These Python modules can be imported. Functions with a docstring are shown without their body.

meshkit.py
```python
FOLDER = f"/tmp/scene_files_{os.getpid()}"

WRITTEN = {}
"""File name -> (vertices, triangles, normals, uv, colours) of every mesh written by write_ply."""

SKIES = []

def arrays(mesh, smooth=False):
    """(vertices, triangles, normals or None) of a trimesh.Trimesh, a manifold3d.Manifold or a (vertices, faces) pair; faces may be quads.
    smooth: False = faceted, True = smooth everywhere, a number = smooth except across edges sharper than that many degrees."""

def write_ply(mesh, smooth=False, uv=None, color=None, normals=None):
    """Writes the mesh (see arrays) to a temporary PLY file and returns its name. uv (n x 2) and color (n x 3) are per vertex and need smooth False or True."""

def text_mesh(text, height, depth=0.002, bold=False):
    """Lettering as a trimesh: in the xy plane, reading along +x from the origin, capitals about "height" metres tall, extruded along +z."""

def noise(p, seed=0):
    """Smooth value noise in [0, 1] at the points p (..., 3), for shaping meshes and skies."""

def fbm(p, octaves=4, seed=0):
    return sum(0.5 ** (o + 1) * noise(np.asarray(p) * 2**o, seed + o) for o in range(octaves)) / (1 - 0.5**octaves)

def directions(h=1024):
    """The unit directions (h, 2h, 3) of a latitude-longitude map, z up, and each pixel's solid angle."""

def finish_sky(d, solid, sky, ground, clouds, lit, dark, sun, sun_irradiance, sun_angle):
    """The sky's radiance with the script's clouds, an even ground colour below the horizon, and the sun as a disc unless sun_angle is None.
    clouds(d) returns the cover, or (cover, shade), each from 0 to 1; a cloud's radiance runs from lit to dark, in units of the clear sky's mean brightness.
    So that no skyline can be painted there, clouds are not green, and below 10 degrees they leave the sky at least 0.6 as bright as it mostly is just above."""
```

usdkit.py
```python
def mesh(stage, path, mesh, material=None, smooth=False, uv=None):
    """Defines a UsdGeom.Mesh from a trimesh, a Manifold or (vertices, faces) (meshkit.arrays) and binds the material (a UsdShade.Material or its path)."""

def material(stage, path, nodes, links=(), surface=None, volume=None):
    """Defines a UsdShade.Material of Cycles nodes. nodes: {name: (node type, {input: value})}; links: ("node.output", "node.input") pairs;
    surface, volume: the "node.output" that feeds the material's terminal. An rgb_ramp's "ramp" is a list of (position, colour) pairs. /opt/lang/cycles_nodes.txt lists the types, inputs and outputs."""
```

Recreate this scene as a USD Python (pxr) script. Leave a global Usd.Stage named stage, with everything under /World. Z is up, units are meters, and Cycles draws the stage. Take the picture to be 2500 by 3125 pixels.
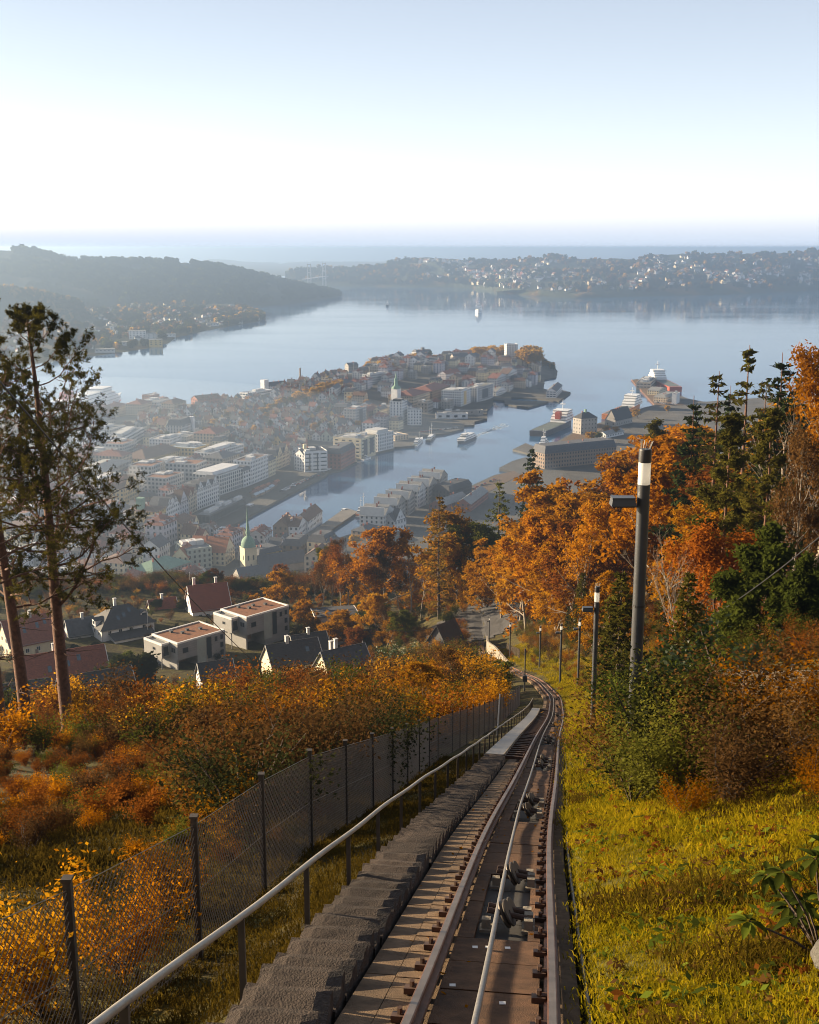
import math, random
import numpy as np
import usdkit, meshkit
from pxr import Usd, UsdGeom, UsdLux, UsdShade, Gf, Sdf, Vt
from scipy.interpolate import PchipInterpolator
from shapely.geometry import Polygon, Point
import shapely, trimesh

# ------------------------------------------------------------------ camera, sky, sun, exposure
stage = Usd.Stage.CreateInMemory()
UsdGeom.SetStageUpAxis(stage, 'Z'); UsdGeom.SetStageMetersPerUnit(stage, 1.0)
stage.SetDefaultPrim(UsdGeom.Xform.Define(stage, '/World').GetPrim())
TH, F, H = math.radians(12.5), 3646.0, 200.0        # pitch, focal length in pixels of the 2500 px wide photograph, eye height
SUN_AZ, SUN_EL = math.radians(-70), math.radians(13.5)
SKY, SUN, EXPOSURE, HAZE = 0.09, 1.25, 1.68, 1.3e-4
VEIL, VEIL_COLOR, GLOW = (.56, .72), (2.8, 3.06, 3.72), .355      # a thin even veil of high cloud; its brightness follows the longer path towards the horizon
cam = UsdGeom.Camera.Define(stage, '/World/camera')
cam.CreateHorizontalApertureAttr(24.0); cam.CreateFocalLengthAttr(35.0)
cam.CreateClippingRangeAttr(Gf.Vec2f(0.5, 120000))
cam.CreateExposureAttr(EXPOSURE)
cam.AddTranslateOp().Set(Gf.Vec3d(0, 0, H)); cam.AddRotateXOp().Set(90 - math.degrees(TH))

M = {}
def mat(name, nodes, links, surface=None, volume=None):
    M[name] = usdkit.material(stage, '/World/Looks/' + name, nodes, links, surface=surface, volume=volume)
    return M[name]
mat('sky_look', {'s': ('sky_texture', {'sky_type': 'single_scattering', 'sun_disc': False, 'sun_elevation': SUN_EL, 'sun_rotation': SUN_AZ, 'altitude': 200.0,
                 'air_density': 1.0, 'aerosol_density': 1.6, 'ozone_density': 1.0}), 'b': ('background_shader', {'strength': SKY}),
                 'tc': ('texture_coordinate', {}), 'sp': ('separate_xyz', {}), 'ab': ('math', {'math_type': 'absolute'}), 'ad': ('math', {'math_type': 'add', 'value2': .245}), 'bk': ('map_range', {'range_type': 'smoothstep', 'from_min': 0.0, 'from_max': .03, 'to_min': 0.0, 'to_max': 1.0}), 'bc': ('color', {'value': (1.75, 2.0, 2.4)}), 'xb': ('mix_color', {'blend_type': 'mix', 'use_clamp': False}), 'gl': ('math', {'math_type': 'divide', 'value1': SKY * GLOW}), 'mp': ('mapping', {'scale': (1.0, 1.0, 4.0)}), 'n': ('noise_texture', {'scale': 1.6, 'detail': 6.0, 'roughness': .55, 'distortion': .4}),
                 'f': ('map_range', {'from_min': .3, 'from_max': .75, 'to_min': VEIL[0], 'to_max': VEIL[1]}), 'c': ('color', {'value': VEIL_COLOR}), 'x': ('mix_color', {'blend_type': 'mix', 'use_clamp': False})},
    [('tc.generated', 'sp.vector'), ('sp.z', 'ab.value1'), ('ab.value', 'ad.value1'), ('ad.value', 'gl.value2'), ('gl.value', 'b.strength'), ('tc.generated', 'mp.vector'), ('mp.vector', 'n.vector'), ('n.fac', 'f.value'), ('f.result', 'x.fac'), ('s.color', 'x.a'), ('c.color', 'x.b'), ('ab.value', 'bk.value'), ('bk.result', 'xb.fac'), ('bc.color', 'xb.a'), ('x.result', 'xb.b'), ('xb.result', 'b.color')], surface='b.background')
dome = UsdLux.DomeLight.Define(stage, '/World/sky')
UsdShade.MaterialBindingAPI.Apply(dome.GetPrim()).Bind(M['sky_look'])
dome.GetPrim().SetCustomDataByKey('kind', 'structure'); dome.GetPrim().SetCustomDataByKey('label', 'pale hazy autumn sky'); dome.GetPrim().SetCustomDataByKey('category', 'sky')
sun = UsdLux.DistantLight.Define(stage, '/World/sun')
sun.CreateIntensityAttr(SUN); sun.CreateAngleAttr(0.5); sun.CreateNormalizeAttr(True); sun.CreateColorAttr(Gf.Vec3f(1.0, 0.79, 0.52))
SV = np.array([math.sin(SUN_AZ) * math.cos(SUN_EL), math.cos(SUN_AZ) * math.cos(SUN_EL), math.sin(SUN_EL)])
sun.AddRotateZOp().Set(-math.degrees(SUN_AZ)); sun.AddRotateXOp().Set(-(90 - math.degrees(SUN_EL)) + 180 - 180)
# light shines along its -z: tip +z towards the sun
sun.ClearXformOpOrder()
zx = Gf.Rotation(Gf.Vec3d(0, 0, 1), Gf.Vec3d(*map(float, SV)))
sun.AddTransformOp().Set(Gf.Matrix4d().SetRotate(zx))

RNG = np.random.default_rng(7)
random.seed(7)

# ------------------------------------------------------------------ geography
def at(px, py, z=2.0):
    """The point at height z seen at a pixel of the photograph."""
    u, v = (px - 1250) / F, (py - 1562.5) / F
    d = (H - z) / (math.sin(TH) + v * math.cos(TH))
    return np.array([u * d, d * (math.cos(TH) - v * math.sin(TH)), z])
def atd(px, py, dist):
    u, v = (px - 1250) / F, (py - 1562.5) / F
    dy, dd = math.cos(TH) - v * math.sin(TH), math.sin(TH) + v * math.cos(TH)
    d = dist / dy
    return np.array([u * d, dist, H - dd * d])
PX = PchipInterpolator([-60,0,7.4,16.5,26.6,48.6,73,82.8,116,156,181.6,206,260,300,360,800],[-8.5,-.45,.5,1.6,3.0,6.0,9.5,10.8,14.65,16.9,16.6,16.3,17,19,22,40])
PD = PchipInterpolator([-60,0,80,116,156,181.6,206,260,300,350,400,480,600,690,760,900],[-20,2.5,32.3,44.8,57.9,66,73.5,91,102,108,121,143,183,197.5,201,202])
LD = PchipInterpolator([-60,0,80,120,160,200,250,290,350,400,470,520,600,690,760,900],[-19.2,3.3,33.4,50,66.5,83,103.5,117,128,131,136,150,180,197.5,201,202])
def sm(x, a, b):
    t = np.clip((x - a) / (b - a), 0, 1); return t * t * (3 - 2 * t)
def ground(x, y):
    """Height of the near hillside."""
    x, y = np.asarray(x, float), np.asarray(y, float)
    s, p = x - PX(y), PD(y)
    r = np.clip(s - .8, 0, None)
    rise = .22 * np.minimum(r, 5.5) + .42 * np.clip(r - 5.5, 0, 45) + .25 * np.clip(r - 50.5, 0, 80)
    rise = rise * (1 - .9 * sm(y, 330, 640))
    P3 = np.stack([x, y, 0 * x], -1)
    bump = (meshkit.fbm(P3 / 1.1, 3, 8) - .5) * .22 * sm(np.abs(s), 1.0, 2.2) * sm(s, .5, 1.5) + (meshkit.fbm(P3 / 3.0, 3, 3) - .5) * .5 * sm(np.abs(s + .5), 3, 9) + (meshkit.fbm(P3 / 25.0, 2, 5) - .5) * 4.0 * sm(np.abs(s), 12, 40) * (1 - sm(y, 450, 640))
    right = p + .15 - rise + .35 * (1 - sm(s, .72, .86))
    left = p + .5 + (.25 + .75 * (1 - sm(y, 8, 21))) * sm(-s, 1.9, 3.6)
    left = left + (LD(y) - left) * sm(-s, 4, 50)
    return H - np.where(s > 0, right, left) + bump
def ray(px, py, near=4):
    """The point of the near hillside at a pixel of the photograph."""
    u, v = (px - 1250) / F, (py - 1562.5) / F
    dy, dd = math.cos(TH) - v * math.sin(TH), math.sin(TH) + v * math.cos(TH)
    d = np.linspace(near, 800, 8000)
    ok = H - dd * d <= ground(u * d, dy * d)
    i = int(np.argmax(ok)) if ok.any() else len(d) - 1
    return np.array([u * d[i], dy * d[i], H - dd * d[i]])
def scale_px(p):
    """Pixels of the photograph per metre at a point."""
    return F / (p[1] * math.cos(TH) + (H - p[2]) * math.sin(TH))

# ------------------------------------------------------------------ mesh helpers
class MB:
    def __init__(self): self.v, self.f, self.n = [], [], 0
    def add(self, v, f):
        v, f = np.asarray(v, float).reshape(-1, 3), np.asarray(f, int)
        if f.ndim == 2 and f.shape[1] == 4: f = np.vstack([f[:, [0, 1, 2]], f[:, [0, 2, 3]]])
        self.v.append(v); self.f.append(f + self.n); self.n += len(v); return self
    def box(self, c, s, rz=0.0, top=(1, 1)):
        x, y, z = np.array(s) / 2.0
        v = np.array([[-x,-y,-z],[x,-y,-z],[x,y,-z],[-x,y,-z],[-x*top[0],-y*top[1],z],[x*top[0],-y*top[1],z],[x*top[0],y*top[1],z],[-x*top[0],y*top[1],z]])
        if rz:
            a, b = math.cos(rz), math.sin(rz); v = v @ np.array([[a, b, 0], [-b, a, 0], [0, 0, 1]])
        return self.add(v + np.array(c), [[3,2,1,0],[4,5,6,7],[0,1,5,4],[1,2,6,5],[2,3,7,6],[3,0,4,7]])
    def bar(self, x0, y0, z0, x1, y1, z1): return self.box(((x0+x1)/2, (y0+y1)/2, (z0+z1)/2), (abs(x1-x0), abs(y1-y0), abs(z1-z0)))
    def quad(self, a, b, c, d): return self.add([a, b, c, d], [[0, 1, 2, 3]])
    def tri(self, a, b, c): return self.add([a, b, c], [[0, 1, 2]])
    def prism(self, poly, z0, z1):
        n = len(poly); p = np.asarray(poly, float)
        v = np.vstack([np.c_[p, np.full(n, z0)], np.c_[p, np.full(n, z1)]])
        q = [[i, (i+1) % n, n+(i+1) % n, n+i] for i in range(n)]
        self.add(v, q); self.add(v[n:], [[0, i, i+1] for i in range(1, n-1)]); return self.add(v[:n], [[0, i+1, i] for i in range(1, n-1)])
    def tube(self, pts, r, sides=6, caps=True):
        p = np.asarray(pts, float); k = len(p); r = np.broadcast_to(np.asarray(r, float), (k,))
        t = np.gradient(p, axis=0); t /= np.linalg.norm(t, axis=1, keepdims=True) + 1e-12
        up = np.where(np.abs(t[:, 2:]) < .9, [0, 0, 1.0], [1.0, 0, 0])
        if np.abs(t[:, 2]).mean() > .75: up = np.broadcast_to(np.array([1.0, 0, 0]), t.shape)
        elif np.abs(t[:, 2]).max() < .97: up = np.broadcast_to(np.array([0, 0, 1.0]), t.shape)
        a = np.cross(t, up); a /= np.linalg.norm(a, axis=1, keepdims=True) + 1e-12; b = np.cross(t, a)
        g = np.arange(sides) * 2 * np.pi / sides
        v = p[:, None] + r[:, None, None] * (np.cos(g)[None, :, None] * a[:, None] + np.sin(g)[None, :, None] * b[:, None])
        i, j = np.meshgrid(np.arange(k-1), np.arange(sides), indexing='ij'); j2 = (j+1) % sides
        self.add(v.reshape(-1, 3), np.stack([i*sides+j, (i+1)*sides+j, (i+1)*sides+j2, i*sides+j2], -1).reshape(-1, 4))
        if caps:
            self.add(v[0], [[0, m, m+1] for m in range(1, sides-1)]); self.add(v[-1], [[0, m+1, m] for m in range(1, sides-1)])
        return self
    def lathe(self, prof, c=(0, 0, 0), sides=12):
        pr = np.asarray(prof, float); g = np.arange(sides) * 2 * np.pi / sides
        v = np.stack([pr[:, 0][:, None] * np.cos(g), pr[:, 0][:, None] * np.sin(g), np.repeat(pr[:, 1][:, None], sides, 1)], -1) + np.array(c)
        k = len(pr); i, j = np.meshgrid(np.arange(k-1), np.arange(sides), indexing='ij'); j2 = (j+1) % sides
        return self.add(v.reshape(-1, 3), np.stack([i*sides+j, i*sides+j2, (i+1)*sides+j2, (i+1)*sides+j], -1).reshape(-1, 4))
    def loft(self, rings, closed=True):
        r = np.asarray(rings, float); k, s = r.shape[:2]; m = s if closed else s - 1
        i, j = np.meshgrid(np.arange(k-1), np.arange(m), indexing='ij'); j2 = (j+1) % s
        return self.add(r.reshape(-1, 3), np.stack([i*s+j, i*s+j2, (i+1)*s+j2, (i+1)*s+j], -1).reshape(-1, 4))
    def get(self): return np.vstack(self.v), np.vstack(self.f)
    def move(self, d=(0, 0, 0), rz=0.0, s=1.0):
        a, b = math.cos(rz), math.sin(rz); R = np.array([[a, b, 0], [-b, a, 0], [0, 0, 1]])
        self.v = [x * np.asarray(s) @ R + np.array(d) for x in self.v]; return self

used = {}
def numbered(parent, name):
    k = used.get((parent, name), 0); used[(parent, name)] = k + 1
    return f'{parent}/{name}' if k == 0 else f'{parent}/{name}_{k:03d}'
def keys(p, label=None, cat=None, group=None, kind=None):
    for k, v in (('label', label), ('category', cat), ('group', group), ('kind', kind)):
        if v: p.SetCustomDataByKey(k, v)
    return p
def mesh(parent, name, mb, m, smooth=False, **kw):
    path = numbered(parent, name)
    v, f = mb.get() if isinstance(mb, MB) else mb
    v, f = np.asarray(v), np.asarray(f)
    if smooth:
        use, inv = np.unique(f, return_inverse=True); v, f = v[use], inv.reshape(f.shape)
    g = usdkit.mesh(stage, path, (v, f), M[m], smooth=smooth)
    g.CreateDoubleSidedAttr(True)
    keys(g.GetPrim(), **kw); return path
def thing(name, label, cat, loc=(0, 0, 0), rz=0.0, group=None, kind=None, parent='/World', scale=None):
    x = UsdGeom.Xform.Define(stage, numbered(parent, name))
    x.AddTranslateOp().Set(Gf.Vec3d(*map(float, loc))); x.AddRotateZOp().Set(math.degrees(rz))
    if scale is not None: x.AddScaleOp().Set(Gf.Vec3f(*[float(q) for q in np.broadcast_to(scale, 3)]))
    keys(x.GetPrim(), label, cat, group, kind); return str(x.GetPath())
KINDS = stage.CreateClassPrim('/World/kinds')
def kind_of(name):
    return str(UsdGeom.Xform.Define(stage, numbered('/World/kinds', name)).GetPath())
def copy(kind, name, label, cat, loc, rz=0.0, scale=1.0, group=None, tilt=None):
    x = UsdGeom.Xform.Define(stage, numbered('/World', name))
    x.AddTranslateOp().Set(Gf.Vec3d(*map(float, loc))); x.AddRotateZOp().Set(math.degrees(rz))
    if tilt: x.AddRotateXOp().Set(tilt)
    x.AddScaleOp().Set(Gf.Vec3f(*[float(q) for q in np.broadcast_to(scale, 3)]))
    p = x.GetPrim(); p.GetReferences().AddInternalReference(kind); p.SetInstanceable(True)
    keys(p, label, cat, group); return p
def scatter(name, protos, pos, rz, scale, pick, label, cat, kind='stuff', parent='/World', tilt=None):
    """protos: list of (MB or (v, f), material, part name)"""
    pi = UsdGeom.PointInstancer.Define(stage, numbered(parent, name)); paths = []
    for n, (mb, m, nm) in enumerate(protos):
        paths.append(Sdf.Path(mesh(str(pi.GetPath()), nm, mb, m)))
    pi.CreatePrototypesRel().SetTargets(paths)
    n = len(pos); rz = np.asarray(rz, float)
    pi.CreatePositionsAttr(Vt.Vec3fArray.FromNumpy(np.asarray(pos, np.float32)))
    pi.CreateProtoIndicesAttr(Vt.IntArray.FromNumpy(np.asarray(pick, np.int32)))
    q = [Gf.Quath(float(math.cos(a/2)), 0, 0, float(math.sin(a/2))) for a in rz]
    pi.CreateOrientationsAttr(Vt.QuathArray(q))
    sc = np.asarray(scale, np.float32); sc = np.repeat(sc[:, None], 3, 1) if sc.ndim == 1 else sc
    pi.CreateScalesAttr(Vt.Vec3fArray.FromNumpy(sc.astype(np.float32)))
    keys(pi.GetPrim(), label, cat, None, kind)
    return pi

# ------------------------------------------------------------------ materials
def lin(c): return tuple(((x/255)/12.92 if x/255 <= .04045 else ((x/255+.055)/1.055)**2.4) for x in c)
def plain(name, c, rough=.7, var=.18, scale=.6, metallic=0.0, spec=.5, c2=None, bump=0.0, bscale=20.0, detail=4.0):
    """A surface of colour c (linear) mottled by noise."""
    c = np.array(c, float); a, b = (c * (1 - var), np.minimum(c * (1 + var), .9)) if c2 is None else (c, np.array(c2))
    nodes = {'g': ('geometry', {}), 'n': ('noise_texture', {'scale': scale, 'detail': detail, 'roughness': .6}),
             'r': ('rgb_ramp', {'ramp': [(.3, tuple(a)), (.7, tuple(b))]}), 'p': ('principled_bsdf', {'roughness': rough, 'metallic': metallic, 'specular_ior_level': spec})}
    links = [('g.position', 'n.vector'), ('n.fac', 'r.fac'), ('r.color', 'p.base_color')]
    if bump:
        nodes['bn'] = ('noise_texture', {'scale': bscale, 'detail': 5.0}); nodes['bu'] = ('bump', {'strength': bump, 'distance': .05})
        links += [('g.position', 'bn.vector'), ('bn.fac', 'bu.height'), ('bu.normal', 'p.normal')]
    return mat(name, nodes, links, surface='p.BSDF')
def pieces(name, c, var=.3, rough=.92, scale=6.0, bump=.4, bscale=90):
    """Weathered pieces, each with a tone of its own, stained by noise."""
    c = np.array(c)
    return mat(name, {'g': ('geometry', {}), 'n': ('noise_texture', {'scale': scale, 'detail': 5.0, 'roughness': .65}), 'n2': ('noise_texture', {'scale': .9, 'detail': 3.0}), 'r': ('rgb_ramp', {'ramp': [(.28, tuple(c * .5)), (.5, tuple(c)), (.72, tuple(c * 1.45))]}),
        'mr': ('map_range', {'to_min': 1 - var, 'to_max': 1 + var}), 'm2': ('map_range', {'from_min': .3, 'from_max': .7, 'to_min': .6, 'to_max': 1.25, 'clamp': True}), 'mm': ('math', {'math_type': 'multiply'}), 'cc': ('combine_color', {}), 'x': ('mix_color', {'blend_type': 'multiply', 'fac': 1.0, 'use_clamp': False}),
        'bn': ('noise_texture', {'scale': bscale, 'detail': 4.0}), 'b': ('bump', {'strength': bump, 'distance': .03}), 'p': ('principled_bsdf', {'roughness': rough, 'specular_ior_level': .3})},
        [('g.position', 'n.vector'), ('g.position', 'n2.vector'), ('g.position', 'bn.vector'), ('n.fac', 'r.fac'), ('g.random_per_island', 'mr.value'), ('n2.fac', 'm2.value'), ('mr.result', 'mm.value1'), ('m2.result', 'mm.value2'), ('mm.value', 'cc.r'), ('mm.value', 'cc.g'), ('mm.value', 'cc.b'), ('r.color', 'x.a'), ('cc.color', 'x.b'), ('x.result', 'p.base_color'), ('bn.fac', 'b.height'), ('b.normal', 'p.normal')], surface='p.BSDF')
def leaf(name, ramp, trans=.45, pscale=.35, shine=0.0):
    """Leaves: a colour per leaf from the ramp, clumps of lighter and darker tone, light shining through."""
    nodes = {'g': ('geometry', {}), 'o': ('object_info', {}), 'n': ('noise_texture', {'scale': pscale, 'detail': 3.0}),
             'm1': ('math', {'math_type': 'multiply_add', 'value2': .55, 'value3': 0.0}), 'm2': ('math', {'math_type': 'multiply_add', 'value2': .5}),
             'm3': ('math', {'math_type': 'multiply_add', 'value2': .35}),
             'r': ('rgb_ramp', {'ramp': ramp}), 'h': ('hsv', {'saturation': 1.0}),
             'd': ('diffuse_bsdf', {}), 't': ('translucent_bsdf', {}), 'x': ('mix_closure', {'fac': trans}),
             'gl': ('glossy_bsdf', {'roughness': .45, 'color': (.9, .9, .9)}), 'x2': ('mix_closure', {'fac': shine})}
    links = [('g.random_per_island', 'm1.value1'), ('g.position', 'n.vector'), ('n.fac', 'm2.value1'), ('m1.value', 'm2.value3'),
             ('o.random', 'm3.value1'), ('m2.value', 'm3.value3'), ('m3.value', 'r.fac'), ('r.color', 'd.color'), ('r.color', 't.color'),
             ('d.BSDF', 'x.closure1'), ('t.BSDF', 'x.closure2'), ('x.closure', 'x2.closure1'), ('gl.BSDF', 'x2.closure2')]
    nodes.pop('h')
    if not shine:
        for k in ('gl', 'x2'): nodes.pop(k)
        links = [l for l in links if not l[1].startswith('x2')]
    return mat(name, nodes, links, surface='x2.closure' if shine else 'x.closure')
# the ramps run over 0.15 .. 1.25
def R(*cs): return [(x, c) for x, c in zip(np.linspace(.2, 1.0, len(cs)), cs)]
leaf('leaf_orange', R((.17,.062,.002),(.34,.13,.003),(.45,.2,.005),(.47,.27,.01)), trans=.55)
leaf('leaf_amber', R((.2,.08,.003),(.36,.16,.004),(.46,.24,.007),(.45,.29,.012)), trans=.55)
leaf('leaf_gold', R((.19,.085,.004),(.35,.16,.006),(.45,.24,.01),(.36,.24,.016)), trans=.55)
leaf('leaf_rust', R((.07,.026,.006),(.15,.05,.008),(.26,.085,.01),(.36,.15,.014)), trans=.5)
leaf('leaf_red', R((.16,.045,.006),(.28,.085,.008),(.36,.14,.012)))
leaf('leaf_olive', R((.035,.045,.008),(.075,.08,.012),(.13,.12,.018),(.22,.17,.02)))
leaf('leaf_green', R((.025,.036,.008),(.05,.062,.01),(.085,.095,.014),(.15,.13,.02)))
leaf('leaf_lime', R((.07,.1,.012),(.15,.18,.02),(.25,.24,.025)))
leaf('leaf_dark', R((.016,.02,.008),(.034,.036,.012),(.06,.055,.018)), trans=.3)
leaf('leaf_brown', R((.05,.028,.012),(.1,.05,.016),(.16,.085,.02),(.2,.13,.03)))
leaf('leaf_gloss', R((.025,.04,.008),(.055,.08,.014),(.11,.13,.03)), trans=.3, shine=.03)
leaf('needle', R((.035,.036,.007),(.075,.066,.01),(.13,.105,.016),(.22,.145,.025)), trans=.38)
leaf('needle_dark', R((.014,.022,.008),(.03,.04,.012),(.06,.065,.018)), trans=.22)
leaf('needle_larch', R((.1,.06,.008),(.19,.11,.012),(.28,.17,.018)), trans=.35)
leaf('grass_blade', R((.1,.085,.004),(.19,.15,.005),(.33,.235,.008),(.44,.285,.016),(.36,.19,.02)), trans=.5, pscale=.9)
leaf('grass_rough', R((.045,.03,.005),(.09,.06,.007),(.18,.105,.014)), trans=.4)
leaf('leaf_city', R((.26,.14,.012),(.45,.26,.02),(.58,.37,.045)), trans=.5, pscale=.05)
leaf('leaf_city_green', R((.05,.06,.015),(.1,.1,.02),(.16,.14,.025)), trans=.4, pscale=.05)
plain('bark', (.055,.036,.026), .9, .4, 6.0, bump=.6, bscale=30)
plain('bark_pine', (.12,.055,.032), .9, .45, 5.0, bump=.6, bscale=25)
plain('bark_pale', (.22,.18,.14), .85, .4, 5.0)
pieces('stone_step', (.082,.058,.045), .5, scale=24.0, bump=.8, bscale=60)
plain('rock', (.075,.07,.06), .95, .5, 9.0, bump=.9, bscale=30)
pieces('concrete', (.18,.115,.064), .22)
pieces('concrete_rust', (.14,.07,.034), .3)
plain('concrete_grey', (.2,.17,.13), .9, .25, 1.2, bump=.3)
pieces('sleeper', (.11,.062,.036), .35)
plain('rail_rust', (.13,.06,.035), .65, .35, 3.0, metallic=.3)
plain('rail_steel', (.16,.13,.11), .45, .25, 3.0, metallic=.7)
plain('rust_dark', (.06,.03,.018), .7, .4, 9.0, metallic=.2)
plain('galvanised', (.2,.19,.175), .45, .2, 6.0, metallic=.6)
plain('steel_post', (.06,.048,.038), .6, .25, 4.0, metallic=.3)
plain('handrail', (.3,.27,.23), .5, .2, 5.0, metallic=.6)
plain('fence_wire', (.2,.155,.11), .5, .15, 5.0, metallic=.3)
plain('cable_steel', (.2,.19,.18), .5, .2, 20.0, metallic=.7)
plain('black_metal', (.025,.025,.03), .45, .2, 4.0)
plain('lamp_paint', (.055,.058,.065), .4, .12, 3.0, metallic=.2)
plain('white_paint', (.72,.7,.66), .5, .08, .5)
plain('pit_dark', (.015,.012,.01), .9, .2)
mat('lamp_glass', {'d': ('diffuse_bsdf', {'color': (.85,.85,.84)}), 't': ('translucent_bsdf', {'color': (.85,.85,.84)}), 'x': ('mix_closure', {'fac': .5}),
                   'g': ('glossy_bsdf', {'roughness': .2}), 'y': ('mix_closure', {'fac': .06})},
    [('d.BSDF', 'x.closure1'), ('t.BSDF', 'x.closure2'), ('x.closure', 'y.closure1'), ('g.BSDF', 'y.closure2')], surface='y.closure')
# walls and roofs
WALLS = {'white': (.56,.56,.57), 'cream': (.55,.47,.32), 'yellow': (.5,.35,.13), 'grey': (.35,.35,.36), 'pale': (.45,.45,.45), 'beige': (.42,.34,.25), 'brick': (.25,.08,.05), 'lilac': (.42,.4,.44), 'brown': (.2,.14,.1), 'stone': (.26,.24,.22), 'green_grey': (.33,.36,.32), 'villa': (.25,.245,.24), 'dark': (.06,.06,.065)}
for k, c in WALLS.items(): plain('wall_' + k, c, .75, .09, .35)
ROOFS = {'red': (.17,.065,.045), 'orange': (.3,.11,.05), 'slate': (.075,.078,.09), 'grey': (.2,.2,.2), 'brown': (.12,.07,.05), 'copper': (.15,.24,.18), 'flat': (.3,.28,.26), 'blue': (.3,.36,.42), 'black': (.04,.04,.045), 'sedum': (.19,.075,.03)}
for k, c in ROOFS.items(): plain('roof_' + k, c, .85, .25, .9)
plain('roof_tile_red', (.2,.058,.032), .8, .3, 2.5, bump=.3, bscale=6)
plain('roof_tile_dark', (.045,.043,.045), .75, .3, 2.5, bump=.3, bscale=6)
mat('window_glass', {'p': ('principled_bsdf', {'base_color': (.025,.03,.036), 'roughness': .12, 'specular_ior_level': .5})}, [], surface='p.BSDF')
plain('shutter', (.2,.17,.15), .6)
plain('asphalt', (.042,.04,.042), .9, .25, .15)
plain('quay', (.16,.14,.12), .9, .25, .1)
plain('city_ground', (.075,.07,.062), .95, .4, .03)
plain('wood_deck', (.2,.14,.09), .85, .25, .5)
plain('boat_white', (.7,.7,.7), .4, .06, .2)
plain('boat_red', (.36,.07,.04), .5, .1, .2)
plain('boat_dark', (.05,.055,.07), .5, .2, .2)
plain('boat_orange', (.5,.17,.05), .6, .1, .2)
plain('deck_green', (.1,.12,.11), .8, .2, .2)
plain('flag_red', (.5,.04,.04), .8, .1)
# ground of the hillside: litter, moss and grass
mat('hillside_soil', {'g': ('geometry', {}), 'n': ('noise_texture', {'scale': .5, 'detail': 8.0, 'roughness': .65}), 'n2': ('noise_texture', {'scale': 14.0, 'detail': 4.0}),
    'r': ('rgb_ramp', {'ramp': [(.3, (.025,.02,.01)), (.48, (.06,.045,.012)), (.6, (.085,.075,.012)), (.75, (.13,.07,.015))]}),
    'r2': ('rgb_ramp', {'ramp': [(.3, (.5,.5,.5)), (.7, (1.2,1.2,1.2))]}), 'x': ('mix_color', {'blend_type': 'multiply', 'fac': 1.0, 'use_clamp': False}),
    'b': ('bump', {'strength': .8, 'distance': .1}), 'p': ('principled_bsdf', {'roughness': .95, 'specular_ior_level': .2})},
    [('g.position', 'n.vector'), ('g.position', 'n2.vector'), ('n.fac', 'r.fac'), ('n2.fac', 'r2.fac'), ('r.color', 'x.a'), ('r2.color', 'x.b'), ('x.result', 'p.base_color'),
     ('n2.fac', 'b.height'), ('b.normal', 'p.normal')], surface='p.BSDF')
plain('lawn_soil', (.075,.065,.01), .95, .35, 2.0, spec=.2)
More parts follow.
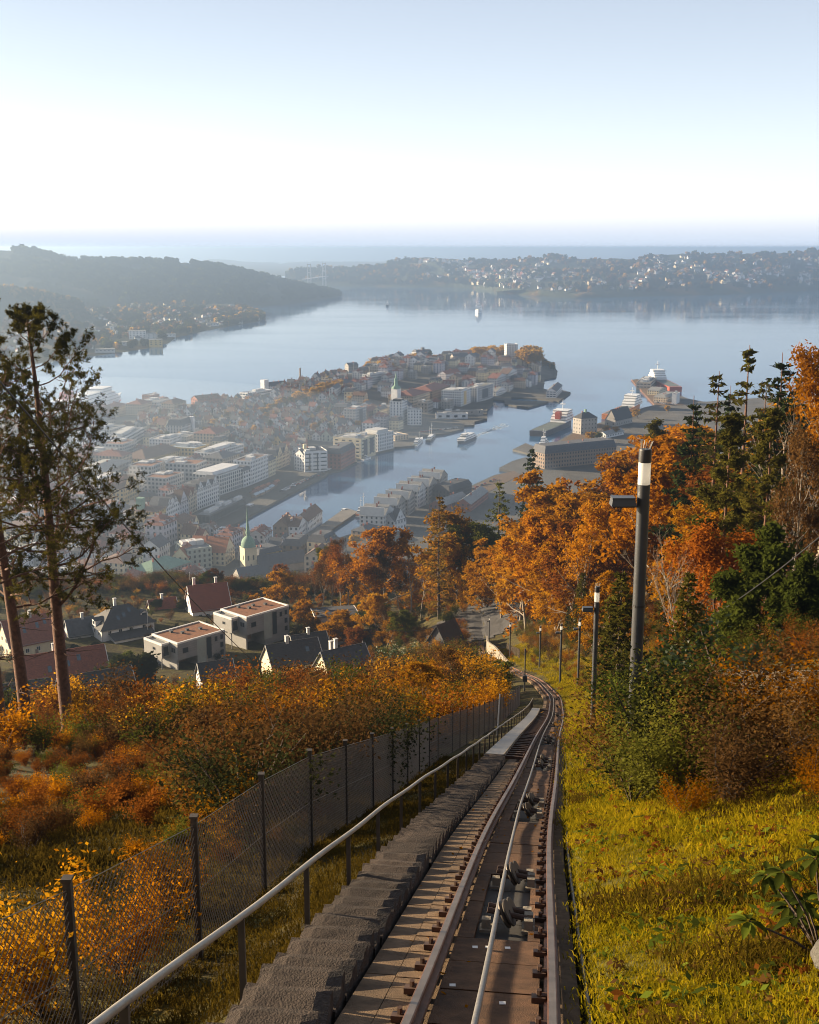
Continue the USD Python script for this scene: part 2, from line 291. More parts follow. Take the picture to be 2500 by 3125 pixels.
# far wooded hills
def hill_look(name, dark, light, warm, sc=.006):
    mat(name, {'g': ('geometry', {}), 'n': ('noise_texture', {'scale': .05, 'detail': 6.0, 'roughness': .7}), 'n2': ('noise_texture', {'scale': sc, 'detail': 5.0}),
        'r': ('rgb_ramp', {'ramp': [(.35, dark), (.65, light)]}), 'r2': ('rgb_ramp', {'ramp': [(.55, (0, 0, 0)), (.68, (1, 1, 1))]}),
        'x': ('mix_color', {'blend_type': 'mix'}), 'c': ('color', {'value': warm}), 'p': ('principled_bsdf', {'roughness': 1.0, 'specular_ior_level': .1}), 'b': ('bump', {'strength': 1.0, 'distance': 8.0})},
        [('g.position', 'n.vector'), ('g.position', 'n2.vector'), ('n.fac', 'r.fac'), ('n2.fac', 'r2.fac'), ('r2.color', 'x.fac'), ('r.color', 'x.a'), ('c.color', 'x.b'),
         ('x.result', 'p.base_color'), ('n.fac', 'b.height'), ('b.normal', 'p.normal')], surface='p.BSDF')
hill_look('hill_dark', (.018,.02,.017), (.04,.04,.028), (.07,.06,.02))
hill_look('hill_town', (.02,.025,.015), (.05,.048,.025), (.13,.08,.03), .012)
hill_look('hill_far', (.03,.04,.03), (.07,.075,.04), (.16,.09,.03), .006)
# water
mat('water_look', {'g': ('geometry', {}), 'm': ('mapping', {'scale': (1.0, .45, 1.0), 'rotation': (0, 0, .5)}), 'n': ('noise_texture', {'scale': .28, 'detail': 5.0, 'roughness': .6}),
    'n2': ('noise_texture', {'scale': .004, 'detail': 4.0, 'roughness': .6, 'distortion': .6}), 'm2': ('mapping', {'scale': (.5, 1.6, 1.0)}),
    'rr': ('map_range', {'from_min': .35, 'from_max': .65, 'to_min': .03, 'to_max': .1}),
    'b': ('bump', {'strength': .12, 'distance': .25}), 'p': ('principled_bsdf', {'base_color': (.03,.085,.16), 'ior': 1.34, 'roughness': .1})},
    [('g.position', 'm.vector'), ('m.vector', 'n.vector'), ('g.position', 'm2.vector'), ('m2.vector', 'n2.vector'), ('n2.fac', 'rr.value'), ('rr.result', 'p.roughness'), ('n.fac', 'b.height'), ('b.normal', 'p.normal')], surface='p.BSDF')
# ------------------------------------------------------------------ the setting: water, hillside, city land, far hills
w = MB().lathe([(0, 0), (600, 0), (3000, 0), (12000, 0), (40000, 0)], sides=48)
mesh('/World', 'sea', w, 'water_look', kind='structure', label='calm pale blue fjord water with the harbour inlet')

# near hillside as one sheet following the track
jj = np.concatenate([np.linspace(-40, 4, 23), 4 + (np.geomspace(1, 60, 240) - 1) / 59 * 756])
ss = np.concatenate([-np.geomspace(330, 1, 90)[:-1] * 1.0, np.linspace(-1, 1.0, 9), 1.0 + np.geomspace(.12, 330, 95)])
ss = np.sort(np.concatenate([ss, [-1.9, -1.85, .74, .8, .84, .9]]))
Y, S = np.meshgrid(jj, ss, indexing='ij'); X = PX(Y) + S
# the wall of the valley steepens where the city begins; keep the sheet under the city slab there
Z = ground(X, Y); Z = np.where(Y > 705, np.minimum(Z, -1.0), Z)
nr, nc = X.shape
i, j = np.meshgrid(np.arange(nr - 1), np.arange(nc - 1), indexing='ij')
quads = np.stack([i*nc+j, i*nc+j+1, (i+1)*nc+j+1, (i+1)*nc+j], -1).reshape(-1, 4)
lawn = (((S > .8) & (S < 7.5) & (Y < 60)) | ((S > .8) & (S < 4.2) & (Y < 140)))[:-1, :-1].ravel()
V = np.stack([X, Y, Z], -1).reshape(-1, 3)
mesh('/World', 'hillside', (V, quads[~lawn]), 'hillside_soil', smooth=True, kind='structure', label='steep wooded hillside falling to the town')
mesh('/World', 'lawn', (V, quads[lawn]), 'lawn_soil', smooth=True, kind='structure', label='grass bank right of the track')

# city land
LAND_PX = [(-900,1292),(-100,1288),(150,1286),(300,1276),(400,1252),(500,1240),(650,1225),(800,1198),(880,1188),(1000,1168),(1130,1125),(1300,1096),(1500,1080),(1640,1086),(1690,1108),
           (1701,1136),(1697,1151),(1662,1157),(1659,1186),(1672,1189),(1716,1190),(1742,1197),(1707,1224),(1640,1216),(1560,1212),(1562,1221),(1675,1225),(1611,1243),(1541,1233),(1540,1222),(1506,1219),(1506,1230),(1487,1250),(1487,1262),(1440,1266),(1487,1268),(1487,1278),(1449,1286),(1448,1297),
           (1330,1300),(1417,1299),(1415,1308),(1356,1323),(1275,1330),(1268,1360),(1205,1364),(1202,1369),(1086,1395),(1090,1408),(1041,1433),(1003,1440),(995,1450),(850,1525),(690,1612),(700,1632),(850,1640),(1012,1648),(1135,1609),(1410,1495),(1510,1449),(1569,1437),
           (1524,1431),(1524,1427),(1566,1406),(1605,1395),(1640,1400),(1650,1392),(1565,1371),(1605,1352),(1662,1377),(1668,1366),(1773,1305),(1832,1290),(1856,1281),(1967,1243),(1999,1236),(1929,1159),(1945,1156),(2100,1216),(2150,1226),(2300,1215),(2900,1190)]
land = [at(*p)[:2] for p in LAND_PX] + [np.array([2400, 500.]), np.array([-2200, 500.])]
LAND = Polygon([tuple(p) for p in land])
if not LAND.is_valid: LAND = LAND.buffer(0)
if LAND.geom_type != 'Polygon': LAND = max(LAND.geoms, key=lambda g: g.area)
def slab(poly, z0, z1):
    m = trimesh.creation.extrude_polygon(poly, z1 - z0, engine='earcut'); m.apply_translation([0, 0, z0]); return (np.array(m.vertices), np.array(m.faces))
mesh('/World', 'city_land', slab(LAND, -3, 2.0), 'city_ground', kind='structure', label='built-up land round the harbour')
HILLS = [(at(950,1185,18), 17, 110), (at(1085,1138,24), 21, 130), (at(1200,1122,24), 20, 120), (at(1320,1110,22), 19, 150), (at(1450,1100,22), 17, 150), (at(1575,1092,18), 15, 110), (at(650,1262,14), 10, 120), (at(800,1225,14), 12, 110)]
def hill(x, y):
    """Ground height of the city above its slab."""
    h = 0.0
    for c, a, s in HILLS: h = np.maximum(h, a * np.exp(-((x - c[0])**2 + (y - c[1])**2) / (2 * s * s)))
    return h
edge = LAND.exterior
gx, gy = np.meshgrid(np.arange(-700, 420, 14.0), np.arange(1050, 2330, 14.0), indexing='ij')
dist = shapely.distance(edge, shapely.points(gx, gy)); inside = shapely.contains_xy(LAND, gx, gy)
fall = np.where(inside, sm(dist, 0, 60), 0)
def city_z(x, y):
    p = Point(x, y); k = sm(edge.distance(p), 0, 60) if LAND.contains(p) else 0
    return 2.0 + float(max(hill(x, y) - 1.0, 0) * k)
gz = 2.0 + np.maximum(hill(gx, gy) - 1.0, 0) * fall
gz = np.where(gz > 2.15, gz, -2.0)
a, b = gx.shape; i, j = np.meshgrid(np.arange(a - 1), np.arange(b - 1), indexing='ij')
mesh('/World', 'peninsula_hill', (np.stack([gx, gy, gz], -1).reshape(-1, 3), np.stack([i*b+j, (i+1)*b+j, (i+1)*b+j+1, i*b+j+1], -1).reshape(-1, 4)), 'city_ground', smooth=True, kind='structure', label='low hill of the peninsula under the old houses')

def landform(name, label, shore, ridge, look, back=900, rows=26, cols=130, rough=9.0, seed=1, power=.8, crest=2.0):
    """A hill between a shoreline and a ridge line: shore = [(px, py)], ridge = [(px, py, metres away)]."""
    A = np.array([at(p[0], p[1], 0) for p in shore]); B = np.array([atd(*p) for p in ridge])
    def resample(P):
        t = np.r_[0, np.cumsum(np.linalg.norm(np.diff(P[:, :2], axis=0), axis=1))]; t /= t[-1]
        return np.stack([np.interp(np.linspace(0, 1, cols), t, P[:, k]) for k in range(3)], 1)
    A, B = resample(A), resample(B); C = B.copy(); C[:, :2] *= 1 + back / np.linalg.norm(B[:, :2], axis=1, keepdims=True); C[:, 2] = -5
    t1 = np.linspace(0, 1, rows)[:, None, None]; G = A * (1 - t1) + B * t1
    G[..., 2] = B[None, :, 2] * (t1[..., 0] ** power); t2 = np.linspace(0, 1, 8)[1:, None, None]; K = B * (1 - t2) + C * t2; K[..., 2] = B[:, 2] * np.cos(t2[..., 0] * np.pi / 2) - 5 * t2[..., 0]
    G = np.concatenate([G, K]); tt = np.concatenate([np.linspace(0, 1, rows), 1 - np.linspace(0, 1, 8)[1:]])[:, None]
    n = meshkit.fbm(G / 260.0, 5, seed) - .5; n2 = meshkit.noise(G / 28.0, seed + 9) - .5
    G[..., 2] += (n * 4 * rough * np.sin(np.clip(tt, 0, 1) * np.pi) + n2 * crest * 3 * np.clip(tt * 4, 0, 1)); G[0, :, 2] = -1; G[1:rows, :, 2] = np.maximum(G[1:rows, :, 2], 1.5)
    r, c = G.shape[:2]; i, j = np.meshgrid(np.arange(r - 1), np.arange(c - 1), indexing='ij')
    mesh('/World', name, (G.reshape(-1, 3), np.stack([i*c+j, i*c+j+1, (i+1)*c+j+1, (i+1)*c+j], -1).reshape(-1, 4)), look, smooth=True, kind='structure', label=label)
    return G
T0 = landform('wooded_ridge', 'long dark wooded ridge across the fjord on the left', [(-500,962),(0,955),(400,948),(800,936),(900,926),(980,915),(1045,903)],
         [(-500,775,4700),(-60,768,4600),(0,765,4600),(60,762,4600),(110,770,4600),(200,792,4600),(330,799,4650),(480,800,4700),(560,803,4750),(650,815,4800),(760,833,4900),(850,856,5000),(930,878,5050),(1000,890,5080),(1044,902,5090)], 'hill_dark', cols=220, seed=3, crest=3.0)
T1 = landform('suburb_slope', 'low shore of the far suburb below the ridge', [(-500,1180),(-60,1140),(100,1118),(232,1098),(380,1079),(459,1066),(492,1056),(520,1050),(538,1032),(571,1025),(626,1011),(728,992),(789,982),(808,972)],
         [(-500,960,3700),(0,952,3800),(200,945,3850),(400,935,3900),(550,928,3950),(700,930,3950),(760,945,3800),(806,966,3550)], 'hill_town', back=500, power=1.1, rough=3.0, seed=6, crest=1.5)
T4 = landform('near_knoll', 'dark wooded knoll above the suburb at the left edge', [(-400,985),(0,985),(120,980),(230,968),(268,958)],
         [(-400,872,3350),(0,883,3400),(100,893,3420),(170,910,3440),(225,920,3450),(255,938,3460),(268,955,3470)], 'hill_dark', back=250, seed=8, rows=14)
T2 = landform('island_hills', 'broad island of wooded hills and scattered houses across the fjord', [(880,872),(1000,873),(1180,875),(1385,878),(1450,880),(1518,890),(1600,901),(1750,908),(2000,903),(2230,897),(2400,890),(2500,885),(2900,872)],
         [(870,828,6600),(960,820,6600),(1060,817,6600),(1150,815,6600),(1231,790,6600),(1296,786,6500),(1403,793,6500),(1450,797,6500),(1533,796,6400),(1600,790,6400),(1678,784,6400),(1783,791,6400),(1882,789,6400),(1935,795,6300),(1986,774,6300),(2043,777,6400),(2111,773,6400),(2184,781,6400),(2330,771,6500),(2409,773,6600),(2500,765,6700),(2900,762,6900)], 'hill_far', cols=300, seed=11, rough=10, crest=3.0, power=.75, back=1200)
landform('headland', 'low dark headland in front of the island', [(1518,893),(1600,902),(1750,910),(1900,907),(2000,904)],
         [(1518,890,5250),(1600,884,5150),(1680,886,5050),(1750,890,5000),(1900,893,5100),(2000,900,5200)], 'hill_far', back=250, seed=14, rows=10, cols=80)
landform('outer_islands', 'faint low islands on the far horizon', [(560,832),(800,836),(1000,838),(1300,836),(1700,834),(2600,832)],
         [(560,812,15000),(600,800,15000),(640,791,15000),(700,793,15000),(760,801,15000),(860,805,15000),(980,799,15000),(1150,800,15000),(1240,795,15000),(1500,798,15000),(1800,794,15000),(2600,790,15000)], 'hill_far', back=2500, seed=17, rough=4)
landform('outer_shore', 'thin low shore beyond the strait', [(560,842),(700,843),(880,842),(1010,838)], [(560,824,10500),(640,818,10500),(760,824,10500),(860,832,10500),(1010,832,10500)], 'hill_far', back=800, seed=19, rough=4)
# ------------------------------------------------------------------ the city
def wins(mb, p0, p1, z0, h, off=.06, sx=3.0, sz=3.2, ww=1.25, wh=1.6, z_first=1.1, margin=.8):
    """Rows of window panes on the wall from p0 to p1 (outside on the right-hand side)."""
    p0, p1 = np.array(p0, float), np.array(p1, float); L = np.linalg.norm(p1 - p0)
    nx, nz = max(int((L - margin) / sx), 1), max(int(round(h / sz)), 1)
    t = (p1 - p0) / L; n = np.array([t[1], -t[0]])
    for a in range(nx):
        c = p0 + t * (L * (a + .5) / nx) + n * off
        for b in range(nz):
            z = z0 + h * b / nz + z_first * (h / nz) / sz
            l, r = c - t * ww / 2, c + t * ww / 2
            mb.quad((*l, z), (*r, z), (*r, z + wh), (*l, z + wh))
def gable(wall, roof, x0, y0, x1, y1, z, rh, along='x', over=.35, ends=True):
    """A pitched roof on the rectangle; the gable walls go to wall."""
    if along == 'y':
        A, B = MB(), MB(); gable(A, B, y0, -x1, y1, -x0, z, rh, 'x', over, ends)
        for s, d in ((A, wall), (B, roof)):
            if s.n:
                v, f = s.get(); d.add(np.c_[-v[:, 1], v[:, 0], v[:, 2]], f)
        return
    ym, k = (y0 + y1) / 2, rh / max((y1 - y0) / 2, .1); o = over; zo = z - o * k
    for ya, s in ((y0 - o, 1), (y1 + o, -1)):
        roof.quad((x0 - o, ya, zo), (x1 + o, ya, zo), (x1 + o, ym, z + rh), (x0 - o, ym, z + rh))
        roof.quad((x0 - o, ya, zo - .18), (x1 + o, ya, zo - .18), (x1 + o, ym, z + rh - .18), (x0 - o, ym, z + rh - .18))
        roof.quad((x0 - o, ya, zo - .18), (x1 + o, ya, zo - .18), (x1 + o, ya, zo), (x0 - o, ya, zo))
        for xe in (x0 - o, x1 + o): roof.quad((xe, ya, zo - .18), (xe, ym, z + rh - .18), (xe, ym, z + rh), (xe, ya, zo))
    if ends:
        for xe in (x0, x1): wall.tri((xe, y0, z), (xe, y1, z), (xe, ym, z + rh - .19))
def hip(roof, x0, y0, x1, y1, z, rh, over=.5):
    x0, y0, x1, y1 = x0 - over, y0 - over, x1 + over, y1 + over; i = min(x1 - x0, y1 - y0) / 2
    if x1 - x0 >= y1 - y0: a, b = (x0 + i, (y0 + y1) / 2, z + rh), (x1 - i, (y0 + y1) / 2, z + rh)
    else: a, b = ((x0 + x1) / 2, y0 + i, z + rh), ((x0 + x1) / 2, y1 - i, z + rh)
    c = [(x0, y0, z), (x1, y0, z), (x1, y1, z), (x0, y1, z)]
    if x1 - x0 >= y1 - y0: roof.quad(c[0], c[1], b, a).quad(c[2], c[3], a, b).tri(c[1], c[2], b).tri(c[3], c[0], a)
    else: roof.tri(c[0], c[1], a).quad(c[1], c[2], b, a).tri(c[2], c[3], b).quad(c[3], c[0], a, b)
    roof.quad(c[3], c[2], c[1], c[0])
def mansard(roof, x0, y0, x1, y1, z, rh, inset=2.0):
    o = .3; b = [(x0-o, y0-o), (x1+o, y0-o), (x1+o, y1+o), (x0-o, y1+o)]; i = inset
    t = [(x0+i, y0+i), (x1-i, y0+i), (x1-i, y1-i), (x0+i, y1-i)]
    for k in range(4): roof.quad((*b[k], z), (*b[(k+1) % 4], z), (*t[(k+1) % 4], z+rh), (*t[k], z+rh))
    roof.quad(*[(*q, z + rh) for q in t])
def parts_of(lb, la, h, roof='flat', rh=4.0, style=None, dormers=0, gables=0, seed=0, bands=False):
    """Walls, roof, windows ... of a block on the rectangle 0..lb x 0..la."""
    P = {k: MB() for k in ('wall', 'roof', 'windows', 'chimney', 'parapet', 'roof_housing', 'dormers', 'bands')}
    rg = random.Random(seed); st = dict(sx=3.0, sz=3.2, ww=1.3, wh=1.7); st.update(style or {})
    P['wall'].bar(0, 0, -3, lb, la, h)
    ring = [(0, 0), (lb, 0), (lb, la), (0, la)]
    for k in (0, 1, 2, 3): wins(P['windows'], ring[k], ring[(k+1) % 4], 0, h, **st)
    if bands:
        nz = max(int(round(h / st['sz'])), 1)
        for b in range(1, nz): P['bands'].bar(-.25, -.25, h*b/nz - .35, lb + .25, la + .25, h*b/nz + .1)
    if roof == 'flat':
        t = .3
        for x0, y0, x1, y1 in ((-.1, -.1, lb+.1, t), (-.1, la-t, lb+.1, la+.1), (-.1, t, t, la-t), (lb-t, t, lb+.1, la-t)): P['parapet'].bar(x0, y0, h + .02, x1, y1, h + .75)
        P['roof'].bar(t + .02, t + .02, h + .01, lb - t - .02, la - t - .02, h + .15)
        for q in range(1 + int(lb * la / 260)):
            wx, wy = rg.uniform(2.5, max(lb * .45, 3)), rg.uniform(2.5, max(la * .45, 3)); x, y = rg.uniform(1, max(lb - wx - 1, 1.1)), rg.uniform(1, max(la - wy - 1, 1.1))
            if wx < lb - 1 and wy < la - 1: P['roof_housing'].bar(x, y, h + .16 + .01 * q, x + wx, y + wy, h + rg.uniform(1.2, 3.2))
    elif roof == 'gable' or roof == 'gable_y': gable(P['wall'], P['roof'], 0, 0, lb, la, h, rh, 'x' if roof == 'gable' else 'y')
    elif roof == 'hip': hip(P['roof'], 0, 0, lb, la, h + .01, rh)
    elif roof == 'mansard': mansard(P['roof'], 0, 0, lb, la, h + .01, rh)
    for q in range(gables):                                     # cross gables on the long front (y = 0)
        wx = lb / max(gables, 1); x0 = q * wx + wx * .08; x1 = (q + 1) * wx - wx * .08; g = min(wx * .55, rh + 3)
        for yy in (-.12, ): P['wall'].tri((x0, yy, h - .3), (x1, yy, h - .3), ((x0+x1)/2, yy, h + g))
        P['roof'].quad((x0, -.3, h - .2), ((x0+x1)/2, -.3, h + g + .1), ((x0+x1)/2, la * .5, h + g + .1), (x0, la * .5, h - .2)); P['roof'].quad((x1, -.3, h - .2), ((x0+x1)/2, -.3, h + g + .1), ((x0+x1)/2, la * .5, h + g + .1), (x1, la * .5, h - .2))
        wins(P['windows'], (x0 + wx * .2, -.14), (x1 - wx * .2, -.14), h + .2, 2.6, sx=2.0, wh=1.5, ww=.9)
    for q in range(dormers):
        x = lb * (q + .5) / dormers
        for y0, y1, yf in ((.25, la * .3, .25), (la * .7, la - .25, la - .25)):
            P['dormers'].bar(x - .9, y0, h + .3, x + .9, y1, h + 2.2); P['roof'].bar(x - 1.1, y0 - .2, h + 2.21, x + 1.1, y1, h + 2.4)
            wins(P['windows'], (x - .7, yf), (x + .7, yf), h + .6, 1.6, off=.05 if yf < la / 2 else -.05, ww=1.0, wh=1.2, z_first=.3)
    if roof in ('gable', 'gable_y', 'hip', 'mansard'):
        for q in range(1 + int(lb > 16)):
            x, y = lb * rg.uniform(.25, .75), la * rg.uniform(.4, .6); P['chimney' if q == 0 else 'chimney_'] = MB(); P['chimney' if q == 0 else 'chimney_'].bar(x - .45, y - .45, h + rh * .5, x + .45, y + .45, h + rh + 1.3)
    return P
FOOT = []                                                       # footprints already built on
def frame_of(C, E):
    C, E = np.array(C, float), np.array(E, float); d = E - C; L = float(np.hypot(d[0], d[1])); return L, math.atan2(d[1], d[0])
def claim(x, y, lb, la, th, grow=1.0):
    c, s = math.cos(th), math.sin(th); pts = [(-grow, -grow), (lb + grow, -grow), (lb + grow, la + grow), (-grow, la + grow)]
    return Polygon([(x + c*a - s*b, y + s*a + c*b) for a, b in pts])
PART_LOOK = {'windows': 'window_glass', 'roof_housing': 'wall_pale', 'chimney': 'wall_brick', 'chimney_': 'wall_brick', 'parapet': None, 'dormers': None, 'bands': 'wall_pale', 'wall': None, 'roof': None}
def dress(path, P, wall, roof, extra=None):
    look = {**PART_LOOK, 'wall': 'wall_' + wall, 'parapet': 'wall_' + wall, 'dormers': 'wall_' + wall, 'roof': 'roof_' + roof, **(extra or {})}
    for k, mb in P.items():
        if mb.n: mesh(path, {'dormers': 'dormer_row', 'bands': 'storey_bands', 'windows': 'windows', 'chimney_': 'chimney'}.get(k, k), mb, look[k], kind='stuff' if k in ('windows',) else None)
def block(name, label, C, E, la, h, wall='white', roof_c='flat', roof='flat', rh=4.0, cat='building', extra=None, more=None, z=None, group=None, **kw):
    """A building whose front wall stands between two ground pixels C and E of the photograph; la is its depth behind that front."""
    c0 = at(*C); z0 = city_z(c0[0], c0[1]) if z is None else z
    for _ in range(3): c0 = at(*C, z=z0); z0 = city_z(c0[0], c0[1]) if z is None else z
    e0 = at(*E, z=z0); L, th = frame_of(c0, e0)
    t = thing(name, label, cat, (c0[0], c0[1], z0), th, group)
    P = parts_of(L, la, h, roof, rh, seed=int(C[0] * 7 + C[1]), **kw)
    if more: more(P, L, la, h)
    dress(t, P, wall, roof_c, extra)
    FOOT.append(claim(c0[0], c0[1], L, la, th)); return t

def towers(*specs):
    def f(P, L, la, h):
        for part, x, y, w, d, z0, z1 in specs: P.setdefault(part, MB()).bar(x * L - w/2, y * la - d/2, h + z0, x * L + w/2, y * la + d/2, h + z1)
    return f
big = dict(style=dict(sx=3.4, sz=3.3, ww=2.0, wh=1.8))
strip = dict(style=dict(sx=4.2, sz=3.3, ww=3.6, wh=1.5))
B = block
# harbour front, from the market place outwards
B('ochre_corner_building', 'ochre corner block with a small green copper roof tower at the market place', (478,1626), (509,1609), 22, 15, 'yellow', 'brown', 'hip', 3, more=towers(('copper_tower', .25, .6, 5, 5, 0, 9)), extra={'copper_tower': 'roof_copper'})
B('gabled_front', 'white stepped twin-gabled house on the harbour front beside the ochre corner block', (510,1608), (549,1588), 15, 14, 'white', 'slate', 'gable_y', 6, gables=2)
B('gabled_front', 'lilac grey steep single-gabled house between white and beige harbour fronts', (550,1587), (577,1574), 15, 13, 'lilac', 'brown', 'gable', 6, gables=1)
B('gabled_front', 'narrow beige gabled house left of the long white harbour front', (578,1573), (602,1559), 15, 15, 'beige', 'red', 'gable', 5, gables=2)
B('harbour_house', 'long white five-storey harbour front with dark roof and end gable', (603,1558), (670,1531), 15, 16, 'white', 'slate', 'mansard', 4, gables=3)
B('office_block', 'big grey pilastered office block with white set-back top floor on the harbour street', (672,1512), (742,1488), 26, 16, 'pale', 'flat', 'flat', more=towers(('top_floor', .5, .5, 40, 16, .2, 3.4)), extra={'top_floor': 'wall_white'}, style=dict(sx=3.0, ww=1.8, wh=2.2))
B('harbour_house', 'white four-storey harbour front with large square windows', (744,1489), (766,1480), 15, 14, 'white', 'slate', 'mansard', 3, style=dict(sx=3.4, ww=2.2, wh=1.9))
B('harbour_house', 'tall long white harbour front with many small windows', (767,1480), (820,1457), 16, 20, 'white', 'brown', 'flat')
B('harbour_house', 'cream five-storey house at the far end of the white front', (822,1456), (842,1447), 14, 14, 'cream', 'slate', 'mansard', 4)
B('twin_towered_house', 'cream bank house with two small gabled towers near the harbour hotel', (846,1434), (884,1417), 13, 13, 'cream', 'slate', 'mansard', 5, gables=2)
B('harbour_hotel', 'white harbour hotel with banded end wall facing the town quay', (931,1441), (1000,1437), 24, 18, 'white', 'slate', 'flat', style=dict(sx=6.5, sz=3.3, ww=5.4, wh=1.1), more=towers(('stair_strip', .22, -.005, 1.1, .3, -17, -1), ('stair_strip', .56, -.005, 1.1, .3, -17, -1), ('crown', .12, .4, 3, 3, 0, 6)), extra={'stair_strip': 'window_glass', 'crown': 'wall_cream'})
B('hotel_wing', 'stepped white gabled wing left of the harbour hotel', (899,1434), (930,1440), 22, 15, 'white', 'slate', 'gable_y', 5)
B('brick_warehouse', 'red brick quay warehouse with dark slate mansard roof', (1041,1433), (1085,1409), 15, 14, 'brick', 'slate', 'mansard', 5, dormers=4)
B('waterfront_office', 'cream waterfront office with tall glass bays between pylons', (1102,1398), (1147,1382), 30, 18, 'cream', 'flat', 'flat', style=dict(sx=7.0, sz=3.4, ww=3.2, wh=1.2), more=towers(('glass_bay', .3, -.004, 8, .4, -16, -1.5), ('glass_bay', .72, -.004, 8, .4, -16, -1.5), ('skylights', .5, .5, 14, 8, .2, 1.6)), extra={'glass_bay': 'roof_slate', 'skylights': 'roof_blue'}, bands=True)
B('waterfront_office', 'tall white waterfront office with set-back penthouse floors', (1153,1379), (1201,1368), 22, 17, 'white', 'flat', 'flat', more=towers(('penthouse', .5, .5, 18, 15, .1, 3.6)), extra={'penthouse': 'wall_pale'}, style=dict(sx=2.6, ww=1.2, wh=2.3), bands=True)
B('pier_pavilion', 'low flat-roofed beige building on the first pier', (1206,1346), (1247,1341), 22, 5, 'beige', 'grey', 'flat')
B('white_tower_block', 'white ten-storey tower with dark roof edge in the middle of the harbour', (1228,1297), (1243,1290), 15, 26, 'white', 'black', 'flat', more=towers(('roof_edge', .5, .5, 10, 10, .2, 2.5)), extra={'roof_edge': 'roof_black'})
B('office_block', 'white seven-storey block at the foot of the white tower', (1244,1297), (1287,1297), 15, 17, 'white', 'grey', 'flat', style=dict(sx=2.8))
B('glass_office', 'grey glass slab with pale frame left of the white tower', (1085,1302), (1119,1291), 14, 19, 'grey', 'sedum', 'flat', more=towers(('glass_front', .5, -.006, 9, .3, -17, -1)), extra={'glass_front': 'roof_slate'})
B('apartment_row', 'grey-brown apartment block with long red roof above the pier', (1121,1291), (1152,1283), 12, 13, 'brown', 'red', 'gable', 4)
B('apartment_row', 'cream slab with white gable end and slate roof', (1160,1293), (1183,1285), 8, 16, 'cream', 'slate', 'gable', 3)
B('apartment_row', 'cream slab with balconies right behind the slate-roofed slab', (1186,1284), (1198,1278), 12, 16, 'beige', 'flat', 'flat', **strip)
B('rounded_hotel', 'white eight-storey hotel with a yellow panel on its quay side', (1407,1241), (1438,1229), 26, 19, 'white', 'grey', 'flat', more=towers(('yellow_panel', .4, -.006, 10, .4, -18, -1)), extra={'yellow_panel': 'wall_yellow'}, style=dict(sx=2.8))
SIGN = B('frame_office', 'grey office with white frame and roof lettering beyond the rounded hotel', (1455,1228), (1506,1212), 16, 18, 'grey', 'grey', 'flat', more=towers(('frame', .04, -.006, 2, .6, -18, .8), ('frame', .96, -.006, 2, .6, -18, .8), ('glass_front', .5, -.004, 22, .3, -15, -3)), extra={'frame': 'wall_white', 'glass_front': 'roof_slate'})
B('boat_house', 'small white stepped-gable hall on the quay', (1514,1209), (1546,1200), 12, 6, 'white', 'grey', 'gable_y', 5)
B('quay_warehouses', 'grey white tall-gabled quay warehouse with red roof', (1516,1180), (1546,1172), 14, 13, 'pale', 'red', 'gable_y', 5)
B('quay_warehouses', 'pale twin-gabled warehouse beyond the red-roofed one', (1551,1168), (1578,1158), 14, 14, 'pale', 'brown', 'gable_y', 5)
B('courtyard_block', 'beige block with broad red hipped roof behind the pier terminal', (1262,1244), (1312,1228), 34, 14, 'beige', 'red', 'hip', 5)
B('courtyard_block', 'brown brick block with red hipped roof left of the rounded hotel', (1320,1224), (1374,1205), 32, 13, 'brown', 'red', 'hip', 5)
B('courtyard_block', 'white low house with bright orange hipped roof', (1412,1176), (1452,1168), 16, 8, 'white', 'orange', 'hip', 4)
B('long_row', 'long grey blue row house with red roof on the upper peninsula', (1362,1158), (1406,1152), 14, 9, 'lilac', 'red', 'gable', 4)
B('block_tower', 'lone pale high-rise among the autumn trees at the end of the peninsula', (1546,1098), (1580,1097), 14, 25, 'white', 'grey', 'flat', style=dict(sx=2.6))
B('stepped_office', 'white ship-like stepped office on the outermost pier', (1697,1214), (1716,1194), 13, 9, 'white', 'slate', 'gable', 4, bands=True, style=dict(sx=4, ww=3.4, wh=1.2))
B('ferry_terminal', 'long low white terminal with dark doors on the middle pier', (1331,1277), (1428,1276), 10, 5, 'white', 'slate', 'flat', style=dict(sx=9, sz=5, ww=4, wh=2.6))
B('pier_shed', 'long low grey shed behind the white terminal', (1336,1266), (1475,1262), 8, 3.6, 'stone', 'grey', 'flat', style=dict(sx=8))
B('slab_building', 'long pale institute with narrow pilasters below the crowned hilltop house', (1128,1170), (1187,1165), 12, 13, 'pale', 'slate', 'flat', style=dict(sx=2.6, ww=1.2, wh=2.2))
B('hill_house', 'white gable-ended villa block on the avenue slope', (1024,1212), (1041,1204), 8, 12, 'white', 'slate', 'gable', 3)
B('hill_house', 'pale house with dark hipped roof above the avenue', (1046,1190), (1080,1184), 12, 8, 'cream', 'slate', 'hip', 5)
B('hill_house', 'bright white hall at the left end of the ridge', (1016,1152), (1050,1150), 12, 7, 'white', 'grey', 'gable', 3)
B('hill_house', 'dark weathered gabled house alone on the ridge against the water', (1064,1130), (1094,1128), 12, 8, 'stone', 'slate', 'gable', 4)
B('crowned_house', 'grey house with a domed roof lantern on the crest of the ridge', (1270,1087), (1318,1084), 14, 7, 'pale', 'slate', 'mansard', 4, more=towers(('lantern', .55, .5, 5, 5, 3.5, 8), ('lantern', .1, .5, 3, 3, 2, 5)), extra={'lantern': 'roof_slate'})
B('ridge_villa', 'wide grey villa between the round orange trees on the ridge', (1185,1101), (1232,1099), 14, 7, 'grey', 'slate', 'hip', 4)
